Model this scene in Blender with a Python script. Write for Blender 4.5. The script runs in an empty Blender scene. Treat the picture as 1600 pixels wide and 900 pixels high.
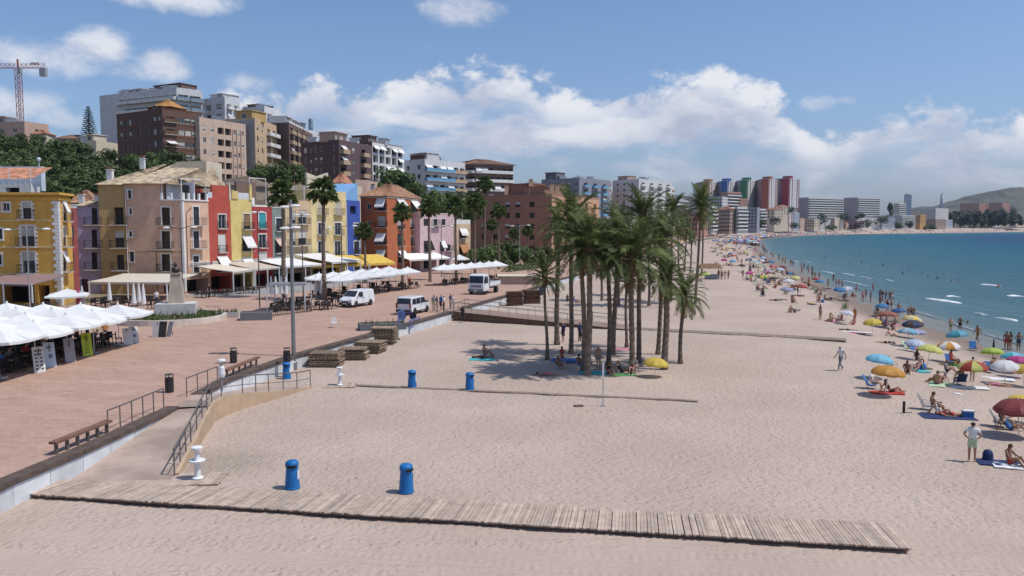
import bpy, bmesh, math, random
from mathutils import Vector, Matrix
R = math.radians
random.seed(11)
S = bpy.context.scene
COL = S.collection
F = 1250.0
CAMZ = 10.0
PITCH = math.atan(98 / F)
SUN_EL, SUN_AZ = R(61), R(101)          # azimuth measured from +Y towards +X
HAZE = 0.00005
# ------------------------------------------------------------------ camera
cam = bpy.data.objects.new('camera', bpy.data.cameras.new('camera'))
COL.objects.link(cam)
cam.data.sensor_width = 36
cam.data.lens = 36 * F / 1600
cam.data.clip_start, cam.data.clip_end = 0.3, 30000
cam.location = (0, 0, CAMZ)
cam.rotation_euler = (math.pi / 2 - PITCH, 0, 0)
S.camera = cam
S.view_settings.view_transform = 'Standard'
S.view_settings.look = 'None'
S.view_settings.exposure = 0.06
S.view_settings.gamma = 1.0
S.cycles.max_bounces = 6
S.cycles.diffuse_bounces = 3
S.cycles.glossy_bounces = 2
S.cycles.transparent_max_bounces = 6
S.cycles.volume_bounces = 0
S.cycles.use_denoising = True
# ------------------------------------------------------------------ sun
sl = bpy.data.lights.new('sun', 'SUN')
sl.energy = 3.4
sl.angle = R(0.55)
sl.color = (1.0, 0.955, 0.89)
sun = bpy.data.objects.new('sun', sl)
COL.objects.link(sun)
sd = Vector((math.sin(SUN_AZ) * math.cos(SUN_EL), math.cos(SUN_AZ) * math.cos(SUN_EL), math.sin(SUN_EL)))
sun.rotation_euler = sd.to_track_quat('Z', 'Y').to_euler()
sun.location = (60, 0, 80)
# ------------------------------------------------------------------ sky with clouds
W = bpy.data.worlds.new('World')
S.world = W
W.use_nodes = True
nt = W.node_tree
nt.nodes.clear()
SKY_STRENGTH = 0.11
class NT:
	"""small helper for building node graphs"""
	def __init__(s, tree): s.t = tree
	def n(s, kind, **kw):
		o = s.t.nodes.new(kind)
		for k, v in kw.items(): setattr(o, k, v)
		return o
	def l(s, a, b): s.t.links.new(a, b)
	def put(s, sock, v):
		if v is None: return
		if hasattr(v, 'is_linked'): s.l(v, sock)
		else: sock.default_value = v
	def m(s, op, a, b=None, c=None, clamp=False):
		o = s.n('ShaderNodeMath', operation=op, use_clamp=clamp)
		for i, v in enumerate((a, b, c)): s.put(o.inputs[i], v)
		return o.outputs[0]
	def vm(s, op, a, b=None):
		o = s.n('ShaderNodeVectorMath', operation=op)
		s.put(o.inputs[0], a); s.put(o.inputs[1], b)
		return o.outputs[0]
	def noise(s, vec, scale, detail=2, rough=0.5, dist=0.0):
		o = s.n('ShaderNodeTexNoise')
		s.put(o.inputs['Vector'], vec)
		o.inputs['Scale'].default_value = scale
		o.inputs['Detail'].default_value = detail
		o.inputs['Roughness'].default_value = rough
		o.inputs['Distortion'].default_value = dist
		return o.outputs['Fac']
	def ramp(s, fac, stops, interp='LINEAR'):
		o = s.n('ShaderNodeValToRGB')
		o.color_ramp.interpolation = interp
		e = o.color_ramp.elements
		while len(e) < len(stops): e.new(0.5)
		for i, (p, c) in enumerate(stops):
			e[i].position = p
			e[i].color = (*c, 1) if hasattr(c, '__len__') else (c, c, c, 1)
		s.put(o.inputs['Fac'], fac)
		return o.outputs['Color']
	def mix(s, fac, a, b, blend='MIX'):
		o = s.n('ShaderNodeMix', data_type='RGBA', blend_type=blend)
		s.put(o.inputs['Factor'], fac)
		for sock, v in ((o.inputs['A'], a), (o.inputs['B'], b)):
			if isinstance(v, tuple) and len(v) == 3: v = (*v, 1)
			s.put(sock, v)
		return o.outputs['Result']
	def smooth(s, x, lo, hi):
		o = s.n('ShaderNodeMapRange', interpolation_type='SMOOTHSTEP')
		s.put(o.inputs['Value'], x)
		o.inputs['From Min'].default_value = lo
		o.inputs['From Max'].default_value = hi
		return o.outputs['Result']
w = NT(nt)
sky = w.n('ShaderNodeTexSky', sky_type='NISHITA')
sky.sun_disc = False
sky.sun_elevation = SUN_EL
sky.sun_rotation = SUN_AZ
sky.altitude = 10
sky.air_density = 1.0
sky.dust_density = 1.3
sky.ozone_density = 1.6
tc = w.n('ShaderNodeTexCoord')
d = tc.outputs['Generated']
sep = w.n('ShaderNodeSeparateXYZ'); w.l(d, sep.inputs[0])
az = w.m('ARCTAN2', sep.outputs[0], sep.outputs[1])
el = w.m('ARCSINE', sep.outputs[2])
def ang(px, py):
	a = math.atan((px - 800) / F)
	return a, math.atan((352 - py) / F * math.cos(a))
bank = [(-200, 190), (60, 205), (200, 230), (330, 175), (380, 140), (430, 138), (475, 126), (510, 119), (560, 142), (600, 136), (640, 121), (700, 113),
		(790, 106), (830, 124), (900, 150), (960, 136), (1050, 121), (1110, 112), (1150, 132), (1200, 150), (1235, 178), (1265, 208),
		(1310, 205), (1350, 178), (1400, 166), (1460, 152), (1510, 168), (1560, 176), (1640, 175), (1800, 215), (2000, 190)]
fc = w.n('ShaderNodeFloatCurve')
A0, A1, EM = ang(-200, 0)[0], ang(2000, 0)[0], 0.30
pts = [(-0.0, 0.35)] + [(0, 0)] * 0
cm = fc.mapping
cpts = cm.curves[0].points
vals = [(0.30 + 0.40 * (ang(px, 0)[0] - A0) / (A1 - A0), ang(px, py)[1] / EM) for px, py in bank]
vals = [(0.0, 0.45), (0.12, 0.6), (0.22, 0.4)] + vals + [(0.8, 0.6), (0.9, 0.35), (1.0, 0.45)]
while len(cpts) < len(vals): cpts.new(0.5, 0.5)
for p_, v_ in zip(cpts, vals):
	p_.location = v_
	p_.handle_type = 'AUTO'
cm.update()
azn = w.m('MULTIPLY_ADD', w.m('DIVIDE', w.m('SUBTRACT', az, A0), A1 - A0), 0.40, 0.30, clamp=True)
w.l(azn, fc.inputs['Value'])
top = w.m('MULTIPLY', fc.outputs['Value'], EM)
sv = w.vm('MULTIPLY', d, (1.0, 1.0, 1.5))
n1 = w.noise(sv, 9.0, 8, 0.60, 0.25)
n2 = w.noise(w.vm('ADD', sv, (3.1, 0.7, 1.3)), 26.0, 6, 0.6, 0.2)
n3 = w.noise(w.vm('ADD', w.vm('MULTIPLY', d, (1.0, 1.0, 3.2)), (1.7, 5.1, 0.4)), 7.0, 6, 0.58, 0.2)
edge = w.m('SUBTRACT', top, el)
puff = w.m('ADD', w.m('MULTIPLY', w.m('SUBTRACT', n1, 0.5), 0.13), w.m('MULTIPLY', w.m('SUBTRACT', n2, 0.5), 0.08))
e1 = w.m('ADD', edge, puff)
dens = w.smooth(e1, 0.0, 0.024)
low = w.smooth(el, 0.035, 0.085)
hole = w.smooth(w.m('ADD', n3, w.m('MULTIPLY', low, 0.09)), 0.45, 0.66)
gap = w.smooth(w.m('ADD', w.m('MULTIPLY', edge, -14.0), 1.0), 0.0, 0.8)
dens = w.m('MULTIPLY', dens, w.m('MAXIMUM', w.m('MULTIPLY', hole, 0.93), gap))
dens = w.m('MULTIPLY', dens, w.m('MULTIPLY_ADD', low, 0.35, 0.62))
blobs = [(725, 22, 78, 36, 1.0), (275, 2, 120, 26, .9), (165, 82, 62, 36, 1.0), (95, 95, 80, 30, .75), (262, 105, 44, 27, 1.0), (215, 112, 60, 16, .6),
		 (20, 165, 90, 26, .6), (105, 187, 40, 18, .7), (1272, 165, 30, 14, .75), (670, 80, 20, 12, .5), (1320, 160, 22, 10, .6), (400, 135, 40, 20, .8)]
tot = None
for px, py, rx, ry, k in blobs:
	a, e = ang(px, py)
	dx = w.m('MULTIPLY', w.m('SUBTRACT', az, a), F / rx)
	dy = w.m('MULTIPLY', w.m('SUBTRACT', el, e), F / ry)
	g = w.m('MULTIPLY', w.m('SUBTRACT', 1.0, w.m('ADD', w.m('MULTIPLY', dx, dx), w.m('MULTIPLY', dy, dy))), k)
	tot = g if tot is None else w.m('MAXIMUM', tot, g)
tot = w.m('MAXIMUM', tot, -1.5)
bl = w.m('ADD', tot, w.m('ADD', w.m('MULTIPLY', w.m('SUBTRACT', n1, 0.5), 2.6), w.m('MULTIPLY', w.m('SUBTRACT', n2, 0.5), 1.6)))
bl = w.m('MULTIPLY', w.smooth(bl, 0.0, 1.25), 0.85)
rest = w.m('MULTIPLY', w.smooth(n3, 0.60, 0.74), w.smooth(el, 0.34, 0.5))
dens = w.m('MAXIMUM', w.m('MAXIMUM', dens, bl), w.m('MULTIPLY', rest, 0.8))
lit = w.m('ADD', w.m('MULTIPLY', w.smooth(w.m('ADD', w.m('MULTIPLY', edge, -9.0), w.m('MULTIPLY', puff, 4.0)), -0.85, 0.0), 0.55),
		  w.m('MULTIPLY', w.smooth(n1, 0.36, 0.66), 0.62))
ccol = w.mix(lit, (3.6, 3.95, 5.2), (7.4, 7.5, 7.9))
skc = w.mix(1.0, sky.outputs[0], (0.82, 0.955, 1.13), 'MULTIPLY')
skc = w.mix(w.smooth(el, 0.26, 0.0), skc, w.mix(1.0, skc, (0.93, 0.885, 0.98), 'MULTIPLY'))
col = w.mix(dens, skc, ccol)
bg = w.n('ShaderNodeBackground')
bg.inputs['Strength'].default_value = SKY_STRENGTH
w.l(col, bg.inputs['Color'])
out = w.n('ShaderNodeOutputWorld')
w.l(bg.outputs[0], out.inputs[0])
# ------------------------------------------------------------------ pixel <-> world helpers
CP, SP = math.cos(PITCH), math.sin(PITCH)
def ray(px, py):
	u, v = (px - 800) / F, (450 - py) / F
	return Vector((u, CP + v * SP, -SP + v * CP))
def at(px, py, Y):
	r = ray(px, py); t = Y / r.y
	return Vector((r.x * t, Y, CAMZ + r.z * t))
def gp(px, py, z=0.0):
	r = ray(px, py); t = (z - CAMZ) / r.z
	return Vector((r.x * t, r.y * t, z))
def zat(py, Y): return at(800, py, Y).z
def xat(px, Y, z=5.0):
	dc = Y * CP + (CAMZ - z) * SP
	return (px - 800) / F * dc
# ------------------------------------------------------------------ materials
MATS = {}
def mat(name, col=None, rough=0.8, var=0.12, scale=1.5, bump=0.0, metal=0.0, spec=0.3, bscale=None, streak=False, obj=False, rnd=0.0, coat=0.0):
	if name in MATS: return MATS[name]
	m = bpy.data.materials.new(name); m.use_nodes = True
	t = m.node_tree; t.nodes.clear(); g = NT(t)
	b = g.n('ShaderNodeBsdfPrincipled'); o = g.n('ShaderNodeOutputMaterial'); g.l(b.outputs[0], o.inputs[0])
	b.inputs['Roughness'].default_value = rough
	b.inputs['Metallic'].default_value = metal
	b.inputs['Specular IOR Level'].default_value = spec
	if coat: b.inputs['Coat Weight'].default_value = coat
	if obj: v = g.n('ShaderNodeTexCoord').outputs['Object']
	else: v = g.n('ShaderNodeNewGeometry').outputs['Position']
	c = None
	lo = tuple(max(0, x * (1 - var)) for x in col); hi = tuple(min(1, x * (1 + var)) for x in col)
	nf = g.noise(v, scale, 5, 0.62)
	c = g.mix(g.smooth(nf, 0.3, 0.7), lo, hi)
	if streak:
		sv_ = g.vm('MULTIPLY', v, (2.2, 2.2, 0.16))
		sf = g.noise(sv_, 1.6, 4, 0.6)
		c = g.mix(g.m('MULTIPLY', g.smooth(sf, 0.52, 0.78), 0.35), c, tuple(x * 0.62 for x in col))
	if rnd:
		oi = g.n('ShaderNodeObjectInfo')
		c = g.mix(1.0, c, g.ramp(oi.outputs['Random'], [(0, 1 - rnd), (1, 1 + rnd * 0.6)]), 'MULTIPLY')
	g.l(c, b.inputs['Base Color'])
	if bump:
		bp = g.n('ShaderNodeBump'); bp.inputs['Strength'].default_value = bump; bp.inputs['Distance'].default_value = 0.05
		g.l(g.noise(v, bscale or scale * 8, 5, 0.6), bp.inputs['Height']); g.l(bp.outputs[0], b.inputs['Normal'])
	MATS[name] = m
	return m
# ------------------------------------------------------------------ mesh builder
class MB:
	def __init__(s): s.v = []; s.f = []; s.mi = []
	def add(s, vs, fs, mi=0, M=None):
		o = len(s.v)
		for p in vs:
			p = Vector(p)
			s.v.append(M @ p if M is not None else p)
		for f in fs:
			s.f.append([i + o for i in f]); s.mi.append(mi)
		return s
	def box(s, c, size, mi=0, rz=0.0, M=None, taper=1.0):
		x, y, z = (q / 2 for q in size)
		t = taper
		vs = [(-x, -y, -z), (x, -y, -z), (x, y, -z), (-x, y, -z), (-x * t, -y * t, z), (x * t, -y * t, z), (x * t, y * t, z), (-x * t, y * t, z)]
		T = Matrix.Translation(c) @ Matrix.Rotation(rz, 4, 'Z')
		if M is not None: T = M @ T
		return s.add(vs, [(0, 3, 2, 1), (4, 5, 6, 7), (0, 1, 5, 4), (1, 2, 6, 5), (2, 3, 7, 6), (3, 0, 4, 7)], mi, T)
	def bar(s, a, b, w, h=None, mi=0, up=(0, 0, 1)):
		"""box beam from a to b, w wide (sideways) and h high"""
		a, b = Vector(a), Vector(b); h = h or w
		d_ = b - a; L = d_.length
		if L < 1e-6: return s
		d_.normalize(); upv = Vector(up)
		if abs(d_.dot(upv)) > 0.98: upv = Vector((0, 1, 0))
		x = d_.cross(upv).normalized(); z = x.cross(d_)
		vs = []
		for p in (a, b):
			for sx, sz in ((-1, -1), (1, -1), (1, 1), (-1, 1)):
				vs.append(p + x * (sx * w / 2) + z * (sz * h / 2))
		return s.add(vs, [(0, 1, 2, 3), (7, 6, 5, 4), (0, 4, 5, 1), (1, 5, 6, 2), (2, 6, 7, 3), (3, 7, 4, 0)], mi)
	def tube(s, pts, r, n=6, mi=0, cap=True):
		pts = [Vector(p) for p in pts]
		rs = r if hasattr(r, '__len__') else [r] * len(pts)
		o = len(s.v); k = len(pts)
		for i, p in enumerate(pts):
			d_ = (pts[min(i + 1, k - 1)] - pts[max(i - 1, 0)])
			if d_.length < 1e-9: d_ = Vector((0, 0, 1))
			d_.normalize()
			a = Vector((1, 0, 0)) if abs(d_.x) < 0.8 else Vector((0, 1, 0))
			x = d_.cross(a).normalized(); y = d_.cross(x)
			for j in range(n):
				t = 2 * math.pi * j / n
				s.v.append(p + (x * math.cos(t) + y * math.sin(t)) * rs[i])
		for i in range(k - 1):
			for j in range(n):
				j2 = (j + 1) % n
				s.f.append([o + i * n + j, o + i * n + j2, o + (i + 1) * n + j2, o + (i + 1) * n + j]); s.mi.append(mi)
		if cap:
			s.f.append([o + j for j in range(n)][::-1]); s.mi.append(mi)
			s.f.append([o + (k - 1) * n + j for j in range(n)]); s.mi.append(mi)
		return s
	def lathe(s, prof, n=12, mi=0, c=(0, 0, 0), M=None):
		o = len(s.v); c = Vector(c)
		for r, z in prof:
			for j in range(n):
				t = 2 * math.pi * j / n
				p = c + Vector((r * math.cos(t), r * math.sin(t), z))
				s.v.append(M @ p if M is not None else p)
		k = len(prof)
		for i in range(k - 1):
			for j in range(n):
				j2 = (j + 1) % n
				s.f.append([o + i * n + j, o + i * n + j2, o + (i + 1) * n + j2, o + (i + 1) * n + j]); s.mi.append(mi)
		if prof[0][0] > 1e-4: s.f.append([o + j for j in range(n)][::-1]); s.mi.append(mi)
		if prof[-1][0] > 1e-4: s.f.append([o + (k - 1) * n + j for j in range(n)]); s.mi.append(mi)
		return s
	def prism(s, poly, z0, z1, mi=0, topmi=None, M=None):
		"""vertical prism over a 2-D outline (counter-clockwise)"""
		n = len(poly); o = len(s.v)
		for z in (z0, z1):
			for p in poly:
				q = Vector((p[0], p[1], z)); s.v.append(M @ q if M is not None else q)
		for i in range(n):
			j = (i + 1) % n
			s.f.append([o + i, o + j, o + n + j, o + n + i]); s.mi.append(mi)
		s.f.append([o + i for i in range(n)][::-1]); s.mi.append(mi)
		s.f.append([o + n + i for i in range(n)]); s.mi.append(mi if topmi is None else topmi)
		return s
	def quad(s, a, b, c, e, mi=0): return s.add([a, b, c, e], [(0, 1, 2, 3)], mi)
	def mesh(s, name, mats, smooth=False):
		me = bpy.data.meshes.new(name)
		me.from_pydata([tuple(p) for p in s.v], [], s.f)
		for m in (mats if isinstance(mats, (list, tuple)) else [mats]): me.materials.append(m)
		me.polygons.foreach_set('material_index', s.mi)
		if smooth: me.polygons.foreach_set('use_smooth', [True] * len(s.f))
		me.update()
		return me
	def build(s, name, mats, parent=None, smooth=False, loc=None, rz=0.0):
		"""links ONE mesh object; verts are in the parent's frame"""
		return link(name, s.mesh(name, mats, smooth), parent, loc, rz)
def link(name, data, parent=None, loc=None, rz=0.0):
	o = bpy.data.objects.new(name, data)
	COL.objects.link(o)
	if parent is not None: o.parent = parent
	if loc is not None: o.location = loc
	if rz: o.rotation_euler = (0, 0, rz)
	return o
def tag(o, label, cat=None, group=None, kind=None):
	if label: o['label'] = label
	if cat: o['category'] = cat
	if group: o['group'] = group
	if kind: o['kind'] = kind
	return o
def thing(name, label, cat, loc=(0, 0, 0), rz=0.0, group=None):
	return tag(link(name, None, None, loc, rz), label, cat, group)
def clone(root, loc, rz=0.0, label=None, group=None, scale=None):
	r = root.copy(); COL.objects.link(r); r.location = loc; r.rotation_euler = (0, 0, rz)
	if scale is not None: r.scale = (scale,) * 3 if not hasattr(scale, '__len__') else scale
	if label: r['label'] = label
	if group: r['group'] = group
	for ch in KIDS(root):
		c = ch.copy(); COL.objects.link(c); c.parent = r
		for gch in KIDS(ch):
			e = gch.copy(); COL.objects.link(e); e.parent = c
	return r
_kids = {}
def KIDS(o):
	k = o.name
	if k not in _kids: _kids[k] = list(o.children)
	return _kids[k]
# ------------------------------------------------------------------ setting: ground, promenade, beach, sea, hills
PZ = 0.95                                # promenade level above the sand
SEA = -1.2
EDGE = [(-18.6, -80), (-18.2, 0), (-18.1, 15), (-17.9, 27.9), (-17.4, 31.6), (-16.85, 39.3), (-16.8, 46.9), (-15.2, 55.3), (-10.9, 69), (-6.4, 83.8),
		(-4.1, 92), (-1.1, 102), (4.6, 120), (8.0, 134.7), (17.7, 164), (36, 226), (66, 330), (112, 492), (180, 680), (262, 915), (385, 1125), (615, 1320), (990, 1585), (1440, 1880), (2250, 2320)]
SHORE = [(47, -80), (46.5, 20), (46.2, 45), (46, 60), (46.4, 72.5), (48, 86), (52, 109), (61, 150), (78, 222), (104, 325), (150, 480), (200, 640), (300, 850), (430, 1010), (640, 1170), (900, 1370), (1300, 1640), (2300, 2140)]
def resample(pl, n):
	P = [Vector((a, b)) for a, b in pl]
	L = [0]
	for i in range(1, len(P)): L.append(L[-1] + (P[i] - P[i - 1]).length)
	return P, L
def along(pl, Yt):
	for (x0, y0), (x1, y1) in zip(pl, pl[1:]):
		if y0 <= Yt <= y1: return x0 + (x1 - x0) * (Yt - y0) / (y1 - y0)
	return pl[-1][0]
def edge_x(Y): return along(EDGE, Y)
def shore_x(Y): return along(SHORE, Y)
def sstep(a, b, x):
	t = max(0, min(1, (x - a) / (b - a))); return t * t * (3 - 2 * t)
def sand_z(x, y):
	s = shore_x(min(max(y, -80), 2100)) - x
	if s > 22: return 5.0 * sstep(22, 90, s) * sstep(600, 900, y)
	t = max(-1.5, s / 22)
	return -1.25 + 1.25 * (t * t * (3 - 2 * t) if t > 0 else t * 1.2)
EPTS = [Vector(p) for p in EDGE]
def edge_dist(x, y):
	best = 1e9; p = Vector((x, y))
	for a, b in zip(EPTS, EPTS[1:]):
		ab = b - a; t = max(0, min(1, (p - a).dot(ab) / ab.length_squared))
		dd = (p - (a + ab * t)).length
		if dd < best: best = dd
	return best
def land_z(x, y, t=None):
	"""height of the land behind the promenade edge"""
	t = edge_dist(x, y) if t is None else t
	h = 11.0 * sstep(66, 110, t) + 14.0 * sstep(100, 190, t)
	f = 1 - sstep(230, 420, y)
	far = 9.0 * sstep(30, 160, t) * sstep(350, 700, y)
	return PZ + 5.0 * sstep(600, 900, y) + h * f + far * (1 - 0.5 * sstep(900, 1300, y))
# ---- sand
m = bpy.data.materials.new('beach_sand'); m.use_nodes = True
g = NT(m.node_tree); g.t.nodes.clear()
b = g.n('ShaderNodeBsdfPrincipled'); o = g.n('ShaderNodeOutputMaterial'); g.l(b.outputs[0], o.inputs[0])
pos = g.n('ShaderNodeNewGeometry').outputs['Position']
sx = g.n('ShaderNodeSeparateXYZ'); g.l(pos, sx.inputs[0])
big = g.noise(pos, 0.11, 5, 0.6)
fine = g.noise(pos, 5.5, 5, 0.65)
tint = g.mix(g.smooth(big, 0.35, 0.68), (0.425, 0.332, 0.272), (0.485, 0.386, 0.320))
tint = g.mix(g.m('MULTIPLY', g.smooth(fine, 0.42, 0.7), 0.22), tint, (0.32, 0.262, 0.23))
damp = g.smooth(g.m('ADD', sx.outputs[2], g.m('MULTIPLY', g.m('SUBTRACT', g.noise(pos, 0.35, 4, 0.6), 0.5), 0.25)), -1.12, -0.80)
tint = g.mix(damp, (0.235, 0.180, 0.145), tint)
vx = g.vm('SUBTRACT', pos, (-12.4, 33.2, 0))
dl = g.n('ShaderNodeVectorMath', operation='LENGTH'); g.l(vx, dl.inputs[0])
soil = g.m('MULTIPLY', g.m('SUBTRACT', 1.0, g.smooth(g.m('ADD', dl.outputs['Value'], g.m('MULTIPLY', g.m('SUBTRACT', g.noise(pos, 1.6, 4, 0.7), .5), 3.0)), 0.6, 3.4)), 0.55)
tint = g.mix(soil, tint, (0.27, 0.215, 0.165))
g.l(tint, b.inputs['Base Color'])
b.inputs['Roughness'].default_value = 0.95
b.inputs['Specular IOR Level'].default_value = 0.12
vor = g.n('ShaderNodeTexVoronoi', feature='SMOOTH_F1'); vor.inputs['Scale'].default_value = 3.3; vor.inputs['Smoothness'].default_value = 0.6
vor.inputs['Randomness'].default_value = 1.0
wv = g.n('ShaderNodeVectorMath', operation='ADD'); g.l(pos, wv.inputs[0])
nz = g.n('ShaderNodeTexNoise'); nz.inputs['Scale'].default_value = 1.2; nz.inputs['Detail'].default_value = 3; g.l(pos, nz.inputs['Vector'])
g.l(g.vm('MULTIPLY', nz.outputs['Color'], (1.1, 1.1, 1.1)), wv.inputs[1])
g.l(g.vm('MULTIPLY', wv.outputs[0], (0.8, 1.25, 1)), vor.inputs['Vector'])
pits = g.smooth(vor.outputs['Distance'], 0.0, 0.62)
raked = g.smooth(sx.outputs[1], 26.6, 24.4)            # smoother strip below the walkway, rolled by wheels
raked = g.m('MULTIPLY', raked, g.smooth(g.noise(g.vm('MULTIPLY', pos, (.08, 1.0, 1)), 0.8, 3, 0.5), 0.34, 0.52))
flat = g.m('SUBTRACT', 1.0, g.m('MULTIPLY', raked, 0.8))
wav = g.n('ShaderNodeTexWave', wave_type='BANDS', bands_direction='Y'); wav.inputs['Scale'].default_value = 0.9
wav.inputs['Distortion'].default_value = 1.6; wav.inputs['Detail'].default_value = 3; wav.inputs['Detail Scale'].default_value = 0.7
rot = g.n('ShaderNodeVectorRotate', rotation_type='Z_AXIS'); g.l(pos, rot.inputs['Vector']); rot.inputs['Angle'].default_value = 0.17
g.l(rot.outputs[0], wav.inputs['Vector'])
h = g.m('ADD', g.m('MULTIPLY', pits, 0.62), g.m('MULTIPLY', g.noise(pos, 4.2, 3, 0.55), 1.25))
h = g.m('ADD', g.m('MULTIPLY', h, flat), g.m('MULTIPLY', g.noise(pos, 0.6, 3, 0.5), 0.9))
h = g.m('ADD', h, g.m('MULTIPLY', g.m('MULTIPLY', wav.outputs['Fac'], raked), 0.5))
wob = g.m('MULTIPLY', g.m('SUBTRACT', g.noise(g.vm('MULTIPLY', pos, (.06, .06, 1)), 1.0, 2, .5), .5), 5.0)
for ang_, offs_ in ((.17, (24.3, 25.9)), (.12, (22.9, 21.4)), (-.95, (33.5, 35.2, 41.0, 42.7))):
	rv = g.n('ShaderNodeVectorRotate', rotation_type='Z_AXIS'); g.l(pos, rv.inputs['Vector']); rv.inputs['Angle'].default_value = ang_
	rs = g.n('ShaderNodeSeparateXYZ'); g.l(rv.outputs[0], rs.inputs[0])
	for c_ in offs_:
		dd_ = g.m('ABSOLUTE', g.m('SUBTRACT', g.m('ADD', rs.outputs[1], wob), c_))
		tread = g.m('MULTIPLY_ADD', g.m('SINE', g.m('MULTIPLY', rs.outputs[0], 22.0)), 0.22, 0.7)
		h = g.m('SUBTRACT', h, g.m('MULTIPLY', g.m('MULTIPLY', g.smooth(dd_, .34, .12), tread), 0.34 if ang_ > 0 else 0.25))
bp = g.n('ShaderNodeBump'); bp.inputs['Strength'].default_value = 0.78; bp.inputs['Distance'].default_value = 0.09
g.l(h, bp.inputs['Height']); g.l(bp.outputs[0], b.inputs['Normal'])
SAND = m
rows = [-80, -40, -10, 5, 14, 20] + [22 + i * 1.5 for i in range(30)] + [68 + i * 4 for i in range(16)] + [135, 150, 170, 195, 226, 260, 300, 350, 420, 492, 580, 680, 780, 880, 980, 1060, 1150, 1230, 1350, 1480, 1600, 1760, 1950, 2100]
mb = MB(); NC = 44
rnd = random.Random(3)
for y in rows:
	x0, x1 = edge_x(y) - 1.5, shore_x(y) + 14
	for j in range(NC + 1):
		t = j / NC; x = x0 + (x1 - x0) * t
		mb.v.append(Vector((x, y, sand_z(x, y) + (rnd.uniform(-.035, .035) if 14 < y < 200 and x1 - x > 16 else 0))))
for i in range(len(rows) - 1):
	for j in range(NC):
		a = i * (NC + 1) + j
		mb.f.append([a, a + 1, a + NC + 2, a + NC + 1]); mb.mi.append(0)
tag(mb.build('beach_sand', SAND, smooth=True), 'pale trampled sand beach between promenade and sea', kind='structure')
# ---- land / promenade paving (one sheet reaching the horizon)
m = bpy.data.materials.new('promenade_paving'); m.use_nodes = True
g = NT(m.node_tree); g.t.nodes.clear()
b = g.n('ShaderNodeBsdfPrincipled'); o = g.n('ShaderNodeOutputMaterial'); g.l(b.outputs[0], o.inputs[0])
pos = g.n('ShaderNodeNewGeometry').outputs['Position']
br = g.n('ShaderNodeTexBrick'); br.offset = 0.5
rot = g.n('ShaderNodeVectorRotate', rotation_type='Z_AXIS'); g.l(pos, rot.inputs['Vector']); rot.inputs['Angle'].default_value = 0.25
g.l(rot.outputs[0], br.inputs['Vector'])
br.inputs['Scale'].default_value = 1.0; br.inputs['Brick Width'].default_value = 0.42; br.inputs['Row Height'].default_value = 0.21
br.inputs['Mortar Size'].default_value = 0.010; br.inputs['Mortar Smooth'].default_value = 0.3; br.inputs['Bias'].default_value = 0.0
br.inputs['Color1'].default_value = (0.375, 0.235, 0.175, 1); br.inputs['Color2'].default_value = (0.450, 0.295, 0.225, 1); br.inputs['Mortar'].default_value = (0.26, 0.19, 0.16, 1)
st = g.noise(g.vm('MULTIPLY', rot.outputs[0], (0.12, 0.6, 1)), 1.5, 6, 0.7)
c = g.mix(g.m('MULTIPLY', g.smooth(st, 0.38, 0.72), 0.55), br.outputs['Color'], (0.52, 0.36, 0.275))
c = g.mix(g.m('MULTIPLY', g.smooth(g.noise(pos, 0.35, 5, 0.7), 0.5, 0.72), 0.4), c, (0.29, 0.19, 0.155))
g.l(c, b.inputs['Base Color']); b.inputs['Roughness'].default_value = 0.85; b.inputs['Specular IOR Level'].default_value = 0.2
bp = g.n('ShaderNodeBump'); bp.inputs['Strength'].default_value = 0.25; bp.inputs['Distance'].default_value = 0.01
g.l(br.outputs['Fac'], bp.inputs['Height']); bp.invert = True; g.l(bp.outputs[0], b.inputs['Normal'])
PAVE = m
SOIL = mat('dry_hill_ground', (0.20, 0.165, 0.105), 0.95, 0.35, 0.06, 0.3)
offs = [0, 3, 8, 16, 26, 36, 44, 55, 70, 88, 110, 140, 180, 240, 330, 500, 900, 1800, 4000]
E2 = []
for (x0, y0), (x1, y1) in zip(EDGE, EDGE[1:]):
	n = max(1, int(math.hypot(x1 - x0, y1 - y0) / 18))
	for k in range(n): E2.append(Vector((x0 + (x1 - x0) * k / n, y0 + (y1 - y0) * k / n)))
E2.append(Vector(EDGE[-1]))
mb = MB(); K = len(offs)
for i, p in enumerate(E2):
	lo, hi = E2[max(0, i - 4)], E2[min(len(E2) - 1, i + 4)]
	tn = (hi - lo).normalized(); nrm = Vector((-tn.y, tn.x))
	for q in offs:
		c = p + nrm * q
		mb.v.append(Vector((c.x, c.y, land_z(c.x, c.y, q))))
for i in range(len(E2) - 1):
	for j in range(K - 1):
		a = i * K + j
		mb.f.append([a, a + K, a + K + 1, a + 1]); mb.mi.append(0 if offs[j] < 44 else 1)
tag(mb.build('ground', [PAVE, SOIL], smooth=False), 'terracotta paved promenade and the hillside behind it', kind='structure')
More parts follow.
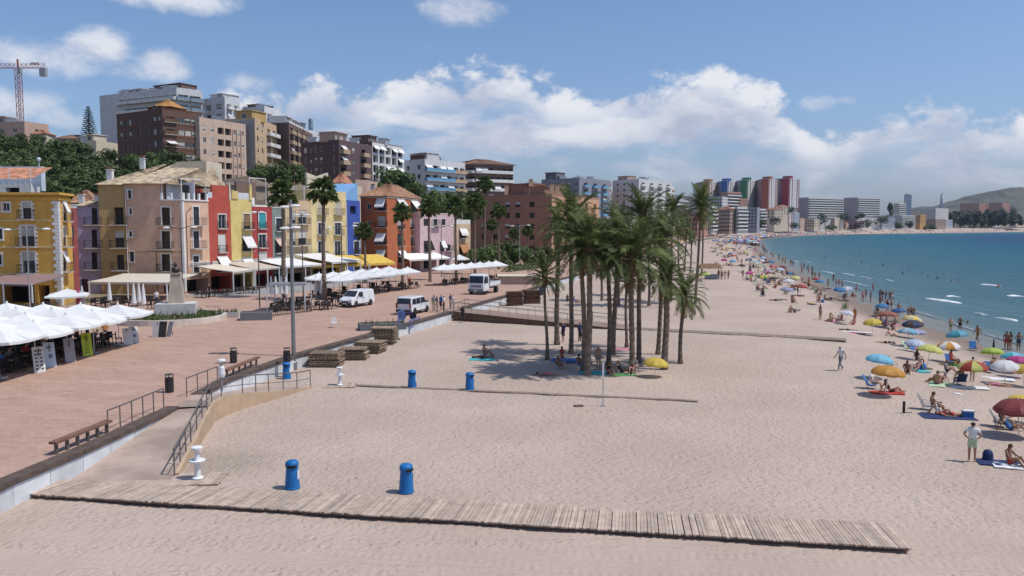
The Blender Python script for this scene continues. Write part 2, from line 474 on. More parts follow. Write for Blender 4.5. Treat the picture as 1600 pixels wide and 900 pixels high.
# ---- sea
m = bpy.data.materials.new('sea_water'); m.use_nodes = True
g = NT(m.node_tree); g.t.nodes.clear()
b = g.n('ShaderNodeBsdfPrincipled'); o = g.n('ShaderNodeOutputMaterial'); g.l(b.outputs[0], o.inputs[0])
pos = g.n('ShaderNodeNewGeometry').outputs['Position']
at_ = g.n('ShaderNodeAttribute', attribute_name='depth')
dep = g.m('ADD', at_.outputs['Fac'], g.m('MULTIPLY', g.m('SUBTRACT', g.noise(g.vm('MULTIPLY', pos, (1.0, 0.35, 1)), 0.03, 4, 0.6), 0.5), 0.10))
c = g.ramp(dep, [(0.0, (0.20, 0.20, 0.18)), (0.05, (0.085, 0.150, 0.165)), (0.20, (0.042, 0.108, 0.132)), (0.38, (0.008, 0.092, 0.130)), (0.60, (0.003, 0.042, 0.105)), (1.0, (0.002, 0.020, 0.075))])
fo = g.noise(g.vm('MULTIPLY', pos, (1.0, 0.22, 1)), 0.9, 6, 0.65, 0.3)
wc = g.m('MULTIPLY', g.smooth(fo, 0.735, 0.765), g.smooth(at_.outputs['Fac'], 0.30, 0.02))
c = g.mix(wc, c, (0.75, 0.78, 0.78))
g.l(c, b.inputs['Base Color'])
g.l(g.m('MULTIPLY_ADD', wc, 0.4, 0.38), b.inputs['Roughness'])
b.inputs['IOR'].default_value = 1.33; b.inputs['Specular IOR Level'].default_value = 0.07
hh = g.m('ADD', g.m('MULTIPLY', g.noise(g.vm('MULTIPLY', pos, (1.0, 0.45, 1)), 0.55, 5, 0.62, 0.4), 1.0), g.m('MULTIPLY', g.noise(g.vm('MULTIPLY', pos, (1.0, 0.5, 1)), 0.12, 3, 0.5), 1.6))
bp = g.n('ShaderNodeBump'); bp.inputs['Strength'].default_value = 0.8; bp.inputs['Distance'].default_value = 0.7
g.l(hh, bp.inputs['Height']); g.l(bp.outputs[0], b.inputs['Normal'])
WATER = m
mb = MB(); dep = []
soff = [-30, -4, -1, 0, 1.5, 4, 8, 14, 22, 34, 50, 75, 110, 160, 240, 360, 600, 1200, 3000, 9000]
syr = [-400, -80, 0, 30, 60, 72, 86, 100, 120, 150, 185, 222, 270, 325, 400, 480, 560, 640, 740, 850, 930, 1010, 1090, 1170, 1270, 1370, 1500, 1640, 1850, 2140]
for y in syr:
	for q in soff:
		x = shore_x(max(y, -80)) + q
		mb.v.append(Vector((x, y, SEA)))
		p = Vector((x, y)); bd = 1e9
		for (ax, ay), (bx_, by_) in zip(SHORE, SHORE[1:]):
			a_, b_ = Vector((ax, ay)), Vector((bx_, by_)); ab = b_ - a_
			t = max(0, min(1, (p - a_).dot(ab) / ab.length_squared)); bd = min(bd, (p - (a_ + ab * t)).length)
		dep.append(0.0 if q < 0 else min(1.0, (bd / 420.0) ** 0.62))
K = len(soff)
for i in range(len(syr) - 1):
	for j in range(K - 1):
		a = i * K + j; mb.f.append([a, a + 1, a + K + 1, a + K]); mb.mi.append(0)
so = mb.build('sea', WATER, smooth=True)
at2 = so.data.attributes.new('depth', 'FLOAT', 'POINT'); at2.data.foreach_set('value', dep)
tag(so, 'turquoise sea deepening to blue across the bay', kind='structure')
FOAM = mat('sea_foam', (0.78, 0.80, 0.80), 0.7, 0.1, 0.8, 0.4)
def foam(px0, px1, py0, py1, w, seed, extra=0):
	rr = random.Random(seed)
	a, c = gp(px0, py0, SEA), gp(px1, py1, SEA)
	n = max(6, int((c - a).length / 0.5)); mb = MB()
	for i in range(n + 1):
		t = i / n; p = a.lerp(c, t) + Vector((0, math.sin(t * 5 + seed) * 0.5, 0))
		ww = w * (math.sin(math.pi * min(1, max(0.03, t))) ** 0.6) * rr.uniform(0.55, 1.15) + 0.03
		zz = 0.10 + 0.16 * math.sin(math.pi * t) * rr.uniform(.6, 1)
		for q, z_ in ((-0.5, 0.01), (-0.2, zz * .8), (0.1, zz), (0.5, 0.01)):
			mb.v.append(p + Vector((q * ww * 0.25, q * ww, z_)))
	for i in range(n):
		for j in range(3):
			e = i * 4 + j; mb.f.append([e, e + 4, e + 5, e + 1]); mb.mi.append(0)
	return mb
allf = MB()
for k, a in enumerate([(1448, 1502, 467, 474, 2.4), (1519, 1548, 489, 495, 1.5), (1534, 1562, 445, 447, 1.5), (1340, 1365, 432, 437, 2.0), (1316, 1335, 428, 431, 1.6), (1310, 1362, 438, 449, 1.6), (1282, 1304, 424, 428, 2.0),
					   (1238, 1250, 408, 410, 2.2), (1258, 1268, 409, 411, 1.6), (1234, 1244, 414, 417, 2.0), (1383, 1395, 438, 440, 1.6), (1330, 1350, 449, 456, 1.0), (1370, 1400, 466, 476, .8), (1420, 1470, 486, 500, .7), (1480, 1530, 505, 520, .6), (1540, 1600, 524, 542, .5),
					   (1475, 1500, 463, 465, 1.0), (1560, 1592, 498, 502, 0.8), (1180, 1190, 389, 391, 3.0), (1200, 1214, 398, 401, 2.5), (1570, 1600, 462, 464, 1.0)]):
	fmb = foam(*a, k * 3 + 1); o_ = len(allf.v); allf.v += fmb.v; allf.f += [[i + o_ for i in f] for f in fmb.f]; allf.mi += fmb.mi
tag(allf.build('wave_foam', FOAM, smooth=True), 'white foam of small breaking waves near the shore', kind='stuff')
# ---- far hills
HILL = mat('hill_scrub', (0.090, 0.088, 0.066), 0.95, 0.45, 0.012, 0.4, bscale=0.05)
def hill(name, label, ridge, Y, depth, base=0.0):
	"""a ridge given by its skyline (px, py), standing at distance Y with real depth towards both sides"""
	rr = random.Random(int(Y)); mb = MB(); cols = []
	n = 120
	xs = [p[0] for p in ridge]
	for i in range(n + 1):
		px = xs[0] + (xs[-1] - xs[0]) * i / n
		for (a, ya), (c, yc) in zip(ridge, ridge[1:]):
			if a <= px <= c: py = ya + (yc - ya) * (px - a) / (c - a); break
		top = at(px, py, Y); hgt = max(2, top.z - base) * (1 + rr.uniform(-.012, .012))
		cols.append((top.x, hgt))
	prof = [(-1, -2 / 60), (-.75, .16), (-.5, .42), (-.28, .72), (-.1, .94), (0, 1), (.15, .93), (.5, .5), (1, -.05)]
	for q, k in prof:
		for i, (x, hgt) in enumerate(cols):
			mb.v.append(Vector((x + rr.uniform(-6, 6), Y + q * depth + rr.uniform(-12, 12), base + hgt * k * (1 + (rr.uniform(-.06, .06) if 0 < abs(q) < .9 else 0)))))
	for r_ in range(len(prof) - 1):
		for i in range(n):
			a = r_ * (n + 1) + i; mb.f.append([a, a + 1, a + n + 2, a + n + 1]); mb.mi.append(0)
	tag(mb.build(name, HILL, smooth=True), label, kind='structure')
hill('headland_hill', 'scrubby headland hill closing the bay', [(1330, 352), (1400, 337), (1440, 322), (1463, 324), (1480, 318), (1500, 312), (1530, 303), (1560, 296), (1585, 292.5), (1625, 293), (1700, 285), (1850, 300), (2000, 335)], 3600, 700)
hill('inland_hill', 'blue distant ridge inland beyond the apartments', [(560, 350), (700, 318), (780, 292), (830, 284), (870, 290), (960, 300), (1060, 305), (1200, 318), (1300, 330), (1400, 345)], 5200, 900)
# ------------------------------------------------------------------ buildings
GLASS = mat('window_glass', (0.030, 0.036, 0.045), 0.12, 0.3, 0.8, spec=0.5, rnd=0.5)
DARK = mat('dark_interior', (0.018, 0.016, 0.015), 0.9, 0.3)  # near-black colour stands in for the shade inside deep openings
WFRAME = mat('white_frame', (0.72, 0.72, 0.70), 0.6, 0.08)
BFRAME = mat('brown_frame', (0.10, 0.06, 0.04), 0.6, 0.15)
GFRAME = mat('grey_metal', (0.34, 0.35, 0.37), 0.45, 0.1, metal=0.3)
IRON = mat('black_iron', (0.028, 0.028, 0.030), 0.55, 0.2)
SLAB = mat('balcony_slab', (0.46, 0.42, 0.38), 0.85, 0.15, streak=True)
AWN = mat('white_canvas', (0.74, 0.73, 0.70), 0.85, 0.06, rnd=0.10)
AWNB = mat('cream_canvas', (0.62, 0.56, 0.46), 0.85, 0.08, rnd=0.1)
AWNO = mat('orange_brown_canvas', (0.42, 0.20, 0.10), 0.85, 0.1)
SHUT = mat('pale_shutter', (0.56, 0.54, 0.50), 0.75, 0.1, rnd=0.2)
TEAL = mat('teal_shutter', (0.05, 0.36, 0.40), 0.7, 0.1)
CONC = mat('grey_concrete', (0.38, 0.365, 0.345), 0.9, 0.15, streak=True)
TERR = mat('roof_terracotta', (0.33, 0.185, 0.115), 0.9, 0.4, 1.3, 0.5)
TILEY = mat('roof_old_tile', (0.42, 0.335, 0.235), 0.9, 0.45, 1.1, 0.5, rnd=0.25)
TILER = mat('roof_red_tile', (0.36, 0.17, 0.11), 0.9, 0.4, 1.1, 0.5, rnd=0.25)
METAL = mat('galvanised_metal', (0.42, 0.43, 0.45), 0.4, 0.15, metal=0.6)
WHITEP = mat('white_plaster', (0.70, 0.69, 0.66), 0.85, 0.07, streak=True)
def stucco(name, col, var=0.10): return mat(name, col, 0.9, var, 0.9, 0.12, streak=True)
_wc = {}
def win_mesh(w, h, kind):
	"""(frame mesh, pane mesh, extra) of a window unit; x along wall, y outward is -y, origin at the opening's lower left"""
	key = (round(w, 2), round(h, 2), kind)
	if key in _wc: return _wc[key]
	f = MB(); t = 0.07 if w > 0.7 else 0.05
	fm = {'w': WFRAME, 'b': BFRAME, 'g': GFRAME, 'd': IRON, 'k': WFRAME}[kind[0]]
	y = 0.13
	f.box((t / 2, y, h / 2), (t, .07, h)); f.box((w - t / 2, y, h / 2), (t, .07, h))
	f.box((w / 2, y, t / 2), (w - 2 * t, .069, t)); f.box((w / 2, y, h - t / 2), (w - 2 * t, .069, t))
	n = 1 if w < 0.7 else (2 if w < 2.0 else int(w / 0.95))
	for i in range(1, n): f.box((w * i / n, y, h / 2), (t * .8, .062, h - 2 * t))
	p = MB(); p.box((w / 2, y + .012, h / 2), (w - 2 * t, .02, h - 2 * t))
	r = (f.mesh('window_frame', fm), p.mesh('window_pane', GLASS))
	_wc[key] = r
	return r
_bc = {}
def shut_mesh(w, h, m):
	key = ('s', round(w, 2), round(h, 2), m.name)
	if key not in _bc:
		s = MB(); k = max(3, int(h / 0.16))
		for i in range(k): s.box((w / 2, .075, h * (i + .5) / k), (w - .02, .035, h / k * .86))
		_bc[key] = s.mesh('roller_shutter', m)
	return _bc[key]
def balc_mesh(w, depth, style):
	key = ('b', round(w, 2), round(depth, 2), style)
	if key in _bc: return _bc[key]
	s = MB(); s.box((0, -depth / 2, -.07), (w, depth, .14))
	sm = SLAB
	r = MB()
	if style == 'iron':
		n = max(4, int(w / 0.24))
		for i in range(n + 1): r.box((-w / 2 + .03 + (w - .06) * i / n, -depth + .03, .5), (.022, .022, .96))
		for sx in (-1, 1):
			for k in range(3): r.box((sx * (w / 2 - .03), -depth + .03 + (depth - .05) * (k + .6) / 3, .5), (.022, .022, .96))
			r.bar((sx * (w / 2 - .03), -depth + .05, .99), (sx * (w / 2 - .03), 0, .99), .04, .04)
		r.box((0, -depth + .03, .99), (w, .045, .045)); r.box((0, -depth + .03, .07), (w - .06, .03, .03))
		rm = IRON
	elif style in ('white', 'tan', 'brown', 'glass', 'blue', 'brick', 'purple', 'red'):
		rm = {'white': WHITEP, 'tan': stucco('tan_parapet', (.46, .33, .20)), 'brown': stucco('brown_parapet', (.15, .085, .055)), 'glass': mat('glass_parapet', (.20, .27, .32), .15, .1, spec=.6),
			  'blue': mat('blue_parapet', (.14, .33, .50), .4, .1), 'brick': stucco('brick_parapet', (.36, .17, .10)), 'purple': stucco('purple_parapet', (.11, .075, .07)), 'red': stucco('red_parapet', (.42, .13, .09))}[style]
		r.box((0, -depth + .06, .46), (w, .1, .92))
		for sx in (-1, 1): r.box((sx * (w / 2 - .05), (-depth + .11) / 2 - 0.0, .455), (.1, depth - .12, .90))
		r.box((0, -depth + .06, .945), (w + .04, .14, .05))
	_bc[key] = (s.mesh('balcony_slab', sm), r.mesh('balcony_railing', rm))
	return _bc[key]
def awn_mesh(w, drop, out, m):
	key = ('a', round(w, 2), round(drop, 2), round(out, 2), m.name)
	if key not in _bc:
		s = MB(); k = 6
		for i in range(k):
			t0, t1 = i / k, (i + 1) / k
			f = lambda t: (-out * (t ** .8), -drop * t - .10 * math.sin(math.pi * t))
			(y0, z0), (y1, z1) = f(t0), f(t1)
			s.add([(-w / 2, y0, z0), (w / 2, y0, z0), (w / 2, y1, z1), (-w / 2, y1, z1), (-w / 2, y0 + .02, z0 - .03), (w / 2, y0 + .02, z0 - .03), (w / 2, y1 + .02, z1 - .03), (-w / 2, y1 + .02, z1 - .03)],
				  [(0, 1, 2, 3), (7, 6, 5, 4), (1, 5, 6, 2), (3, 7, 4, 0)])
		s.box((0, -out, -drop - .1), (w, .03, .22))
		a = MB()
		for sx in (-1, 1): a.bar((sx * (w / 2 - .03), 0, -drop * .95), (sx * (w / 2 - .03), -out, -drop), .03, .03)
		s.box((0, -.04, .02), (w + .06, .12, .10))
		_bc[key] = (s.mesh('awning', m), a.mesh('awning_arm', GFRAME))
	return _bc[key]
class Bld:
	"""a building over a list of plan corners given left to right as seen from the sea/camera side"""
	def __init__(s, name, label, corners, z0, z1, wall, closed=None, group=None, cat='building'):
		P = [Vector((c[0], c[1])) for c in corners]
		s.front = len(P)
		if closed is None:
			if len(P) == 3: P.append(P[0] + P[2] - P[1])
			elif len(P) == 2:
				d_ = (P[1] - P[0]); n = Vector((-d_.y, d_.x)).normalized() * 9
				P += [P[1] + n, P[0] + n]
		else: P += [Vector(c) for c in closed]
		c = sum(P, Vector((0, 0))) / len(P)
		s.o = Vector((c.x, c.y, z0)); s.P = [p - c for p in P]; s.h = z1 - z0; s.wall = wall
		s.root = thing(name, label, cat, s.o, group=group)
		s.w = MB(); s.mats = [wall]; s.faces_done = set()
	def mi(s, m):
		if m not in s.mats: s.mats.append(m)
		return s.mats.index(m)
	def seg(s, i):
		A, B = s.P[i], s.P[(i + 1) % len(s.P)]; d_ = B - A; L = d_.length; d_ = d_ / L
		return A, d_, L, Vector((d_.y, -d_.x))
	def face(s, i, wins=(), m=None, reveal=0.22, h=None, revm=None):
		"""wins: list of dicts u,v,w,h,kind,... positions in metres on the facade"""
		s.faces_done.add(i)
		A, d_, L, n = s.seg(i); H = h or s.h
		mi = s.mi(m or s.wall); rmi = s.mi(revm) if revm else mi
		ok = []
		for wd in wins:
			u0, u1, v0, v1 = wd['u'], wd['u'] + wd['w'], wd['v'], wd['v'] + wd['h']
			if u0 < .05 or u1 > L - .05 or v1 > H - .05 or v0 < 0.0: continue
			ok.append(wd)
		rects = [(w_['u'], w_['u'] + w_['w'], w_['v'], w_['v'] + w_['h']) for w_ in ok]
		us = sorted(set([0, L] + [round(r[k], 4) for r in rects for k in (0, 1)])); vs = sorted(set([0, H] + [round(r[k], 4) for r in rects for k in (2, 3)]))
		def p3(u, v, back=0.0):
			q = A + d_ * u - n * back
			return Vector((q.x, q.y, v))
		for a, b_ in zip(us, us[1:]):
			run = None
			for c, e in zip(vs, vs[1:]):
				um, vm = (a + b_) / 2, (c + e) / 2
				if any(r[0] < um < r[1] and r[2] < vm < r[3] for r in rects):
					if run is not None: s.w.quad(p3(a, run), p3(b_, run), p3(b_, c), p3(a, c), mi); run = None
				elif run is None: run = c
			if run is not None: s.w.quad(p3(a, run), p3(b_, run), p3(b_, H), p3(a, H), mi)
		ang_ = math.atan2(d_.y, d_.x)
		for wd, (a, b_, c, e) in zip(ok, rects):
			k = reveal + .02
			dp = wd.get('deep', k)
			s.w.quad(p3(a, c), p3(a, c, dp), p3(a, e, dp), p3(a, e), rmi); s.w.quad(p3(b_, c, dp), p3(b_, c), p3(b_, e), p3(b_, e, dp), rmi)
			s.w.quad(p3(a, e, dp), p3(b_, e, dp), p3(b_, e), p3(a, e), rmi); s.w.quad(p3(a, c), p3(b_, c), p3(b_, c, dp), p3(a, c, dp), rmi)
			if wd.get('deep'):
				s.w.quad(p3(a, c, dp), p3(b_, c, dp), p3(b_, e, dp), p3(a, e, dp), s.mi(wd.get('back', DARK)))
			T = p3(a, c)
			kind = wd.get('kind', 'w')
			if kind != 'void':
				fm, pm = win_mesh(wd['w'], wd['h'], kind)
				off = (wd['deep'] - .25) if wd.get('deep') else 0.0
				TT = p3(a, c, off)
				o = link('door' if wd.get('door') else 'window', fm, s.root, TT, ang_)
				link('pane', pm, o)
				sh = wd.get('shut', 0)
				if sh:
					hh = wd['h'] * sh
					link('shutter', shut_mesh(wd['w'], hh, wd.get('sm', SHUT)), o, (0, 0, wd['h'] - hh))
			sur = wd.get('sur')
			if sur:
				q = MB(); w_, h_ = wd['w'], wd['h']; t = wd.get('st', .16); dd = .05
				q.box((-t / 2, -dd / 2 + .001, h_ / 2), (t, dd, h_)); q.box((w_ + t / 2, -dd / 2 + .001, h_ / 2), (t, dd, h_)); q.box((w_ / 2, -dd / 2, h_ + t / 2), (w_ + 2 * t, dd + .004, t))
				if wd['v'] > .3 and not wd.get('balc'): q.box((w_ / 2, -dd / 2 - .02, -t / 2), (w_ + 2 * t, dd + .05, t))
				if sur == 'quoin':
					nq = int(h_ / .45)
					for kq in range(nq):
						for sx in (-1, 1): q.box(((-t - .09) if sx < 0 else (w_ + t + .09), -dd / 2 + .001, (kq + .5) * h_ / nq), (.18, dd - .004, h_ / nq * .5))
				key = ('sur', round(w_, 2), round(h_, 2), sur, t, wd['v'] > .3 and not wd.get('balc'), wd.get('surm', WFRAME).name)
				if key not in _bc: _bc[key] = q.mesh('window_surround', wd.get('surm', WFRAME))
				link('window_surround', _bc[key], s.root, T, ang_)
			if wd.get('balc'):
				sm, rm = balc_mesh(wd.get('bw', wd['w'] + .7), wd.get('bd', .75), wd['balc'])
				q = A + d_ * (wd['u'] + wd['w'] / 2 + wd.get('bo', 0)) + n * 0.0
				o = link('balcony', sm, s.root, (q.x, q.y, wd['v'] - .01), ang_)
				link('railing', rm, o)
			if wd.get('awn'):
				am, arm = awn_mesh(wd['w'] + .25, wd['awn'][0], wd['awn'][1], wd.get('am', AWN))
				q = A + d_ * (wd['u'] + wd['w'] / 2) + n * 0.03
				o = link('awning', am, s.root, (q.x, q.y, wd['v'] + wd['h'] + .02), ang_)
				link('arm', arm, o)
		return ok
	def rest(s):
		for i in range(len(s.P)):
			if i not in s.faces_done: s.face(i)
		return s
	def flat_roof(s, par=0.6, t=0.22, m=None, roofm=None, cap=None):
		s.rest()
		s.w.add([Vector((p.x, p.y, s.h - .02)) for p in s.P], [list(range(len(s.P)))], s.mi(roofm or CONC))
		s.finish()
		if par > 0:
			q = MB()
			N = len(s.P)
			for i in range(N):
				A, d_, L, n = s.seg(i)
				e0 = 0.0 if i % 2 == 0 else t
				a, b_ = A + d_ * e0, A + d_ * (L - e0)
				a3, b3 = a - n * t / 2, b_ - n * t / 2
				q.bar((a3.x, a3.y, s.h + par / 2), (b3.x, b3.y, s.h + par / 2), t, par)
				if cap:
					q.bar((a3.x, a3.y, s.h + par + .05), (b3.x, b3.y, s.h + par + .05), t + .12, .1, mi=1)
			q.build('parapet', [m or s.wall, cap or s.wall], s.root)
		return s
	def finish(s):
		s.w.build('wall', s.mats, s.root)
	def tile_roof(s, rise=1.6, over=0.35, m=None, ridge=0.35, name='roof'):
		"""hipped roof with tile courses, the ridge running along the longer side"""
		s.rest(); s.finish()
		P = s.P[:4]; c = sum(P, Vector((0, 0))) / 4
		Q = [p + (p - c).normalized() * over * 1.4 for p in P]
		a, b_ = (Q[1] - Q[0]).length, (Q[2] - Q[1]).length
		if a >= b_: r0, r1 = (Q[3] + Q[0]) / 2, (Q[1] + Q[2]) / 2
		else: r0, r1 = (Q[0] + Q[1]) / 2, (Q[2] + Q[3]) / 2
		R0, R1 = r0.lerp(r1, ridge), r1.lerp(r0, ridge)
		ez = s.h + .06; rz = s.h + rise
		V3 = lambda p, z: Vector((p.x, p.y, z))
		sl_ = []
		if a >= b_: sl_ = [(Q[0], Q[1], R1, R0), (Q[1], Q[2], R1, R1), (Q[2], Q[3], R0, R1), (Q[3], Q[0], R0, R0)]
		else: sl_ = [(Q[0], Q[1], R0, R0), (Q[1], Q[2], R1, R0), (Q[2], Q[3], R1, R1), (Q[3], Q[0], R0, R1)]
		q = MB()
		for A, B, C, D in sl_:
			n = max(4, int((B - A).length / 0.30))
			for i in range(n):
				t0, t1 = i / n, (i + 1) / n; tm = (t0 + t1) / 2
				e0, e1, em = V3(A.lerp(B, t0), ez), V3(A.lerp(B, t1), ez), V3(A.lerp(B, tm), ez + .09)
				f0, f1, fm = V3(D.lerp(C, t0), rz), V3(D.lerp(C, t1), rz), V3(D.lerp(C, tm), rz + .09)
				q.add([e0, em, fm, f0], [(0, 1, 2, 3)]); q.add([em, e1, f1, fm], [(0, 1, 2, 3)])
		q.add([V3(p, ez) for p in Q], [(3, 2, 1, 0)])
		q.build(name, m or TERR, s.root)
		cn = MB()
		for i in range(4):
			A, B = P[i], P[(i + 1) % 4]; A2, B2 = A + (A - c).normalized() * .16, B + (B - c).normalized() * .16
			cn.bar(V3(A2, s.h - .10), V3(B2, s.h - .10), .14, .2)
		cn.build('cornice', WHITEP if m is None else SLAB, s.root)
		return s
	def add(s, name, fn, mats, at_=None, rz=0.0):
		q = MB(); fn(q); return q.build(name, mats, s.root, loc=at_, rz=rz)
	def local(s, i, u, v, back=0.0):
		A, d_, L, n = s.seg(i); q = A + d_ * u - n * back
		return Vector((q.x, q.y, v))
	def rz(s, i):
		A, d_, L, n = s.seg(i); return math.atan2(d_.y, d_.x)
def cxy(px, Y, z=12.0): return (xat(px, Y, z), Y)
def grid(us, vs, w, h, **kw):
	"""rows of equal windows; us = left edges, vs = sills"""
	out = []
	for v in vs:
		for u in us: out.append(dict(u=u, v=v, w=w, h=h, **kw))
	return out
RN = random.Random(5)
def vary(ws, shut=0.3, awn=0.0, kinds=None, am=None):
	for w_ in ws:
		r = RN.random()
		if r < shut: w_['shut'] = RN.choice([.35, .5, .7, 1.0])
		if RN.random() < awn: w_['awn'] = (RN.uniform(.7, 1.1), RN.uniform(.6, 1.0))
		if am is not None: w_['am'] = am
	return ws
def antenna(b, u, v, h=2.2):
	def fn(q):
		q.tube([(0, 0, 0), (0, 0, h)], .025, 4)
		q.box((0, 0, h - .15), (1.0, .02, .02))
		for k in range(5): q.box((-.4 + .2 * k, 0, h - .15), (.015, .5, .015))
	return b.add('antenna', fn, METAL, (u, v, b.h))
def chimney(b, x, y, w=.6, h=1.4, m=None, z=None):
	def fn(q):
		q.box((0, 0, h / 2), (w, w * .8, h)); q.box((0, 0, h + .05), (w + .16, w * .8 + .16, .1)); q.box((0, 0, h + .22), (w * .7, w * .5, .24), 1); q.box((0, 0, h + .38), (w + .1, w * .8 + .1, .08), 1)
	return b.add('chimney', fn, [m or WHITEP, TERR], (x, y, b.h if z is None else z))
# ------------------------------------------------------------------ front row along the promenade
def face_u(b, i, px, z=8.0):
	A, d_, L, n = b.seg(i)
	ax, ay = A.x + b.o.x, A.y + b.o.y
	k = (px - 800) / F; c = (CAMZ - z) * SP
	u = (k * (ay * CP + c) - ax) / (d_.x - k * d_.y * CP)
	return u, ay + d_.y * u
def W(b, i, px0, px1, py0, py1, **kw):
	zm = zat((py0 + py1) / 2, b.o.y)
	u0, Y0 = face_u(b, i, px0, zm); u1, Y1 = face_u(b, i, px1, zm); Y = (Y0 + Y1) / 2
	v0, v1 = zat(py1, Y) - b.o.z, zat(py0, Y) - b.o.z
	w_ = dict(u=u0, w=u1 - u0, v=max(v0, 0.02), h=v1 - max(v0, 0.02)); w_.update(kw); return w_
def GP(b, i, cols, rows, ref=None, **kw):
	"""grid: columns in pixels, rows in pixels as seen at column ref"""
	out = []
	ref = cols[0][0] if ref is None else ref
	for (r0, r1) in rows:
		w0 = W(b, i, ref, ref + 4, r0, r1)
		for (c0, c1) in cols:
			u0, Y0 = face_u(b, i, c0, b.o.z + w0['v'] + 1); u1, _ = face_u(b, i, c1, b.o.z + w0['v'] + 1)
			k_ = dict(u=u0, w=u1 - u0, v=w0['v'], h=w0['h']); k_.update(kw); out.append(k_)
	return out
def tiles(q, A, B, C, D, pitch=0.30, mi=0, amp=.09):
	"""a slope of tile courses: A-B the eave, D-C the ridge"""
	A, B, C, D = map(Vector, (A, B, C, D)); n = max(3, int((B - A).length / pitch))
	up = (B - A).cross(D - A if (D - A).length > (C - B).length else C - B).normalized() * amp
	for i in range(n):
		t0, t1 = i / n, (i + 1) / n; tm = (t0 + t1) / 2
		q.add([A.lerp(B, t0), A.lerp(B, tm) + up, D.lerp(C, tm) + up, D.lerp(C, t0)], [(0, 1, 2, 3)], mi)
		q.add([A.lerp(B, tm) + up, A.lerp(B, t1), D.lerp(C, t1), D.lerp(C, tm) + up], [(0, 1, 2, 3)], mi)
FR = 'painted town houses along the promenade'
def onL(px, off=0.0):
	"""plan point on the common facade line of the painted houses, seen at column px"""
	k = (px - 800) / F
	Y = (k * 0.39 - (-43.3 - .395 * 105)) / (.395 - k * CP)
	return (-43.3 + .395 * (Y - 105) - off * .92, Y + off * .37)
def inl(p, dist):
	return (p[0] - .93 * dist, p[1] + .367 * dist)
C = [cxy(-75, 90), cxy(91, 90), cxy(110.5, 95)]
b = Bld('yellow_house', 'ochre yellow corner house with white quoins behind the long parasol terrace', C, PZ, zat(304, 90), stucco('yellow_wall', (.62, .365, .085)), group=FR)
fw = [W(b, 0, 4, 15, 317, 330, sur=1), W(b, 0, 36, 49, 316, 342, sur='quoin', balc='iron', kind='b', shut=.35),
	  W(b, 0, -4, 4, 357, 374, sur=1), W(b, 0, 34, 54, 353, 385, sur='quoin', balc='iron', kind='b', shut=.5), W(b, 0, -4, 3, 397, 414, sur=1),
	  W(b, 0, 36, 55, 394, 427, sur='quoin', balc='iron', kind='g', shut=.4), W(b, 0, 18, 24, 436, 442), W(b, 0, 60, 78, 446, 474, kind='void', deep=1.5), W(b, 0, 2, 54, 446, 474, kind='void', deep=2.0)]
rw = [W(b, 1, 98.5, 103, 315, 345, sur=1, balc='iron', kind='b', shut=.6, awn=(1.2, .5)), W(b, 1, 98.5, 103, 355, 385, sur=1, balc='iron', kind='b', shut=.5), W(b, 1, 98.5, 103, 394, 424, sur=1, balc='iron', kind='b', awn=(1.0, .4))]
b.face(0, fw); b.face(1, rw)
b.rest(); b.w.add([Vector((p.x, p.y, b.h - .02)) for p in b.P], [(0, 1, 2, 3)], b.mi(CONC)); b.finish()
def fn(q):
	A, d0, L0, n0 = b.seg(0); A1, d1, L1, n1 = b.seg(1); c = A1
	n = 30
	for k in range(n):
		l = .75 if k % 2 else .48; z = (k + .5) * (b.h - .7) / n
		a, e = c - d0 * l + n0 * .03, c + n0 * .03
		q.bar((a.x, a.y, z), (e.x, e.y, z), .06, (b.h - .7) / n * .93)
		a, e = c + n1 * .03, c + d1 * l * .8 + n1 * .03
		q.bar((a.x, a.y, z), (e.x, e.y, z), .061, (b.h - .7) / n * .93)
b.add('quoin', fn, WFRAME)
def fn(q):
	for z, t in ((b.h + .1, .5), (b.h - .45, .25)):
		for i in (0, 1):
			A, d_, L, n = b.seg(i); a, e = A + n * (t / 2 - .06) - d_ * (.3 if i == 0 else 0), A + d_ * (L + (t - .06 if i == 0 else .1)) + n * (t / 2 - .06)
			q.bar((a.x, a.y, z), (e.x, e.y, z), t, .26)
b.add('cornice', fn, stucco('yellow_wall', None))
def fn(q):
	for py in (344.5, 386, 428):
		z = zat(py, 90) - PZ; A, d_, L, n = b.seg(0); a, e = A + n * .02, A + d_ * (L - .8) + n * .02
		q.bar((a.x, a.y, z), (e.x, e.y, z), .05, .13)
b.add('string_course', fn, mat('pale_yellow_band', (.68, .54, .28), .9))
YEL = b
b = Bld('terrace_house', 'house with red tiled lean-to and white balustrade behind the yellow corner house', [cxy(-60, 104), cxy(50, 104), cxy(64, 112)], PZ, zat(291, 104), WHITEP, group=FR)
b.face(0, [W(b, 0, 8, 30, 293, 302, kind='void', deep=1.0)])
b.flat_roof(.25)
def fn(q):
	A, d_, L, n = b.seg(0)
	P0 = lambda u, back, z: (A.x + d_.x * u - n.x * back, A.y + d_.y * u - n.y * back, b.h + z)
	tiles(q, P0(0, 0, .9), P0(L, 0, .9), P0(L, 5, 2.7), P0(0, 5, 2.7))
b.add('roof', fn, TILER)
def fn(q):
	A, d_, L, n = b.seg(0)
	for k in range(14):
		p = A + d_ * (L * k / 13) + n * .0; q.box((p.x, p.y, b.h + .45), (.07, .07, .9))
	p0, p1 = A, A + d_ * L; q.bar((p0.x, p0.y, b.h + .9), (p1.x, p1.y, b.h + .9), .1, .1)
	for k in (6, 9, 13):
		p = A + d_ * (L * k / 13); q.box((p.x, p.y, b.h + 1.5), (.09, .09, 1.4))
b.add('balustrade', fn, WFRAME)
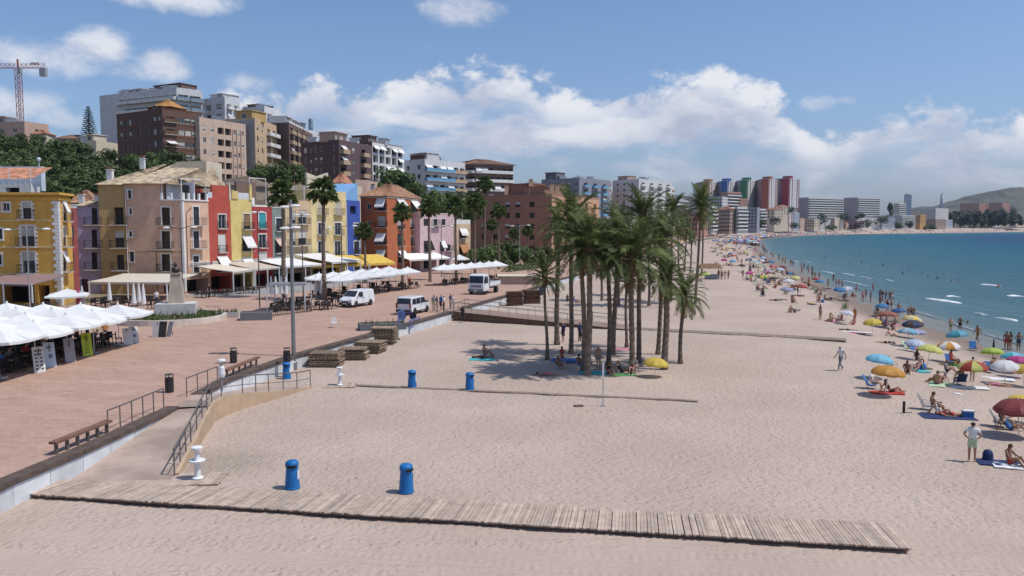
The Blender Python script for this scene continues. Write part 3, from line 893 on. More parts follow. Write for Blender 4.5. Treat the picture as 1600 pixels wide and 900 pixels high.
def fn(q): q.box((-3.1, 5.6, b.h + 1.5), (11, 1.0, 3.4)); q.tube([(2.0, 5.4, b.h + 3.2), (2.0, 5.4, b.h + 4.0)], .06, 5); q.lathe([(.01, 3.9), (.25, 4.05), (.28, 4.25), (.15, 4.45), (.01, 4.5)], 8, c=(2.0, 5.4, b.h))
b.add('stair_tower', fn, mat('pale_blue_wall', (.52, .60, .68), .9))
b = Bld('narrow_red_house', 'narrow pinkish red house squeezed between the yellow and lavender houses', [cxy(106, 103), cxy(120, 103.5)], PZ, zat(325, 103), stucco('pink_red_wall', (.42, .12, .11)), group=FR)
b.face(0, [W(b, 0, 112, 115.5, 352, 372), W(b, 0, 112, 115.5, 394, 412), W(b, 0, 111, 117, 440, 472, kind='b', door=1)])
b.flat_roof(.4, m=WHITEP, cap=WHITEP)
b = Bld('lavender_house', 'pale lavender house with two iron balconies beside the ochre house', [cxy(119.5, 105.5), cxy(154.5, 106)], PZ, zat(321, 106), stucco('lavender_wall', (.42, .43, .55)), group=FR)
b.face(0, GP(b, 0, [(143.5, 152)], [(325, 351), (359, 387), (394, 421)], balc='iron', kind='b', bw=2.3) + [W(b, 0, 128, 138, 436, 470, kind='b', door=1)])
b.rest(); b.w.add([Vector((p.x, p.y, b.h - .02)) for p in b.P], [(0, 1, 2, 3)], b.mi(CONC)); b.finish()
def fn(q):
	P = b.P; tiles(q, (P[0].x - .2, P[0].y - .4, b.h - .1), (P[1].x, P[1].y - .4, b.h - .1), (P[1].x, P[1].y + 7, b.h + 1.7), (P[0].x + 1.0, P[0].y + 7, b.h + 1.7))
b.add('roof', fn, TILEY); chimney(b, -.9, -2.6, .6, 1.2, z=b.h + .2); chimney(b, .9, -2.0, .6, 1.0, z=b.h + .3)
b = Bld('ochre_house', 'ochre brown house with glazed loggia under the old tiled roof', [cxy(154.5, 105.4), cxy(195.5, 105.7)], PZ, zat(288, 105.5), stucco('ochre_wall', (.47, .315, .145)), group=FR)
b.face(0, [W(b, 0, 173, 194.5, 290, 314, kind='b', deep=1.2), W(b, 0, 178, 193, 324, 351, balc='iron', kind='b', deep=.7, bw=2.4), W(b, 0, 180, 194, 361, 387, balc='iron', kind='b', bw=2.2, shut=.4), W(b, 0, 183, 194, 398, 422, kind='b', balc='iron', bw=2.0),
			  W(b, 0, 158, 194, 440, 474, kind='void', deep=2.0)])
b.rest(); b.finish()
def fn(q):
	P = b.P; tiles(q, (P[0].x - .4, P[0].y - .5, b.h - .1), (P[1].x, P[1].y - .5, b.h - .1), (P[1].x + 1.4, P[1].y + 10, b.h + 3.3), (P[0].x + 4.4, P[0].y + 10, b.h + 3.3))
	tiles(q, (P[0].x - .4, P[0].y + 18, b.h - .1), (P[0].x - .4, P[0].y - .5, b.h - .1), (P[0].x + 4.4, P[0].y + 10, b.h + 3.3), (P[0].x + 4.4, P[0].y + 10.1, b.h + 3.3))
b.add('roof', fn, TILEY); chimney(b, -.8, -2.2, .75, 1.5, z=b.h + .5); chimney(b, 1.9, 1.5, .6, 1.4, z=b.h + 2.4)
PEACH = stucco('peach_wall', (.64, .42, .30))
C = [cxy(195.8, 105.6), cxy(285.5, 105), onL(328)]
b = Bld('peach_house', 'peach corner house with white roof terrace beside the statue', C, PZ, zat(313, 105), PEACH, group=FR)
b.face(0, GP(b, 0, [(201, 206)], [(361, 370)], sur=1, st=.12, ref=201) + [W(b, 0, 201.5, 206, 325, 335, sur=1, st=.12), W(b, 0, 203, 209.5, 393, 409, sur=1, st=.1, kind='b')]
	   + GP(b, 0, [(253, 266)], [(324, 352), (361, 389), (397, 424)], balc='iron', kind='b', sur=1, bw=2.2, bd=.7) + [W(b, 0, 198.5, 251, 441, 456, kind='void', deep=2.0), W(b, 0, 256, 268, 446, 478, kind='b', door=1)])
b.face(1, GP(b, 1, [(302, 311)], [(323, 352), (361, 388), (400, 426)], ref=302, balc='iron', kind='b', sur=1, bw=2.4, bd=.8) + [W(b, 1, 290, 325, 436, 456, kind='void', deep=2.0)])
b.rest(); b.w.add([Vector((p.x, p.y, b.h - .02)) for p in b.P], [(0, 1, 2, 3)], b.mi(CONC)); b.finish()
uT, _ = face_u(b, 0, 250, 14)
P3 = lambda u, back, z: tuple(b.local(0, u, z, back))
zt = zat(287.5, 105.4) - PZ
def fn(q):
	A = b.local(0, 0, 0); 
	q.add([P3(0, 0, b.h), P3(uT, 0, b.h), P3(uT, 0, zt), P3(0, 0, zt), P3(0, 9, b.h), P3(uT, 9, b.h), P3(uT, 9, zt), P3(0, 9, zt)],
		  [(0, 1, 2, 3), (1, 5, 6, 2), (5, 4, 7, 6), (4, 0, 3, 7), (3, 2, 6, 7)])
b.add('top_storey', fn, PEACH)
o = link('window', win_mesh(.45, 1.1, 'b')[0], b.root, b.local(0, .55, b.h + .25, .0) + Vector((0, -.18, 0))); link('pane', win_mesh(.45, 1.1, 'b')[1], o)
q = MB(); q.box((-.07, -.03, .55), (.14, .06, 1.1)); q.box((.52, -.03, .55), (.14, .06, 1.1)); q.box((.225, -.03, 1.17), (.73, .062, .14)); q.box((.225, -.05, -.06), (.73, .10, .12))
q.build('window_surround', WFRAME, o)
def fn(q):
	tiles(q, P3(-.1, -.5, zt), P3(uT + .6, -.5, zt), P3(uT + 2.2, 10, zt + 3.2), P3(1.5, 10, zt + 3.2))
	tiles(q, P3(uT + .6, -.5, zt), P3(uT + 5.2, 9, zt - .2), P3(uT + 2.2, 10, zt + 3.2), P3(uT + 2.2, 10, zt + 3.2))
b.add('roof', fn, TILEY)
def fn(q):
	q.add([P3(uT - 3.2, 8, zt), P3(uT + 2.6, 8, zt), P3(uT + 2.6, 8, zt + 3.6), P3(uT - 1.6, 8, zt + 3.5), P3(uT - 3.2, 8, zt + 2.4), P3(uT - 3.2, 13, zt), P3(uT + 2.6, 13, zt), P3(uT + 2.6, 13, zt + 3.6), P3(uT - 1.6, 13, zt + 3.5), P3(uT - 3.2, 13, zt + 2.4)],
		  [(0, 1, 2, 3, 4), (5, 9, 8, 7, 6), (1, 6, 7, 2), (2, 7, 8, 3), (3, 8, 9, 4), (0, 4, 9, 5)])
b.add('gable', fn, mat('cream_plaster', (.60, .53, .40), .9, streak=True))
fm, pm = win_mesh(.6, .9, 'b'); o = link('window', fm, b.root, b.local(0, uT + 1.0, zt + 1.3, 8) + Vector((0, -.2, 0))); link('pane', pm, o)
def fn(q):
	L0 = b.seg(0)[2]; L1 = b.seg(1)[2]
	a, c = b.local(0, uT + .1, b.h + 1.25, 2.6), b.local(0, L0 + .4, b.h + 1.25, 2.6); q.bar(a, c, .2, 2.5)
	a, c = b.local(1, .3, b.h + 1.25, 2.8), b.local(1, L1, b.h + 1.25, 2.8); q.bar(a, c, .2, 2.5)
b.add('terrace_wall', fn, mat('grey_white_wall', (.56, .57, .60), .9, streak=True))
def fn(q):
	L0 = b.seg(0)[2]; L1 = b.seg(1)[2]
	for i, L, us in ((0, L0, (uT + .1, uT + 1.4, L0 - .12)), (1, L1, (.35, 1.3, 2.3, 3.3, L1 - .15))):
		for u in us: p = b.local(i, u, b.h + .5, .15); q.box(p, (.28, .28, 1.0), rz=b.rz(i))
		a, c = b.local(i, 0 if i else uT, b.h + .06, .02), b.local(i, L - (0 if i else .0), b.h + .06, .02); q.bar(a, c, .3, .16)
b.add('parapet', fn, WFRAME)
def fn(q):
	L0 = b.seg(0)[2]; L1 = b.seg(1)[2]
	for i, u in ((0, uT + .15), (0, L0 - .2), (1, L1 - .2)):
		p = b.local(i, u, b.h + 1.9, .2); q.box(p, (.09, .09, 1.9))
	a, c = b.local(0, L0 - .2, b.h + 2.85, .2), b.local(1, L1 - .2, b.h + 2.85, .2); q.bar(a, c, .1, .1)
	a, c = b.local(0, uT + .15, b.h + 2.85, .2), b.local(0, L0 - .2, b.h + 2.85, .2); q.bar(a, c, .1, .1)
	a, c = b.local(0, L0 - 1.4, b.h + 3.0, 2.2), b.local(1, L1 - .2, b.h + 2.86, .2); q.bar(a, c, 1.0, .05)
b.add('pergola', fn, WFRAME)
fm, pm = win_mesh(.9, 2.0, 'b'); o = link('door', fm, b.root, b.local(0, uT + 1.9, b.h + .1, 2.3) + Vector((0, -.2, 0))); link('pane', pm, o)
def fn(q):
	for i in (0, 1):
		A, d_, L, n = b.seg(i)
		a = A + n * .025; 
		q.bar(b.local(i, (L - .12 if i == 0 else .12), .3, -.026), b.local(i, (L - .12 if i == 0 else .12), b.h - .1, -.026), .24, .05, up=(n.x, n.y, 0))
b.add('corner_band', fn, WFRAME)
antenna(b, 1, 3)
CAB = mat('cable_dark', (.05, .04, .04), .7)
def fn(q):
	L0 = b.seg(0)[2]; z = zat(393, 105) - PZ
	q.tube([b.local(0, .1, z - .15, -.06), b.local(0, L0 * .5, z - .02, -.07), b.local(0, L0 - .2, z - .1, -.06)], .028, 4); q.tube([b.local(0, L0 * .52, z, -.06), b.local(0, L0 * .52, .5, -.06)], .03, 4)
	q.tube([b.local(1, .55, 1.0, -.07), b.local(1, .55, b.h - 1.6, -.07), b.local(1, 1.6, b.h - .9, -.07)], .035, 4)
b.add('cable', fn, CAB)
def fn(q): q.tube([b.local(0, .12, .2, -.08), b.local(0, .12, zt - .2, -.08)], .05, 5)
b.add('drainpipe', fn, WFRAME)
def slim(name, label, px0, px1, ytop, col, refpx, wins, par=.5, parm=None, cap=None, roofm=None, deep=9, y_is=None):
	p0, p1 = onL(px0), onL(px1)
	wl = col if not isinstance(col, tuple) else stucco(name + '_wall', col)
	b = Bld(name, label, [p0, p1], PZ, zat(ytop, (p0[1] + p1[1]) / 2), wl, closed=[inl(p1, deep), inl(p0, deep)], group=FR)
	b.face(0, [W(b, 0, *w_[:4], **w_[4]) for w_ in wins])
	return b
DRED = (.36, .060, .055)
b = slim('red_house', 'slim tomato red house with one white awning next to the peach house', 328, 362, 312, (.43, .085, .060), 340,
		 [(341, 353, 335, 357, dict(sur=1, st=.12, kind='w', balc='iron', bw=1.8, bd=.3)), (341, 353, 366, 394, dict(shut=1.0, sm=AWN, kind='w', balc='iron', bw=1.7, bd=.3)), (340, 354, 401, 424, dict(kind='d', awn=(1.5, 1.1), balc='iron', bw=2.0, bd=.5)), (330.5, 360, 431, 462, dict(kind='void', deep=2.0))])
b.flat_roof(.2)
def fn(q):
	L = b.seg(0)[2]; a, c = b.local(0, .9, b.h + 1.0, .25), b.local(0, L - .1, b.h + 1.0, .25); q.bar(a, c, .3, 2.0)
	a, c = b.local(0, L - .15, b.h + 1.05, .2), b.local(0, L + .1, b.h + 1.05, .2); q.bar(a, c, .5, 2.3, mi=1); q.bar(b.local(0, .1, b.h + .5, .3), b.local(0, .9, b.h + .5, .3), .4, 1.0, mi=2)
b.add('roof_room', fn, [stucco('red_house_wall', None), mat('cream_plaster', None), mat('pale_blue_wall', None)])
b = slim('slim_yellow_house', 'slim lemon yellow house with two white awnings between the red houses', 362.3, 395, 311, (.64, .51, .20), 380,
		 [(380, 391, 334, 358, dict(sur=1, st=.12, kind='b', shut=.8, sm=mat('brown_shutter', (.30, .18, .10), .7), balc='iron', bw=2.2, bd=.6)), (379, 392, 369, 392, dict(kind='d', awn=(1.5, 1.0), balc='iron', bw=2.2, bd=.6)), (379, 392, 403, 424, dict(kind='d', awn=(1.4, 1.0), balc='iron', bw=2.2, bd=.6)), (364.5, 393, 429, 460, dict(kind='void', deep=2.0))])
b.flat_roof(.9, m=mat('grey_white_wall', None))
def fn(q):
	q.bar(b.local(0, .25, b.h + .55, .1), b.local(0, 1.5, b.h + .55, .1), .5, 1.1); L = b.seg(0)[2]; q.bar(b.local(0, L - .5, b.h + 1.0, .1), b.local(0, L, b.h + 1.0, .1), .5, 2.2)
b.add('roof_pier', fn, stucco('slim_yellow_house_wall', None))
def fn(q):
	L = b.seg(0)[2]; A = [b.local(0, .2, b.h + 2.4, .3), b.local(0, L + .2, b.h + 2.4, .3), b.local(0, L + .2, b.h + 2.7, 3.2), b.local(0, .2, b.h + 2.7, 3.2)]
	q.add(A + [p + Vector((0, 0, -.06)) for p in A], [(0, 1, 2, 3), (7, 6, 5, 4), (0, 4, 5, 1), (1, 5, 6, 2), (2, 6, 7, 3), (3, 7, 4, 0)])
	for p in (A[0], A[1]): q.bar(p, Vector((p.x, p.y, b.h)), .08, .08, mi=1)
b.add('terrace_awning', fn, [mat('navy_canvas', (.055, .075, .13), .85), WFRAME])
b = slim('crimson_house', 'dark crimson house with turquoise shutter and white stepped parapet', 395.3, 426.5, 323, DRED, 410,
		 [(404.5, 415, 333, 357, dict(sur=1, st=.15, kind='w', shut=1.0, sm=TEAL, balc='iron', bw=1.7, bd=.25)), (404.5, 416, 366, 387, dict(sur=1, st=.12, kind='w', balc='iron', bw=1.8, bd=.4)), (405, 418, 393, 418, dict(kind='w', shut=.9, sm=SHUT, balc='iron', bw=2.0, bd=.5)), (397.5, 424.5, 428, 457, dict(kind='void', deep=2.0))])
b.flat_roof(.25, m=WFRAME)
def fn(q):
	L = b.seg(0)[2]
	for u in (.3, L - .3): q.bar(b.local(0, u - .3, b.h + .75, .1), b.local(0, u + .3, b.h + .75, .1), .32, 1.1)
	for u in (.1, L - .8): q.bar(b.local(0, u, b.h + .3, .4), b.local(0, u, b.h + 4.2, .4), .1, .1)
	q.bar(b.local(0, .1, b.h + 4.2, .4), b.local(0, L - .8, b.h + 4.2, .4), .1, .1)
b.add('parapet_pier', fn, WFRAME)
def fn(q): L = b.seg(0)[2]; q.bar(b.local(0, .1, b.h + 1.9, 3), b.local(0, L, b.h + 1.9, 3), .25, 3.8)
b.add('roof_room', fn, mat('brown_plaster', (.20, .13, .10), .9))
b = slim('grey_green_house', 'slim grey green house half hidden behind a tall promenade palm', 426.8, 447, 330, (.20, .25, .225), 432,
		 [(431, 440, 341, 361, dict(sur=1, st=.16, kind='b', balc='iron', bw=1.8, bd=.4)), (430.5, 441, 373, 395, dict(kind='d', awn=(.9, .8), am=mat('pink_canvas', (.55, .38, .33), .85), balc='iron', bw=2.0, bd=.5)), (430.5, 441, 402, 424, dict(kind='d', awn=(1.5, .7))), (429, 445, 428, 454, dict(kind='void', deep=2.0))])
b.flat_roof(.5, cap=WFRAME)
b = slim('tan_house', 'tan apartment house with wide glazed galleries behind the tall lamp post', 447.3, 487, 318, (.57, .43, .27), 460,
		 [(452, 462, y0, y1, dict(kind='w', shut=.7, balc='iron', bw=2.8, bd=.6)) for y0, y1 in ((329, 350), (362, 384), (397, 419))] + [(467, 479, y0, y1, dict(kind='w', shut=.5, balc='iron', bw=3.0, bd=.6)) for y0, y1 in ((328, 350), (361, 383), (396, 418))] + [(450, 485, 426, 450, dict(kind='void', deep=2.0))])
b.flat_roof(.5)
def fn(q):
	L = b.seg(0)[2]; q.bar(b.local(0, 0.2, b.h + 1.4, 3.5), b.local(0, L, b.h + 1.4, 3.5), .3, 2.8)
	q.bar(b.local(0, .0, b.h + 2.9, 1.2), b.local(0, L * .5, b.h + 2.9, 1.2), .3, .25, mi=1)
	for u in (.1, L * .5, L * .95): q.bar(b.local(0, u, b.h, 1.0), b.local(0, u, b.h + 2.9, 1.0), .16, .16, mi=1)
b.add('penthouse', fn, [mat('taupe_plaster', (.36, .29, .22), .9), WFRAME])
b = slim('light_yellow_house', 'light yellow four storey house with paired balconies beside the blue house', 487.3, 542, 303, (.68, .56, .29), 500,
		 [(c0, c1, y0, y1, dict(kind='w' if r else 'w', sur=1 if r else None, shut=1.0 if not r else 0, sm=AWNB, balc='iron', bw=2.6, bd=.6)) for r, (y0, y1) in enumerate(((314, 335), (348, 367), (377, 402))) for c0, c1 in ((497, 508), (523, 533))] + [(490, 539.5, 418, 440, dict(kind='void', deep=2.0))])
b.flat_roof(.5)
def fn(q):
	L = b.seg(0)[2]
	q.bar(b.local(0, .3, b.h + 1.2, 1.0), b.local(0, L * .55, b.h + 1.2, 1.0), .3, 2.4)
	q.add([b.local(0, .2, b.h + 2.4, .8), b.local(0, L * .6, b.h + 2.4, .8), b.local(0, L * .6, b.h + 3.6, .8), b.local(0, L * .3, b.h + 2.8, .8), b.local(0, .2, b.h + 3.3, .8), b.local(0, .2, b.h + 2.4, 1.2), b.local(0, L * .6, b.h + 2.4, 1.2), b.local(0, L * .6, b.h + 3.6, 1.2), b.local(0, L * .3, b.h + 2.8, 1.2), b.local(0, .2, b.h + 3.3, 1.2)], [(0, 1, 2, 3, 4), (9, 8, 7, 6, 5), (1, 6, 7, 2), (2, 7, 8, 3), (3, 8, 9, 4), (4, 9, 5, 0)])
b.add('roof_room', fn, mat('cream_plaster', None))
b = slim('blue_house', 'narrow cobalt blue house beside the big burnt orange corner house', 542.3, 563.5, 316, (.050, .095, .36), 555,
		 [(553, 561, 349, 366, dict(sur=1, st=.14, kind='b', balc='iron', bw=1.9, bd=.4)), (553, 561, 377, 397, dict(sur=1, st=.14, kind='b', balc='iron', bw=1.9, bd=.4)), (553, 562, 407, 428, dict(sur=1, st=.14, kind='b')), (547, 556, 322, 334, dict(kind='d', deep=.6))])
b.flat_roof(.3)
def fn(q):
	L = b.seg(0)[2]
	q.add([b.local(0, -.3, b.h, .2), b.local(0, L * .9, b.h, .2), b.local(0, L * .9, b.h + 3.4, .2), b.local(0, -.3, b.h + 1.2, .2), b.local(0, -.3, b.h, 5), b.local(0, L * .9, b.h, 5), b.local(0, L * .9, b.h + 3.4, 5), b.local(0, -.3, b.h + 1.2, 5)], [(0, 1, 2, 3), (5, 4, 7, 6), (3, 2, 6, 7), (1, 5, 6, 2), (4, 0, 3, 7)])
b.add('stair_tower', fn, stucco('sky_blue_wall', (.20, .38, .62)))
def fn(q): q.bar(b.local(0, .0, .0, -.03), b.local(0, .0, b.h, -.03), .28, .06, up=(1, 0, 0))
b.add('corner_band', fn, WFRAME)
C = [onL(563.8), cxy(604, 148), None]
p = onL(604)
C = [cxy(563.8, 149), cxy(604.5, 147), cxy(657, 163)]
b = Bld('orange_house', 'big burnt orange corner house with hipped tile roof and white awnings', C, PZ, zat(307, 147), stucco('orange_wall', (.42, .135, .060)), group=FR)
b.face(0, [W(b, 0, 573, 580, 318, 328)] + [W(b, 0, 590, 605 - 3, y0, y1, kind='d', awn=(1.35, 1.0) if k in (0, 2, 3) else None, shut=0 if k != 1 else .9, balc='iron', bw=2.6, bd=.4) for k, (y0, y1) in enumerate(((311, 329), (338, 355), (365, 382), (391, 409)))] + [W(b, 0, 574, 580, 345, 353)])
b.face(1, [W(b, 1, c0, c1, y0, y1, kind='d', balc='iron', bw=2.6, bd=.5, awn=(1.3, 1.1) if a_ else None, shut=0 if a_ else s_) for c0, c1, y0, y1, a_, s_ in
		   ((620, 631, 312, 330, 1, 0), (642, 652, 314, 331, 1, 0), (621, 631, 340, 358, 0, .7), (641, 651, 341, 358, 0, .8), (621, 631, 366, 384, 0, 0), (642, 651, 367, 384, 0, .2), (622, 632, 392, 410, 1, 0), (642, 651, 391, 408, 0, .2))])
b.tile_roof(2.6, .5, TERR)
chimney(b, -4, 2, .8, 1.2, z=b.h + 1.2)
ORA = b
C = [cxy(656, 158), cxy(708, 168)]
b = Bld('pink_house', 'pale pink house with dark balconies on the far side of the orange house', C, PZ, zat(336, 162), stucco('pink_wall', (.58, .43, .44)), group=FR)
b.face(0, [W(b, 0, 662, 669, 342, 353, kind='b'), W(b, 0, 677, 683.5, 342, 352, sur=1, kind='b', balc='iron', bw=2.6), W(b, 0, 690, 696, 342, 352, sur=1, kind='b'), W(b, 0, 663, 674, 377, 393, kind='d', awn=(1.6, .8), am=DARK),
			  W(b, 0, 688, 694, 376, 393, kind='d', awn=(1.3, .8)), W(b, 0, 697, 704, 382, 392, kind='b', balc='iron', bw=2.6), W(b, 0, 662, 682, 398, 420, kind='void', deep=1.5), W(b, 0, 686, 704, 400, 420, kind='void', deep=1.5)])
b.flat_roof(.3, cap=WFRAME)
def fn(q): q.box((-1, 3, b.h + 1.0), (6, 4, 2.0))
b.add('roof_room', fn, stucco('red_house_wall', None))
C = [cxy(708.5, 168), cxy(735, 173)]
b = Bld('small_peach_house', 'low cream peach house with brown awning beside the pink house', C, PZ, zat(350, 170), stucco('cream_peach_wall', (.58, .43, .28)), group=FR)
b.face(0, [W(b, 0, 718, 728, 357, 372, kind='d', awn=(1.3, .8), balc='iron', bw=2.0), W(b, 0, 718, 729, 381, 397, kind='d', awn=(1.8, 1.0), am=AWNO), W(b, 0, 712, 732, 404, 418, kind='void', deep=1.5)])
b.flat_roof(.9, m=WHITEP)
def fn(q):
	for u in (.3, 3.5): q.bar(b.local(0, u, b.h, .3), b.local(0, u, b.h + 2.6, .3), .08, .08)
	q.bar(b.local(0, .3, b.h + 2.6, .3), b.local(0, 3.5, b.h + 2.6, .3), .08, .08)
b.add('pergola', fn, WFRAME)
def filler(name, label, c, ytop, yb, col, roof='flat', rise=1.5, cols=(), rows=(), m=None):
	Y0 = c[0][1]
	b = Bld(name, label, c, PZ, zat(ytop, Y0), col, group='houses behind the promenade front')
	if cols: b.face(0, GP(b, 0, cols, rows, kind='b'))
	if roof == 'flat': b.flat_roof(.5)
	else: b.tile_roof(rise, .4, m or TILEY)
	return b
TAUPE = mat('taupe_plaster', None)
filler('back_house', 'long taupe house with sloping roof behind the red houses', [cxy(318, 130), cxy(430, 142), cxy(452, 160)], 288, 320, TAUPE, 'tile', 2.0, m=mat('roof_grey_brown', (.20, .155, .12), .9, .3, 1.2, .5))
filler('back_house', 'long pale taupe house with white trim behind the tan house', [cxy(425, 150), cxy(490, 158), cxy(500, 170)], 291, 320, TAUPE, 'flat', cols=[(435, 440), (445, 450), (456, 461)], rows=[(296, 304)])
filler('back_house', 'small cream house with tiled roof behind the lavender house', [cxy(108, 122), cxy(150, 122), cxy(165, 132)], 318, 340, mat('cream_plaster', None), 'tile', 2.2, m=TERR)
filler('back_house', 'cream flat house behind the light yellow house', [cxy(515, 160), cxy(556, 166), cxy(566, 178)], 290, 320, mat('cream_plaster', None), 'flat')
filler('back_house', 'white gabled cottage with red roof up behind the blue house', [cxy(520, 185), cxy(533, 182), cxy(552, 192)], 287, 320, WHITEP, 'tile', 2.5, m=TILER)
filler('back_house', 'pinkish house up behind the orange house roof', [cxy(556, 182), cxy(574, 184), cxy(590, 194)], 284, 320, mat('pinkish_plaster', (.50, .35, .28), .9), 'flat')
filler('back_house', 'vermilion narrow house rising behind the peach house', [cxy(294, 150), cxy(314, 150), cxy(322, 158)], 262, 320, stucco('vermilion_wall', (.40, .07, .05)), 'flat', cols=[(296, 301), (304, 309)], rows=[(268, 277)])
# ------------------------------------------------------------------ apartment blocks on the hill
HG = 'apartment blocks on the hill above the old town'
def HB(name, label, cs, ytop, zbase, wall, ref=None, group=HG, closed=None):
	"""cs: (px, depth) of the visible plan corners; the roof shows at row ytop at corner ref"""
	ref = ref if ref is not None else (1 if len(cs) > 2 else 0)
	z1 = zat(ytop, cs[ref][1])
	C = [(xat(p, Y, z1 - 8), Y) for p, Y in cs]
	return Bld(name, label, C, zbase, z1, wall, closed=closed, group=group)
def rowv(b, n, fh=3.0, sill=.9, off=.9, skip=0): return [b.h - off - fh * (k + 1) + sill for k in range(skip, n)]
def FW(b, i, n, cols, w=1.2, h=1.4, sill=.9, fh=3.0, off=.5, shut=.35, kind='w', awn=0.0, skip=0, **kw):
	L = b.seg(i)[2]; out = []
	for v in rowv(b, n, fh, sill, off, skip):
		for c in cols:
			ww = c[1] if hasattr(c, '__len__') else w; cc = c[0] if hasattr(c, '__len__') else c
			d_ = dict(u=cc * L - ww / 2, v=v, w=ww, h=h, kind=kind); d_.update(kw); out.append(d_)
	return vary(out, shut, awn)
def lin(a, b_, n): return [a + (b_ - a) * k / max(1, n - 1) for k in range(n)]
def bal(ws, style, w, d=1.1, every=1):
	for k, x in enumerate(ws):
		if k % every == 0: x.update(balc=style, bw=w, bd=d)
	return ws
def clutter(b, n, seed, hmax=2.4):
	rr = random.Random(seed)
	A, d0, L0, n0 = b.seg(0)
	P = b.P; ax, ay = P[1] - P[0], P[-1] - P[0]
	for k in range(n):
		p = P[0] + ax * rr.uniform(.08, .9) + ay * rr.uniform(.1, .6)
		t = rr.random()
		if t < .4: antenna(b, p.x, p.y, rr.uniform(1.4, 2.6))
		elif t < .7:
			b.add('roof_hut', lambda q: (q.box((0, 0, .8), (rr.uniform(1.6, 3), 2, 1.6 + .4)), q.box((0, 0, 1.9), (3.2, 2.3, .14))), mat('grey_white_wall', None), (p.x, p.y, b.h))
		else: chimney(b, p.x, p.y, .6, rr.uniform(.9, 1.6))
def penthouse(b, u0, u1, h, m, back=3.0, deep=6, i=0, wins=True):
	def fn(q):
		a, c = b.local(i, u0, b.h + h / 2, back + deep / 2), b.local(i, u1, b.h + h / 2, back + deep / 2); q.bar(a, c, deep, h)
		a, c = b.local(i, u0 - .25, b.h + h + .1, back + deep / 2 - .2), b.local(i, u1 + .25, b.h + h + .1, back + deep / 2 - .2); q.bar(a, c, deep + .6, .2)
	o = b.add('penthouse', fn, m)
	if wins:
		n = max(1, int((u1 - u0) / 3.2))
		for k in range(n):
			fm, pm = win_mesh(1.4, 1.3, 'w'); p = b.local(i, u0 + (u1 - u0) * (k + .5) / n - .7, b.h + .7, back); nn = b.seg(i)[3]
			w_ = link('window', fm, b.root, p + Vector((nn.x, nn.y, 0)) * .17, b.rz(i)); link('pane', pm, w_)
	return o
WHT = stucco('white_block_wall', (.60, .60, .60)); BRN = stucco('brown_brick_wall', (.150, .088, .068)); BEI = stucco('beige_pink_wall', (.56, .42, .33))
TAN = stucco('tan_block_wall', (.56, .41, .26)); DBR = stucco('dark_brown_wall', (.17, .115, .10)); PUR = stucco('purple_brown_wall', (.125, .082, .085))
b = HB('apartment_block', 'long white stepped slab block topping the hill with grey gable end', [(157, 262), (277, 246), (317, 252)], 141, 14, WHT)
b.face(0, bal(FW(b, 0, 5, lin(.30, .96, 9), 2.6, 1.6, .7, deep=1.0, back=DARK, shut=.4, awn=.15), 'white', 3.1, 1.2))
b.face(1, bal(FW(b, 1, 6, [.25, .72], 3.4, 1.7, .7, deep=1.0, shut=.4, awn=.2), 'glass', 4.6, 1.1))
b.flat_roof(.9); penthouse(b, 9, 18, 2.0, mat('grey_white_wall', None), 2); penthouse(b, 22, 34, 2.6, DBR, 3); clutter(b, 26, 3)
WB = b
b = HB('apartment_block', 'white stepped slab block in the middle of the hilltop row', [(316, 256), (352, 250), (376, 258)], 155, 14, WHT)
b.face(0, FW(b, 0, 6, [.3, .75], 2.6, 1.6, .7, deep=.8, shut=.4)); b.face(1, bal(FW(b, 1, 6, [.28, .75], 2.4, 1.6, .7, deep=.8, awn=.2), 'white', 3.0, 1.0))
b.flat_roof(.9); penthouse(b, 2, 8, 2.2, WHT, 2); clutter(b, 7, 5)
b = HB('apartment_block', 'white stepped slab block with curved dark roof line above the tan block', [(374, 262), (414, 256), (440, 266)], 170, 14, WHT)
b.face(0, FW(b, 0, 4, [.2, .5, .8], 2.0, 1.6, .7, deep=.8)); b.face(1, bal(FW(b, 1, 4, [.3, .75], 2.6, 1.6, .7, deep=.8, awn=.3), 'white', 3.2, 1.0))
b.flat_roof(.9); penthouse(b, 2, 7, 2.0, BRN, 2); clutter(b, 7, 6)
b = HB('apartment_block', 'dark brown brick block with orange hipped lantern and one white awning', [(184, 211), (255, 200), (312.5, 207.5)], 173, 14, BRN)
b.face(0, FW(b, 0, 7, [.10, .22, .30, .50, .68, .84, .93], 1.1, 1.3, shut=.5, kind='b') )
ws = FW(b, 1, 7, [.20, .50, .68, .86], 1.5, 1.3, shut=.55, kind='w'); ws += []
for k, x in enumerate(ws):
	if k % 4 == 0: x.update(w=2.2, u=x['u'] - .3, deep=.9, balc='brown', bw=3.4, bd=.5)
ws[8].update(awn=(.6, 1.8)); ws[8].pop('shut', 0)
b.face(1, ws); b.flat_roof(.5, cap=stucco('rust_cap', (.30, .12, .05)))
def fn(q):
	for k in range(6):
		z = b.h - .55 - 3.0 * (k + 1) + .55
		for i in (0, 1): A, d_, L, n = b.seg(i); a, c = A + n * .03, A + d_ * L + n * .03; q.bar((a.x, a.y, z), (c.x, c.y, z), .06, .35)
b.add('string_course', fn, stucco('rust_band', (.19, .095, .06)))
penthouse(b, 11.5, 17.5, 1.4, BRN, 1.5, 7)
def fn(q):
	c = b.local(0, 15, b.h + 1.5, 5)
	for s_ in range(4):
		a0, a1 = s_ * math.pi / 2 + .5, (s_ + 1) * math.pi / 2 + .5
		tiles(q, c + Vector((math.cos(a0) * 4.6, math.sin(a0) * 4.6, 0)), c + Vector((math.cos(a1) * 4.6, math.sin(a1) * 4.6, 0)), c + Vector((0, 0, 2.3)), c + Vector((0, 0, 2.3)))
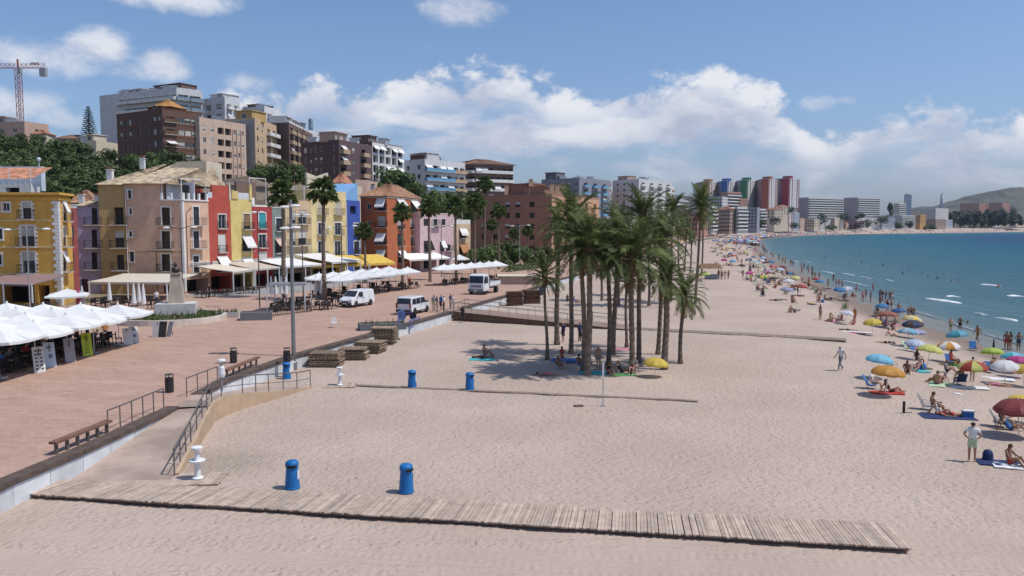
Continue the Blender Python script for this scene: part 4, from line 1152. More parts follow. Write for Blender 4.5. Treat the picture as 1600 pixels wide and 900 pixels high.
b.add('lantern_roof', fn, mat('roof_ochre', (.42, .22, .08), .9, .3))
b = HB('apartment_block', 'beige pink block with a column of arched balconies beside the brown block', [(312.8, 206), (385, 221)], 187, 14, BEI, ref=0)
b.face(0, FW(b, 0, 7, [.10, .27], 1.0, 1.35, shut=.7) + FW(b, 0, 7, [.44, .60], 2.2, 1.7, .6, deep=.9, shut=0, kind='b') + FW(b, 0, 7, [.75, .84, .93], .8, 1.3, shut=.5))
b.flat_roof(.7); clutter(b, 4, 8)
def fn(q):
	for k in range(3):
		u0 = b.seg(0)[2] * (.70 + .09 * k); q.bar(b.local(0, u0, .5, -.04), b.local(0, u0, b.h - 1.2, -.04), .35, .08, up=(1, 0, 0))
b.add('pilaster', fn, stucco('rose_stucco', (.42, .25, .18)))
b = HB('apartment_block', 'tan block with blank grey flank and a stack of white balconies', [(349, 226), (399, 222), (433, 240)], 187, 14, TAN)
b.face(0, [], m=CONC)
b.face(1, FW(b, 1, 7, [.12, .32], 1.1, 1.4, shut=.5, kind='b') + bal(FW(b, 1, 7, [.62, .88], 2.2, 1.9, .35, deep=.8, shut=0, awn=.25), 'white', 4.2, 1.2))
b.flat_roof(.6); penthouse(b, 4, 9.5, 2.6, stucco('yellow_tan_wall', (.50, .33, .13)), 0.8, 6); clutter(b, 4, 9)
b = HB('apartment_block', 'tall brown block with blank flank and ragged white balcony roofs', [(433, 244), (452, 241), (489, 272)], 191, 14, DBR)
b.face(0, []); b.face(1, bal(FW(b, 1, 7, [.1, .3, .5, .7, .9], 2.6, 1.8, .4, deep=.9, shut=.1, kind='b', awn=.15), 'tan', 4.4, 1.0))
b.flat_roof(.5, m=WHITEP); penthouse(b, 1, 24, 1.8, WHITEP, 1.0, 5, i=1); clutter(b, 8, 10)
b = HB('apartment_block', 'slim pale tower with grey water tank far behind the brown block', [(478, 300), (484, 298), (497, 306)], 205, 14, WHT)
b.face(1, FW(b, 1, 6, [.3, .7], 1.2, 1.3)); b.flat_roof(.6)
b.add('water_tank', lambda q: (q.lathe([(.9, 0), (.9, 3.4), (.6, 3.8), (.01, 3.9)], 10), q.box((0, 0, -.8), (1.2, 1.2, 1.6))), mat('blue_grey_tank', (.24, .31, .38), .7), (0, -1, b.h + 1.4))
b = HB('apartment_block', 'purple brown block with yellow penthouse and cream balconies', [(471, 232), (530, 222), (582, 240)], 220, 14, PUR)
b.face(0, FW(b, 0, 6, [.12, .40, .54, .88], 1.25, 1.5, shut=.55) + FW(b, 0, 6, [.27], .8, 1.0))
ws = bal(FW(b, 1, 6, [.12, .72], 2.3, 2.0, .3, deep=1.0, shut=0, kind='b', awn=.2), 'tan', 3.6, 1.3) + FW(b, 1, 6, [.42], 1.4, 1.4, shut=.4)
b.face(1, ws); b.flat_roof(.4)
penthouse(b, 7.0, 11.5, 2.2, stucco('yellow_tan_wall', None), 1.0, 5); penthouse(b, 1.5, 8, 2.6, mat('pinkish_plaster', None), 2.0, 5, i=1); clutter(b, 6, 11)
b = HB('apartment_block', 'white block of framed square balconies beside the purple brown block', [(575, 252), (582, 250), (630, 268)], 222, 12, DBR)
b.face(0, [])
ws = FW(b, 1, 6, lin(.10, .90, 5), 3.0, 2.2, .2, deep=1.2, shut=0, kind='g', off=.3)
RN.seed(4)
for x in ws:
	if RN.random() < .25: x.update(awn=(1.0, 1.0))
b.face(1, ws, m=WHT); b.flat_roof(.3); clutter(b, 7, 12); penthouse(b, 1, 6, 2.2, DBR, 2, i=1)
b = HB('apartment_block', 'white block with blue glazed balconies above the dark shrubs', [(632, 262), (664, 255), (727, 272)], 251, 8, WHT)
b.face(0, FW(b, 0, 4, [.2, .72], 1.3, 1.4, kind='b', shut=.1))
ws = bal(FW(b, 1, 5, lin(.08, .60, 4), 2.8, 1.9, .35, deep=1.0, shut=.1, kind='g', awn=.45), 'blue', 3.6, 1.2) + bal(FW(b, 1, 5, [.76, .92], 2.4, 1.8, .35, deep=1.0), 'tan', 3.2, 1.0)
b.face(1, ws); b.flat_roof(.6); penthouse(b, 1, 9, 2.6, WHT, 2, 5); penthouse(b, 1, 9, 1.8, BRN, 2, 5, i=1); clutter(b, 8, 13)
b = HB('apartment_block', 'brown block with long white balcony bands and hipped roof', [(705, 285), (742, 274), (802, 282)], 256, 8, DBR)
b.face(0, bal(FW(b, 0, 5, lin(.15, .85, 3), 2.6, 1.7, .5, deep=1.0, kind='b', shut=.2), 'white', 4.2, .9))
b.face(1, bal(FW(b, 1, 5, lin(.09, .91, 6), 2.0, 1.7, .5, deep=1.1, kind='b', shut=.25, awn=.15), 'white', 2.55, .9))
b.tile_roof(2.2, 1.0, mat('roof_brown', (.22, .13, .09), .9, .3, 1.2, .4)); clutter(b, 4, 14)
BRK = stucco('hotel_brick_wall', (.33, .175, .125))
b = HB('hotel_building', 'terracotta brick hotel with cream capped chimneys behind the boulevard palms', [(728, 262), (862, 246), (936, 282)], 306.5, .9, BRK, group=None)
cols = [(752, 764), (790, 801), (810, 821), (830, 838)]
ws = FW(b, 0, 5, [.22, .36, .50, .62, .78], 1.8, 1.6, shut=.35, kind='b', off=.7, fh=3.4); b.face(0, ws)
b.face(1, FW(b, 1, 5, lin(.12, .9, 5), 2.6, 2.0, .4, deep=1.3, kind='b', shut=0, off=.6, fh=3.4), m=stucco('hotel_cream_wall', (.52, .32, .20)))
b.flat_roof(.7)
penthouse(b, 14, 24, 4.0, BRK, 1.5, 8, wins=False); penthouse(b, 1, 14, 3.0, BRK, 3.0, 7, i=1, wins=False)
CAPM = stucco('chimney_cream', (.60, .42, .26))
for k, (i, u, bk) in enumerate(((0, 23.6, 1.2), (1, 2.2, 1.0), (1, 6.4, 1.0), (1, 10.6, 1.0), (0, 15.0, .8))):
	p = b.local(i, u, 0, bk); chimney(b, p.x, p.y, 1.3, 3.6 if k else 5.0, CAPM)
HOTEL = b
b = HB('apartment_block', 'grey blue block with dark roof cabin behind the terracotta hotel', [(846, 350), (905, 336), (953, 356)], 280, 4, stucco('grey_blue_wall', (.25, .26, .30)), group='blocks along the bay behind the beach')
b.face(0, FW(b, 0, 6, lin(.1, .9, 6), 1.4, 1.5)); b.face(1, bal(FW(b, 1, 6, [.2, .5, .8], 2.6, 1.8, .4, deep=1.0, awn=.2), 'blue', 4.6, 1.2))
b.flat_roof(.6); penthouse(b, 1, 7, 3.4, mat('slate_wall', (.16, .16, .18), .9), 1.5); clutter(b, 14, 15)
b = HB('apartment_block', 'reddish tiered block behind the grey blue block', [(905, 420), (930, 410), (955, 428)], 283, 4, stucco('reddish_tier_wall', (.36, .20, .16)), group='blocks along the bay behind the beach')
b.face(0, FW(b, 0, 6, [.25, .6], 1.8, 1.5)); b.face(1, bal(FW(b, 1, 6, [.3, .75], 2.6, 1.8, .4, deep=1.0), 'white', 4.4, 1.2)); b.flat_roof(.6); clutter(b, 5, 16)
b = HB('apartment_block', 'broad white block with blue side balconies above the palm crowns', [(957, 436), (998, 418), (1050, 446)], 281, 4, WHT, group='blocks along the bay behind the beach')
b.face(0, FW(b, 0, 9, [.2, .45, .75], 1.5, 1.5, shut=.3) ); b.face(1, bal(FW(b, 1, 8, lin(.12, .88, 4), 3.2, 1.9, .4, deep=1.1, shut=.1, awn=.1), 'white', 5.2, 1.2))
b.flat_roof(.6); penthouse(b, 2, 10, 2.6, mat('pinkish_plaster', None), 2); clutter(b, 7, 17)
b = HB('apartment_block', 'white block trimmed with red balconies beside the broad white block', [(1030, 470), (1040, 462), (1053, 480)], 290, 4, WHT, group='blocks along the bay behind the beach')
b.face(1, bal(FW(b, 1, 8, [.3, .72], 2.2, 1.8, .4, deep=1.0), 'red', 3.4, 1.2)); b.flat_roof(.6)
LW = 'low houses along the hilltop'
for nm, cs, yt, m_ in (('grey flat topped house under the tower crane', [(-10, 236), (40, 232), (78, 240)], 192, mat('pinkish_plaster', None)), ('cream villa with reddish roof edging the hilltop wood', [(52, 222), (74, 220), (88, 226)], 209, mat('cream_plaster', None)),
					   ('low brown row house on the hilltop beside the cream villa', [(84, 230), (130, 230), (152, 236)], 217, TAUPE), ('cream stepped house below the tall conifer', [(128, 222), (152, 219), (186, 228)], 222, mat('cream_plaster', None))):
	b = HB('hilltop_house', nm, cs, yt, 12, m_, group=LW)
	b.face(0, FW(b, 0, 2, [.3, .7], 1.5, 1.3)); b.face(1, FW(b, 1, 2, [.5], 1.2, 1.3))
	if 'reddish' in nm or 'brown' in nm: b.tile_roof(1.4, .4, TILER if 'red' in nm else mat('roof_brown', None))
	else: b.flat_roof(.5); penthouse(b, 1, 4, 2.2, m_, 1, 4); clutter(b, 5, len(nm))
# ------------------------------------------------------------------ tower crane
def crane():
	Y = 300; base = at(32, 189, Y); r = thing('tower_crane', 'red and white lattice tower crane standing over the hilltop houses', 'crane', (base.x, Y, 20))
	RED = mat('crane_red', (.42, .12, .07), .6); GRY = mat('crane_grey', (.30, .32, .35), .7)
	zt = zat(108, Y) - 20; w = 1.6; q = MB()
	for sx in (-1, 1):
		for sy in (-1, 1): q.box((sx * w / 2, sy * w / 2, zt / 2), (.16, .16, zt))
	n = int(zt / w)
	for k in range(n):
		z0_, z1_ = k * zt / n, (k + 1) * zt / n
		for s_ in (-1, 1):
			f = 1 if k % 2 else -1
			q.bar((-w / 2 * f, s_ * w / 2, z0_), (w / 2 * f, s_ * w / 2, z1_), .09); q.bar((s_ * w / 2, -w / 2 * f, z0_), (s_ * w / 2, w / 2 * f, z1_), .09)
			q.bar((-w / 2, s_ * w / 2, z1_), (w / 2, s_ * w / 2, z1_), .08)
	q.build('mast', RED, r)
	def truss(x0, x1, name, m_):
		q = MB(); h = 1.5; z = zt + .4; L = abs(x1 - x0); n = int(L / 1.6)
		for sy in (-.6, .6): q.bar((x0, sy, z), (x1, sy, z), .14)
		q.bar((x0, 0, z + h), (x1, 0, z + h), .14)
		for k in range(n):
			a, c = x0 + (x1 - x0) * k / n, x0 + (x1 - x0) * (k + 1) / n; mid = (a + c) / 2
			for sy in (-.6, .6): q.bar((a, sy, z), (mid, 0, z + h), .08); q.bar((mid, 0, z + h), (c, sy, z), .08)
		q.build(name, m_, r)
	e1 = (at(72, 113, Y).x - base.x)
	truss(.6, e1, 'counter_jib', RED); truss(-.6, -40, 'jib', RED)
	MB().box((e1 - 1.0, 0, zt - 1.1), (2.2, 1.6, 3.0)).build('counterweight', GRY, r)
	q = MB(); q.box((1.2, -1.1, zt - .6), (1.2, 1.3, 2.0)); q.build('cab', GRY, r)
	q = MB(); q.bar((0, 0, zt + .2), (0, 0, zt + 3.6), .5); q.build('tower_head', RED, r)
	MB().box((e1 - 4.0, 0, zt + 2.0), (3.2, .1, .9)).build('banner', mat('crane_banner', (.62, .58, .55), .8), r)
	q = MB(); q.tube([(-20, 0, zt + .3), (-20, 0, zt - 7)], .05, 4); q.build('hoist_rope', IRON, r)
crane()
# ------------------------------------------------------------------ promenade edge: wall, ramps, walkways, rails
WALLW = mat('wall_white_panel', (.60, .62, .64), .8, .10, streak=True, rnd=.12)
COPE = mat('coping_brown', (.105, .075, .062), .85, .25, 2.0, .2)
RAMPC = mat('ramp_beige_concrete', (.46, .335, .225), .9, .12, .8, .1, streak=True)
RAMPF = mat('ramp_floor_concrete', (.37, .285, .235), .92, .22, .5, .15)
RAIL = mat('rail_weathered_steel', (.16, .145, .135), .5, .2, metal=.4)
WOOD = mat('weathered_decking', (.46, .36, .29), .92, .16, 3.0, .3, rnd=.24)
WOODD = mat('dark_decking', (.15, .105, .075), .92, .25, 3.0, .3, rnd=.3)
WOODB = mat('brown_timber', (.130, .082, .058), .9, .25, 2.0, .3, rnd=.25)
BENCHW = mat('bench_timber', (.19, .105, .070), .8, .2, 3.0, .2)
def poly_walk(pl, step):
	out = []
	for (x0, y0), (x1, y1) in zip(pl, pl[1:]):
		a, b_ = Vector((x0, y0)), Vector((x1, y1)); L = (b_ - a).length; n = max(1, round(L / step))
		for k in range(n): out.append((a.lerp(b_, k / n), a.lerp(b_, (k + 1) / n)))
	return out
def prom_wall(label, Y0, Y1, step, panels=True):
	pl = [(x, y) for x, y in EDGE if Y0 < y < Y1]; pl = [(edge_x(Y0), Y0)] + pl + [(edge_x(Y1), Y1)]
	r = thing('promenade_wall', label, 'wall', (pl[0][0], pl[0][1], 0)); o = Vector((pl[0][0], pl[0][1], 0))
	segs = poly_walk(pl, step); cq = MB(); core = MB()
	for a, c in segs:
		d_ = (c - a).normalized(); n = Vector((d_.y, -d_.x))
		a3, c3 = Vector((a.x, a.y, 0)) - o, Vector((c.x, c.y, 0)) - o; n3 = Vector((n.x, n.y, 0)); d3 = Vector((d_.x, d_.y, 0))
		core.bar(a3 + Vector((0, 0, .2)), c3 + Vector((0, 0, .2)), .16, 1.3)
		q = MB(); q.bar(a3 + d3 * .012 + n3 * .10 + Vector((0, 0, .14)), c3 - d3 * .012 + n3 * .10 + Vector((0, 0, .14)), .05, 1.22)
		q.build('panel', WALLW, r)
		cq.bar(a3 - n3 * .10 + Vector((0, 0, PZ - .05)), c3 - n3 * .10 + Vector((0, 0, PZ - .05)), .62, .19)
	core.build('core', CONC, r); cq.build('coping', COPE, r)
	return r
prom_wall('white panelled promenade wall with brown coping along the near ramp', 14, 39.4, 1.75)
prom_wall('white panelled promenade wall behind the stacked decking panels', 42.3, 83.6, 2.2)
prom_wall('white panelled promenade wall beyond the brown timber ramp', 87, 150, 4.0)
prom_wall('pale promenade wall running on towards the far end of the bay', 150, 480, 24)
OW = [(-13.45, 31.2, .06), (-14.1, 34.5, .40), (-14.8, 37.6, .72), (-15.3, 40.2, .93), (-15.25, 41.4, .93), (-14.75, 43.2, .74), (-13.9, 45.1, .45), (-12.9, 47.4, .12), (-12.4, 48.6, .04)]
r = thing('access_ramp', 'beige concrete double ramp curving down from promenade to sand', 'ramp', (-15, 40, 0)); o = Vector((-15, 40, 0))
q = MB(); fl = MB()
for (x0, y0, z0), (x1, y1, z1) in zip(OW, OW[1:]):
	e0, e1 = edge_x(y0) + .14, edge_x(y1) + .14
	fl.quad(Vector((x0, y0, z0)) - o, Vector((x1, y1, z1)) - o, Vector((e1, y1, z1)) - o, Vector((e0, y0, z0)) - o)
	a, c = Vector((x0, y0, 0)) - o, Vector((x1, y1, 0)) - o; d_ = (c - a).normalized(); n = Vector((d_.y, -d_.x, 0))
	q.add([a + n * .0 + Vector((0, 0, -.4)), c + Vector((0, 0, -.4)), c + Vector((0, 0, z1 + .10)), a + Vector((0, 0, z0 + .10)),
		   a + n * .16 + Vector((0, 0, -.4)), c + n * .16 + Vector((0, 0, -.4)), c + n * .16 + Vector((0, 0, z1 + .10)), a + n * .16 + Vector((0, 0, z0 + .10))],
		  [(0, 1, 2, 3), (5, 4, 7, 6), (3, 2, 6, 7), (0, 3, 7, 4), (1, 5, 6, 2)])
fl.quad(Vector((-13.2, 29.9, -.12)) - o, Vector((-13.45, 31.2, .06)) - o, Vector((edge_x(31.2) + .14, 31.2, .06)) - o, Vector((edge_x(29.9) + .14, 29.9, -.12)) - o); fl.build('floor', RAMPF, r); q.build('retaining_wall', RAMPC, r)
q = MB(); q.add([Vector(p) - o for p in ((-16.95, 39.2, PZ + .006), (-15.3, 39.6, PZ + .0), (-15.25, 42, PZ), (-16.95, 42.6, PZ + .006))], [(0, 1, 2, 3)]); q.build('landing', RAMPF, r)
def railing(label, pts, h=1.0, post=1.2, mid=True, m=None, cat='railing', rr=.028):
	"""pts: ground points of the railing line"""
	P = [Vector(p) for p in pts]; o = P[0].copy(); r = thing('railing', label, cat, o); m = m or RAIL
	top = [p - o + Vector((0, 0, h)) for p in P]
	MB().tube(top, rr * 1.25, 6, cap=True).build('handrail', m, r)
	if mid: MB().tube([p - o + Vector((0, 0, h * .5)) for p in P], rr * .7, 5).build('mid_rail', m, r)
	pm = MB().tube([(0, 0, -.05), (0, 0, h)], rr, 6).mesh('post', m)
	for a, c in zip(P, P[1:]):
		n = max(1, round((c - a).length / post))
		for k in range(n): link('post', pm, r, a.lerp(c, k / n) - o)
	link('post', pm, r, P[-1] - o)
	return r
railing('long weathered handrail following the outer edge of the curved ramp', [(x, y, z + .08) for x, y, z in OW], 1.0, 1.35)
def ppx(px, py): return gp(px, py, PZ)
railing('straight handrail on the promenade between the low bench and the ramp gap', [ppx(169, 677), ppx(256, 638)], 1.0, 1.0, mid=False)
railing('short handrail on the promenade beside the white shower post', [ppx(292, 620), ppx(340, 600)], 1.0, 1.1, mid=False)
def low_bench(label, a, c):
	r = thing('low_bench', label, 'bench', a); d_ = c - a
	MB().bar((0, 0, .50), d_ + Vector((0, 0, .50)), .34, .10).build('seat', BENCHW, r)
	pm = MB().box((0, 0, .22), (.10, .12, .46)).mesh('leg', RAIL)
	n = 6
	for k in range(n): link('leg', pm, r, d_ * ((k + .3) / (n - .4)))
low_bench('long low timber bench standing along the coping above the near wall', ppx(83, 712), ppx(171, 675))
low_bench('long low timber bench above the wall next to the white shower post', ppx(352, 592), ppx(403, 570))
def boardwalk(label, A, B, C, D, n, th=.045, z=.165, m=WOOD):
	"""A,B front edge ends; D,C back edge ends; planks run front to back"""
	r = thing('boardwalk', label, 'boardwalk', (A.x, A.y, 0)); o = Vector((A.x, A.y, 0))
	rr = random.Random(8); var = []
	w = (B - A).length / n; L = ((D - A).length + (C - B).length) / 2
	for k in range(4):
		q = MB(); q.box((0, L / 2, 0), (w * rr.uniform(.86, .93), L * rr.uniform(.99, 1.01), th)); var.append(q.mesh('plank', m))
	d0 = (B - A).normalized()
	for k in range(n):
		t = (k + .5) / n; a, c = A.lerp(B, t), D.lerp(C, t); v = c - a
		ang_ = math.atan2(v.y, v.x) - math.pi / 2
		ob = link('plank', rr.choice(var), r, a - o + Vector((0, 0, z + rr.uniform(-.006, .010))) + Vector((rr.uniform(-.008, .008), rr.uniform(-.04, .04), 0)), ang_ + rr.uniform(-.004, .004))
		ob.scale = (1, (c - a).length / L, 1)
	for f in (.10, .5, .90):
		a, c = A.lerp(D, f) - o, B.lerp(C, f) - o
		MB().bar(a + Vector((0, 0, z - .075)), c + Vector((0, 0, z - .075)), .12, .10).build('joist', WOODD, r)
	return r
BW = [gp(36, 779), gp(1424, 866), gp(1384, 826), gp(100, 756)]
boardwalk('wide weathered slatted boardwalk crossing the sand nearest the ramp foot', *BW, 262)
def stripwalk(label, a, c, w, n, z=.015, m=mat('walkway_timber', (.26, .20, .16), .92, .3, 2.0, .3)):
	r = thing('boardwalk', label, 'boardwalk', (a.x, a.y, 0)); o = Vector((a.x, a.y, 0)); d_ = (c - a); s_ = Vector((-d_.y, d_.x, 0)).normalized(); L = d_.length
	q = MB(); rr = random.Random(5)
	for k in range(n):
		p = a + d_ * ((k + .5) / n) - o; q.bar(p - s_ * w / 2 + Vector((0, 0, z + rr.uniform(0, .012))), p + s_ * w / 2 + Vector((0, 0, z + rr.uniform(0, .012))), L / n * .84, .06)
	tag(q.build('slats', m, r), None, kind='stuff')
	for sgn in (-.45, .45): MB().bar(s_ * w * sgn + Vector((0, 0, z - .07)), d_ + s_ * w * sgn + Vector((0, 0, z - .07)), .1, .09).build('joist', WOODD, r)
stripwalk('narrow dark walkway half buried in sand running from the far shower', gp(548, 602), gp(1090, 627), .42, 150)
stripwalk('long timber walkway running from the brown ramp seaward past the palms', gp(980, 513), gp(1322, 531), 1.7, 150)
A, B = gp(709, 501), gp(985, 516.5)
A2 = Vector((edge_x(87.2) + .2, 87.0, 0)); B2 = B + (A2 - A) * .8
r = thing('timber_ramp', 'dark brown timber ramp with side boards sloping from promenade to beach', 'ramp', A)
q = MB(); n = 60
for k in range(n):
	t0, t1 = k / n, (k + .9) / n
	z0, z1 = PZ + .02 - (PZ - .03) * t0, PZ + .02 - (PZ - .03) * t1
	a0, a1, b0, b1 = A.lerp(B, t0) - A, A.lerp(B, t1) - A, A2.lerp(B2, t0) - A, A2.lerp(B2, t1) - A
	q.add([a0 + Vector((0, 0, z0)), a1 + Vector((0, 0, z1)), b1 + Vector((0, 0, z1)), b0 + Vector((0, 0, z0)), a0 + Vector((0, 0, z0 - .05)), a1 + Vector((0, 0, z1 - .05)), b1 + Vector((0, 0, z1 - .05)), b0 + Vector((0, 0, z0 - .05))],
		  [(0, 1, 2, 3), (0, 4, 5, 1), (1, 5, 6, 2), (2, 6, 7, 3), (3, 7, 4, 0)])
tag(q.build('deck_slats', mat('ramp_deck', (.27, .19, .15), .9, .2, 2.0, .2), r), None, kind='stuff')
rr = random.Random(2)
for k in range(5):   # side boards, each tapering with the slope
	q = MB(); e = 1.02 - k * .21
	t1 = max(.05, min(1.0, (e) / 1.02))
	z0a, z0b = max(-.2, PZ - .0 - k * .2 - .19), PZ - k * .2
	for (S0, S1, sg) in ((A, B, -1), (A2, B2, 1)):
		d_ = (S1 - S0); nn = Vector((d_.y, -d_.x, 0)).normalized() * (-.03 * sg if sg > 0 else .03)
		for j in range(8):
			u0, u1 = j / 8, (j + 1) / 8
			f = lambda u, zz: max(-.25, zz - (PZ - .08) * u)
			p0, p1 = S0 - A + d_ * u0, S0 - A + d_ * u1
			q.add([p0 + nn + Vector((0, 0, f(u0, z0a))), p1 + nn + Vector((0, 0, f(u1, z0a))), p1 + nn + Vector((0, 0, f(u1, z0b))), p0 + nn + Vector((0, 0, f(u0, z0b)))], [(0, 1, 2, 3)])
	q.build('side_board', WOODB, r)
for S0, S1, lb in ((A, B, 'slim handrail along the near side of the brown timber ramp'), (A2, B2, 'slim handrail along the far side of the brown timber ramp')):
	railing(lb, [S0 + Vector((0, 0, PZ)), S1 + Vector((0, 0, .06))], 1.0, 2.2, rr=.022)
railing('short handrail on the promenade at the head of the brown ramp', [ppx(710, 489), ppx(732, 481)], 1.0, 1.5, rr=.022)
BLUEP = mat('bin_blue_plastic', (.012, .145, .40), .45, .12, 2.0, rnd=.12)
BLUED = mat('bin_dark_blue', (.010, .075, .22), .5, .1)
def make_bin():
	r = thing('beach_bin', '', 'litter bin')
	q = MB(); q.lathe([(.285, 0), (.295, .05), (.278, .08), (.222, .82), (.215, .84)], 20); q.build('body', BLUEP, r, smooth=False)
	q = MB(); q.lathe([(.222, .835), (.25, .86), (.255, .95), (.235, 1.03), (.17, 1.085), (.02, 1.10)], 20); q.build('lid', BLUEP, r, smooth=True)
	q = MB()
	for k in range(7):
		a0 = -math.pi / 2 - .55 + 1.1 * k / 6; q.box((math.cos(a0) * .255, math.sin(a0) * .255, .90), (.05, .05, .09), rz=a0)
	q.build('opening', DARK, r)
	q = MB(); q.box((.228, -.09, .55), (.012, .20, .34), rz=-.4); q.build('sticker', mat('sticker_white', (.62, .66, .70), .6), r)
	return r
b0 = make_bin(); first = True
BINS = [(457, 763, 'blue beach bin on the boardwalk edge nearest the ramp'), (635, 769, 'blue beach bin standing alone mid boardwalk edge'), (644, 605.5, 'blue beach bin on the buried walkway between the shower and its twin bin'),
		(734, 609.5, 'blue beach bin on the buried walkway towards the palms'), (448, 592, 'blue beach bin under the tall lamp post beside the ramp rail'), (845, 461, 'blue beach bin by the wall past the deck piles')]
for px, py, lb in BINS:
	p = gp(px, py)
	if first: b0.location = p; b0.rotation_euler.z = .25; b0['label'] = lb; b0['group'] = 'blue beach bins'; first = False
	else: clone(b0, p, .25 + (px % 7) * .1, lb, 'blue beach bins')
def make_bbin():
	r = thing('street_bin', '', 'litter bin'); BK = mat('bin_black', (.028, .027, .028), .5, .15)
	q = MB(); q.lathe([(.21, .06), (.23, .08), (.23, .78), (.20, .80), (.19, .70), (.01, .68)], 16); q.build('drum', BK, r)
	q = MB()
	for k in range(3): a0 = k * 2.09; q.bar((math.cos(a0) * .21, math.sin(a0) * .21, 0), (math.cos(a0) * .21, math.sin(a0) * .21, .98), .04)
	q.build('frame', RAIL, r)
	q = MB(); q.lathe([(.235, .96), (.235, 1.0), (.18, 1.0), (.18, .96)], 16); q.build('rim', RAIL, r)
	return r
b1 = make_bbin(); b1.location = ppx(265, 613); b1['label'] = 'black drum street bin at the end of the straight promenade handrail'; b1['group'] = 'black street bins'
clone(b1, ppx(365, 567), .5, 'black drum street bin between the shower post and the plaza'); clone(b1, ppx(449, 570) + Vector((-.25, .8, 0)), .3, 'black drum street bin on the promenade beside the tall lamp post')
WPL = mat('shower_white', (.72, .73, .74), .45, .06)
def foot_shower(label, p, s=1.0):
	r = thing('foot_shower', label, 'shower', p); r.scale = (s,) * 3
	q = MB(); q.lathe([(.20, .07), (.20, .10), (.11, .14), (.10, .60), (.10, .62)], 14); q.build('pedestal', WPL, r, smooth=False)
	q = MB(); q.lathe([(.10, .62), (.26, .66), (.28, .72), (.24, .74), (.12, .70)], 14); q.build('basin', WPL, r)
	q = MB(); q.lathe([(.085, .70), (.08, 1.06), (.085, 1.08)], 12); q.build('column', WPL, r)
	q = MB(); q.lathe([(.09, 1.08), (.19, 1.11), (.20, 1.18), (.16, 1.20), (.02, 1.20)], 14); q.build('cap', WPL, r)
	q = MB(); q.tube([(.09, 0, .95), (.16, 0, .95), (.18, 0, .90)], .018, 6); q.build('tap', METAL, r)
	base = thing('shower_deck', label.replace('white foot shower', 'slatted timber platform under the foot shower'), 'platform', (p.x, p.y, 0)); 
	rr = random.Random(int(p.x * 10)); q = MB()
	for k in range(14): MB().box((-.95 + .143 * k, 0, .04), (.128, 1.5, .045)).build('plank', WOOD, base)
	for k in (-.5, .5): MB().box((0, k, 0.0), (2.0, .1, .05)).build('joist', WOODD, base)
	base.rotation_euler = (0, 0, .1)
foot_shower('white foot shower at the foot of the near ramp', gp(311, 750) + Vector((-.05, 0, 0)), 1.12)
foot_shower('white foot shower at the start of the buried walkway', gp(531, 603))
def post_shower(label, p):
	r = thing('beach_shower', label, 'shower', p)
	MB().tube([(0, 0, 0), (0, 0, 1.7)], .05, 8).build('post', METAL, r)
	MB().lathe([(.14, .75), (.19, .95), (.17, 1.35), (.10, 1.42)], 10).build('column', WPL, r)
	MB().lathe([(.2, 1.62), (.24, 1.7), (.2, 1.78), (.02, 1.8)], 10).build('cap', WPL, r)
	for k in (-1, 1): MB().tube([(0, 0, 1.5), (.32 * k, 0, 1.58), (.36 * k, 0, 1.5)], .025, 6).build('shower_arm', METAL, r)
post_shower('white shower column on the ramp landing with small side arms', gp(343, 614, PZ) + Vector((.0, .4, 0)))
p = gp(942, 635); r = thing('slim_pole', 'slim grey pole standing in the sand before the palm grove', 'pole', p)
MB().tube([(0, 0, -.2), (0, 0, 2.6)], .028, 6).build('shaft', GFRAME, r); MB().box((0, 0, 2.0), (.10, .05, 1.0)).build('sleeve', WFRAME, r); MB().box((0, 0, .02), (.3, .3, .06)).build('foot', GFRAME, r)
p = gp(904, 635); r = thing('flat_plate', 'small dark slab lying in the sand by the slim pole', 'slab', p); MB().box((0, 0, .04), (.5, .35, .06), rz=.2).build('slab', WOODD, r); MB().box((.1, .0, .075), (.2, .12, .02), rz=.2).build('handle', RAIL, r)
PANW = mat('pallet_wood', (.30, .225, .155), .92, .25, 3.0, .3, rnd=.35)
PANR = mat('pallet_red_wood', (.17, .095, .065), .92, .25, 3.0, .3, rnd=.3)
_pm = {}
def stack(label, p, w, l, n, rz, seed, m=PANW, th=.11):
	r = thing('decking_stack', label, 'stack', p, rz, 'stacked decking panels'); rr = random.Random(seed)
	key = (w, l, m.name)
	if key not in _pm:
		q = MB(); k = int(w / .26)
		for i in range(k): q.box((-w / 2 + w * (i + .5) / k, 0, th * .72), (w / k * .72, l, .05))
		for yy in (-.42, 0, .42): q.box((0, yy * l, th * .28), (w * .98, .10, .05))
		_pm[key] = q.mesh('panel', m)
	for i in range(n):
		link('panel', _pm[key], r, (rr.uniform(-.10, .10), rr.uniform(-.08, .08), i * th), rr.uniform(-.05, .05) + (math.pi if rr.random() < .5 else 0))
wa = math.atan2(83.8 - 55.3, -6.4 + 15.2)
stack('ragged stack of grey decking panels nearest the tall lamp post', gp(512, 571), 2.2, 1.7, 9, wa - math.pi / 2 + .25, 1)
stack('low ragged stack of decking panels second from the lamp post', gp(553, 561), 2.0, 1.5, 8, wa - math.pi / 2 + .3, 2)
stack('flat topped stack of decking panels between ragged stack and tall stack', gp(579, 550), 2.2, 1.7, 8, wa - math.pi / 2 + .1, 3)
stack('tallest grey stack of decking panels close to the blue trestle', gp(601, 537), 2.0, 1.5, 12, wa - math.pi / 2 + .2, 4, th=.12)
stack('tall reddish pile of deck panels behind the brown ramp, left of its pair', gp(804, 477), 1.9, 1.5, 14, .25, 5, PANR, .125)
stack('tall reddish pile of deck panels behind the brown ramp, shaded by young palm', gp(831, 474), 2.0, 1.5, 14, .3, 6, PANR, .125)
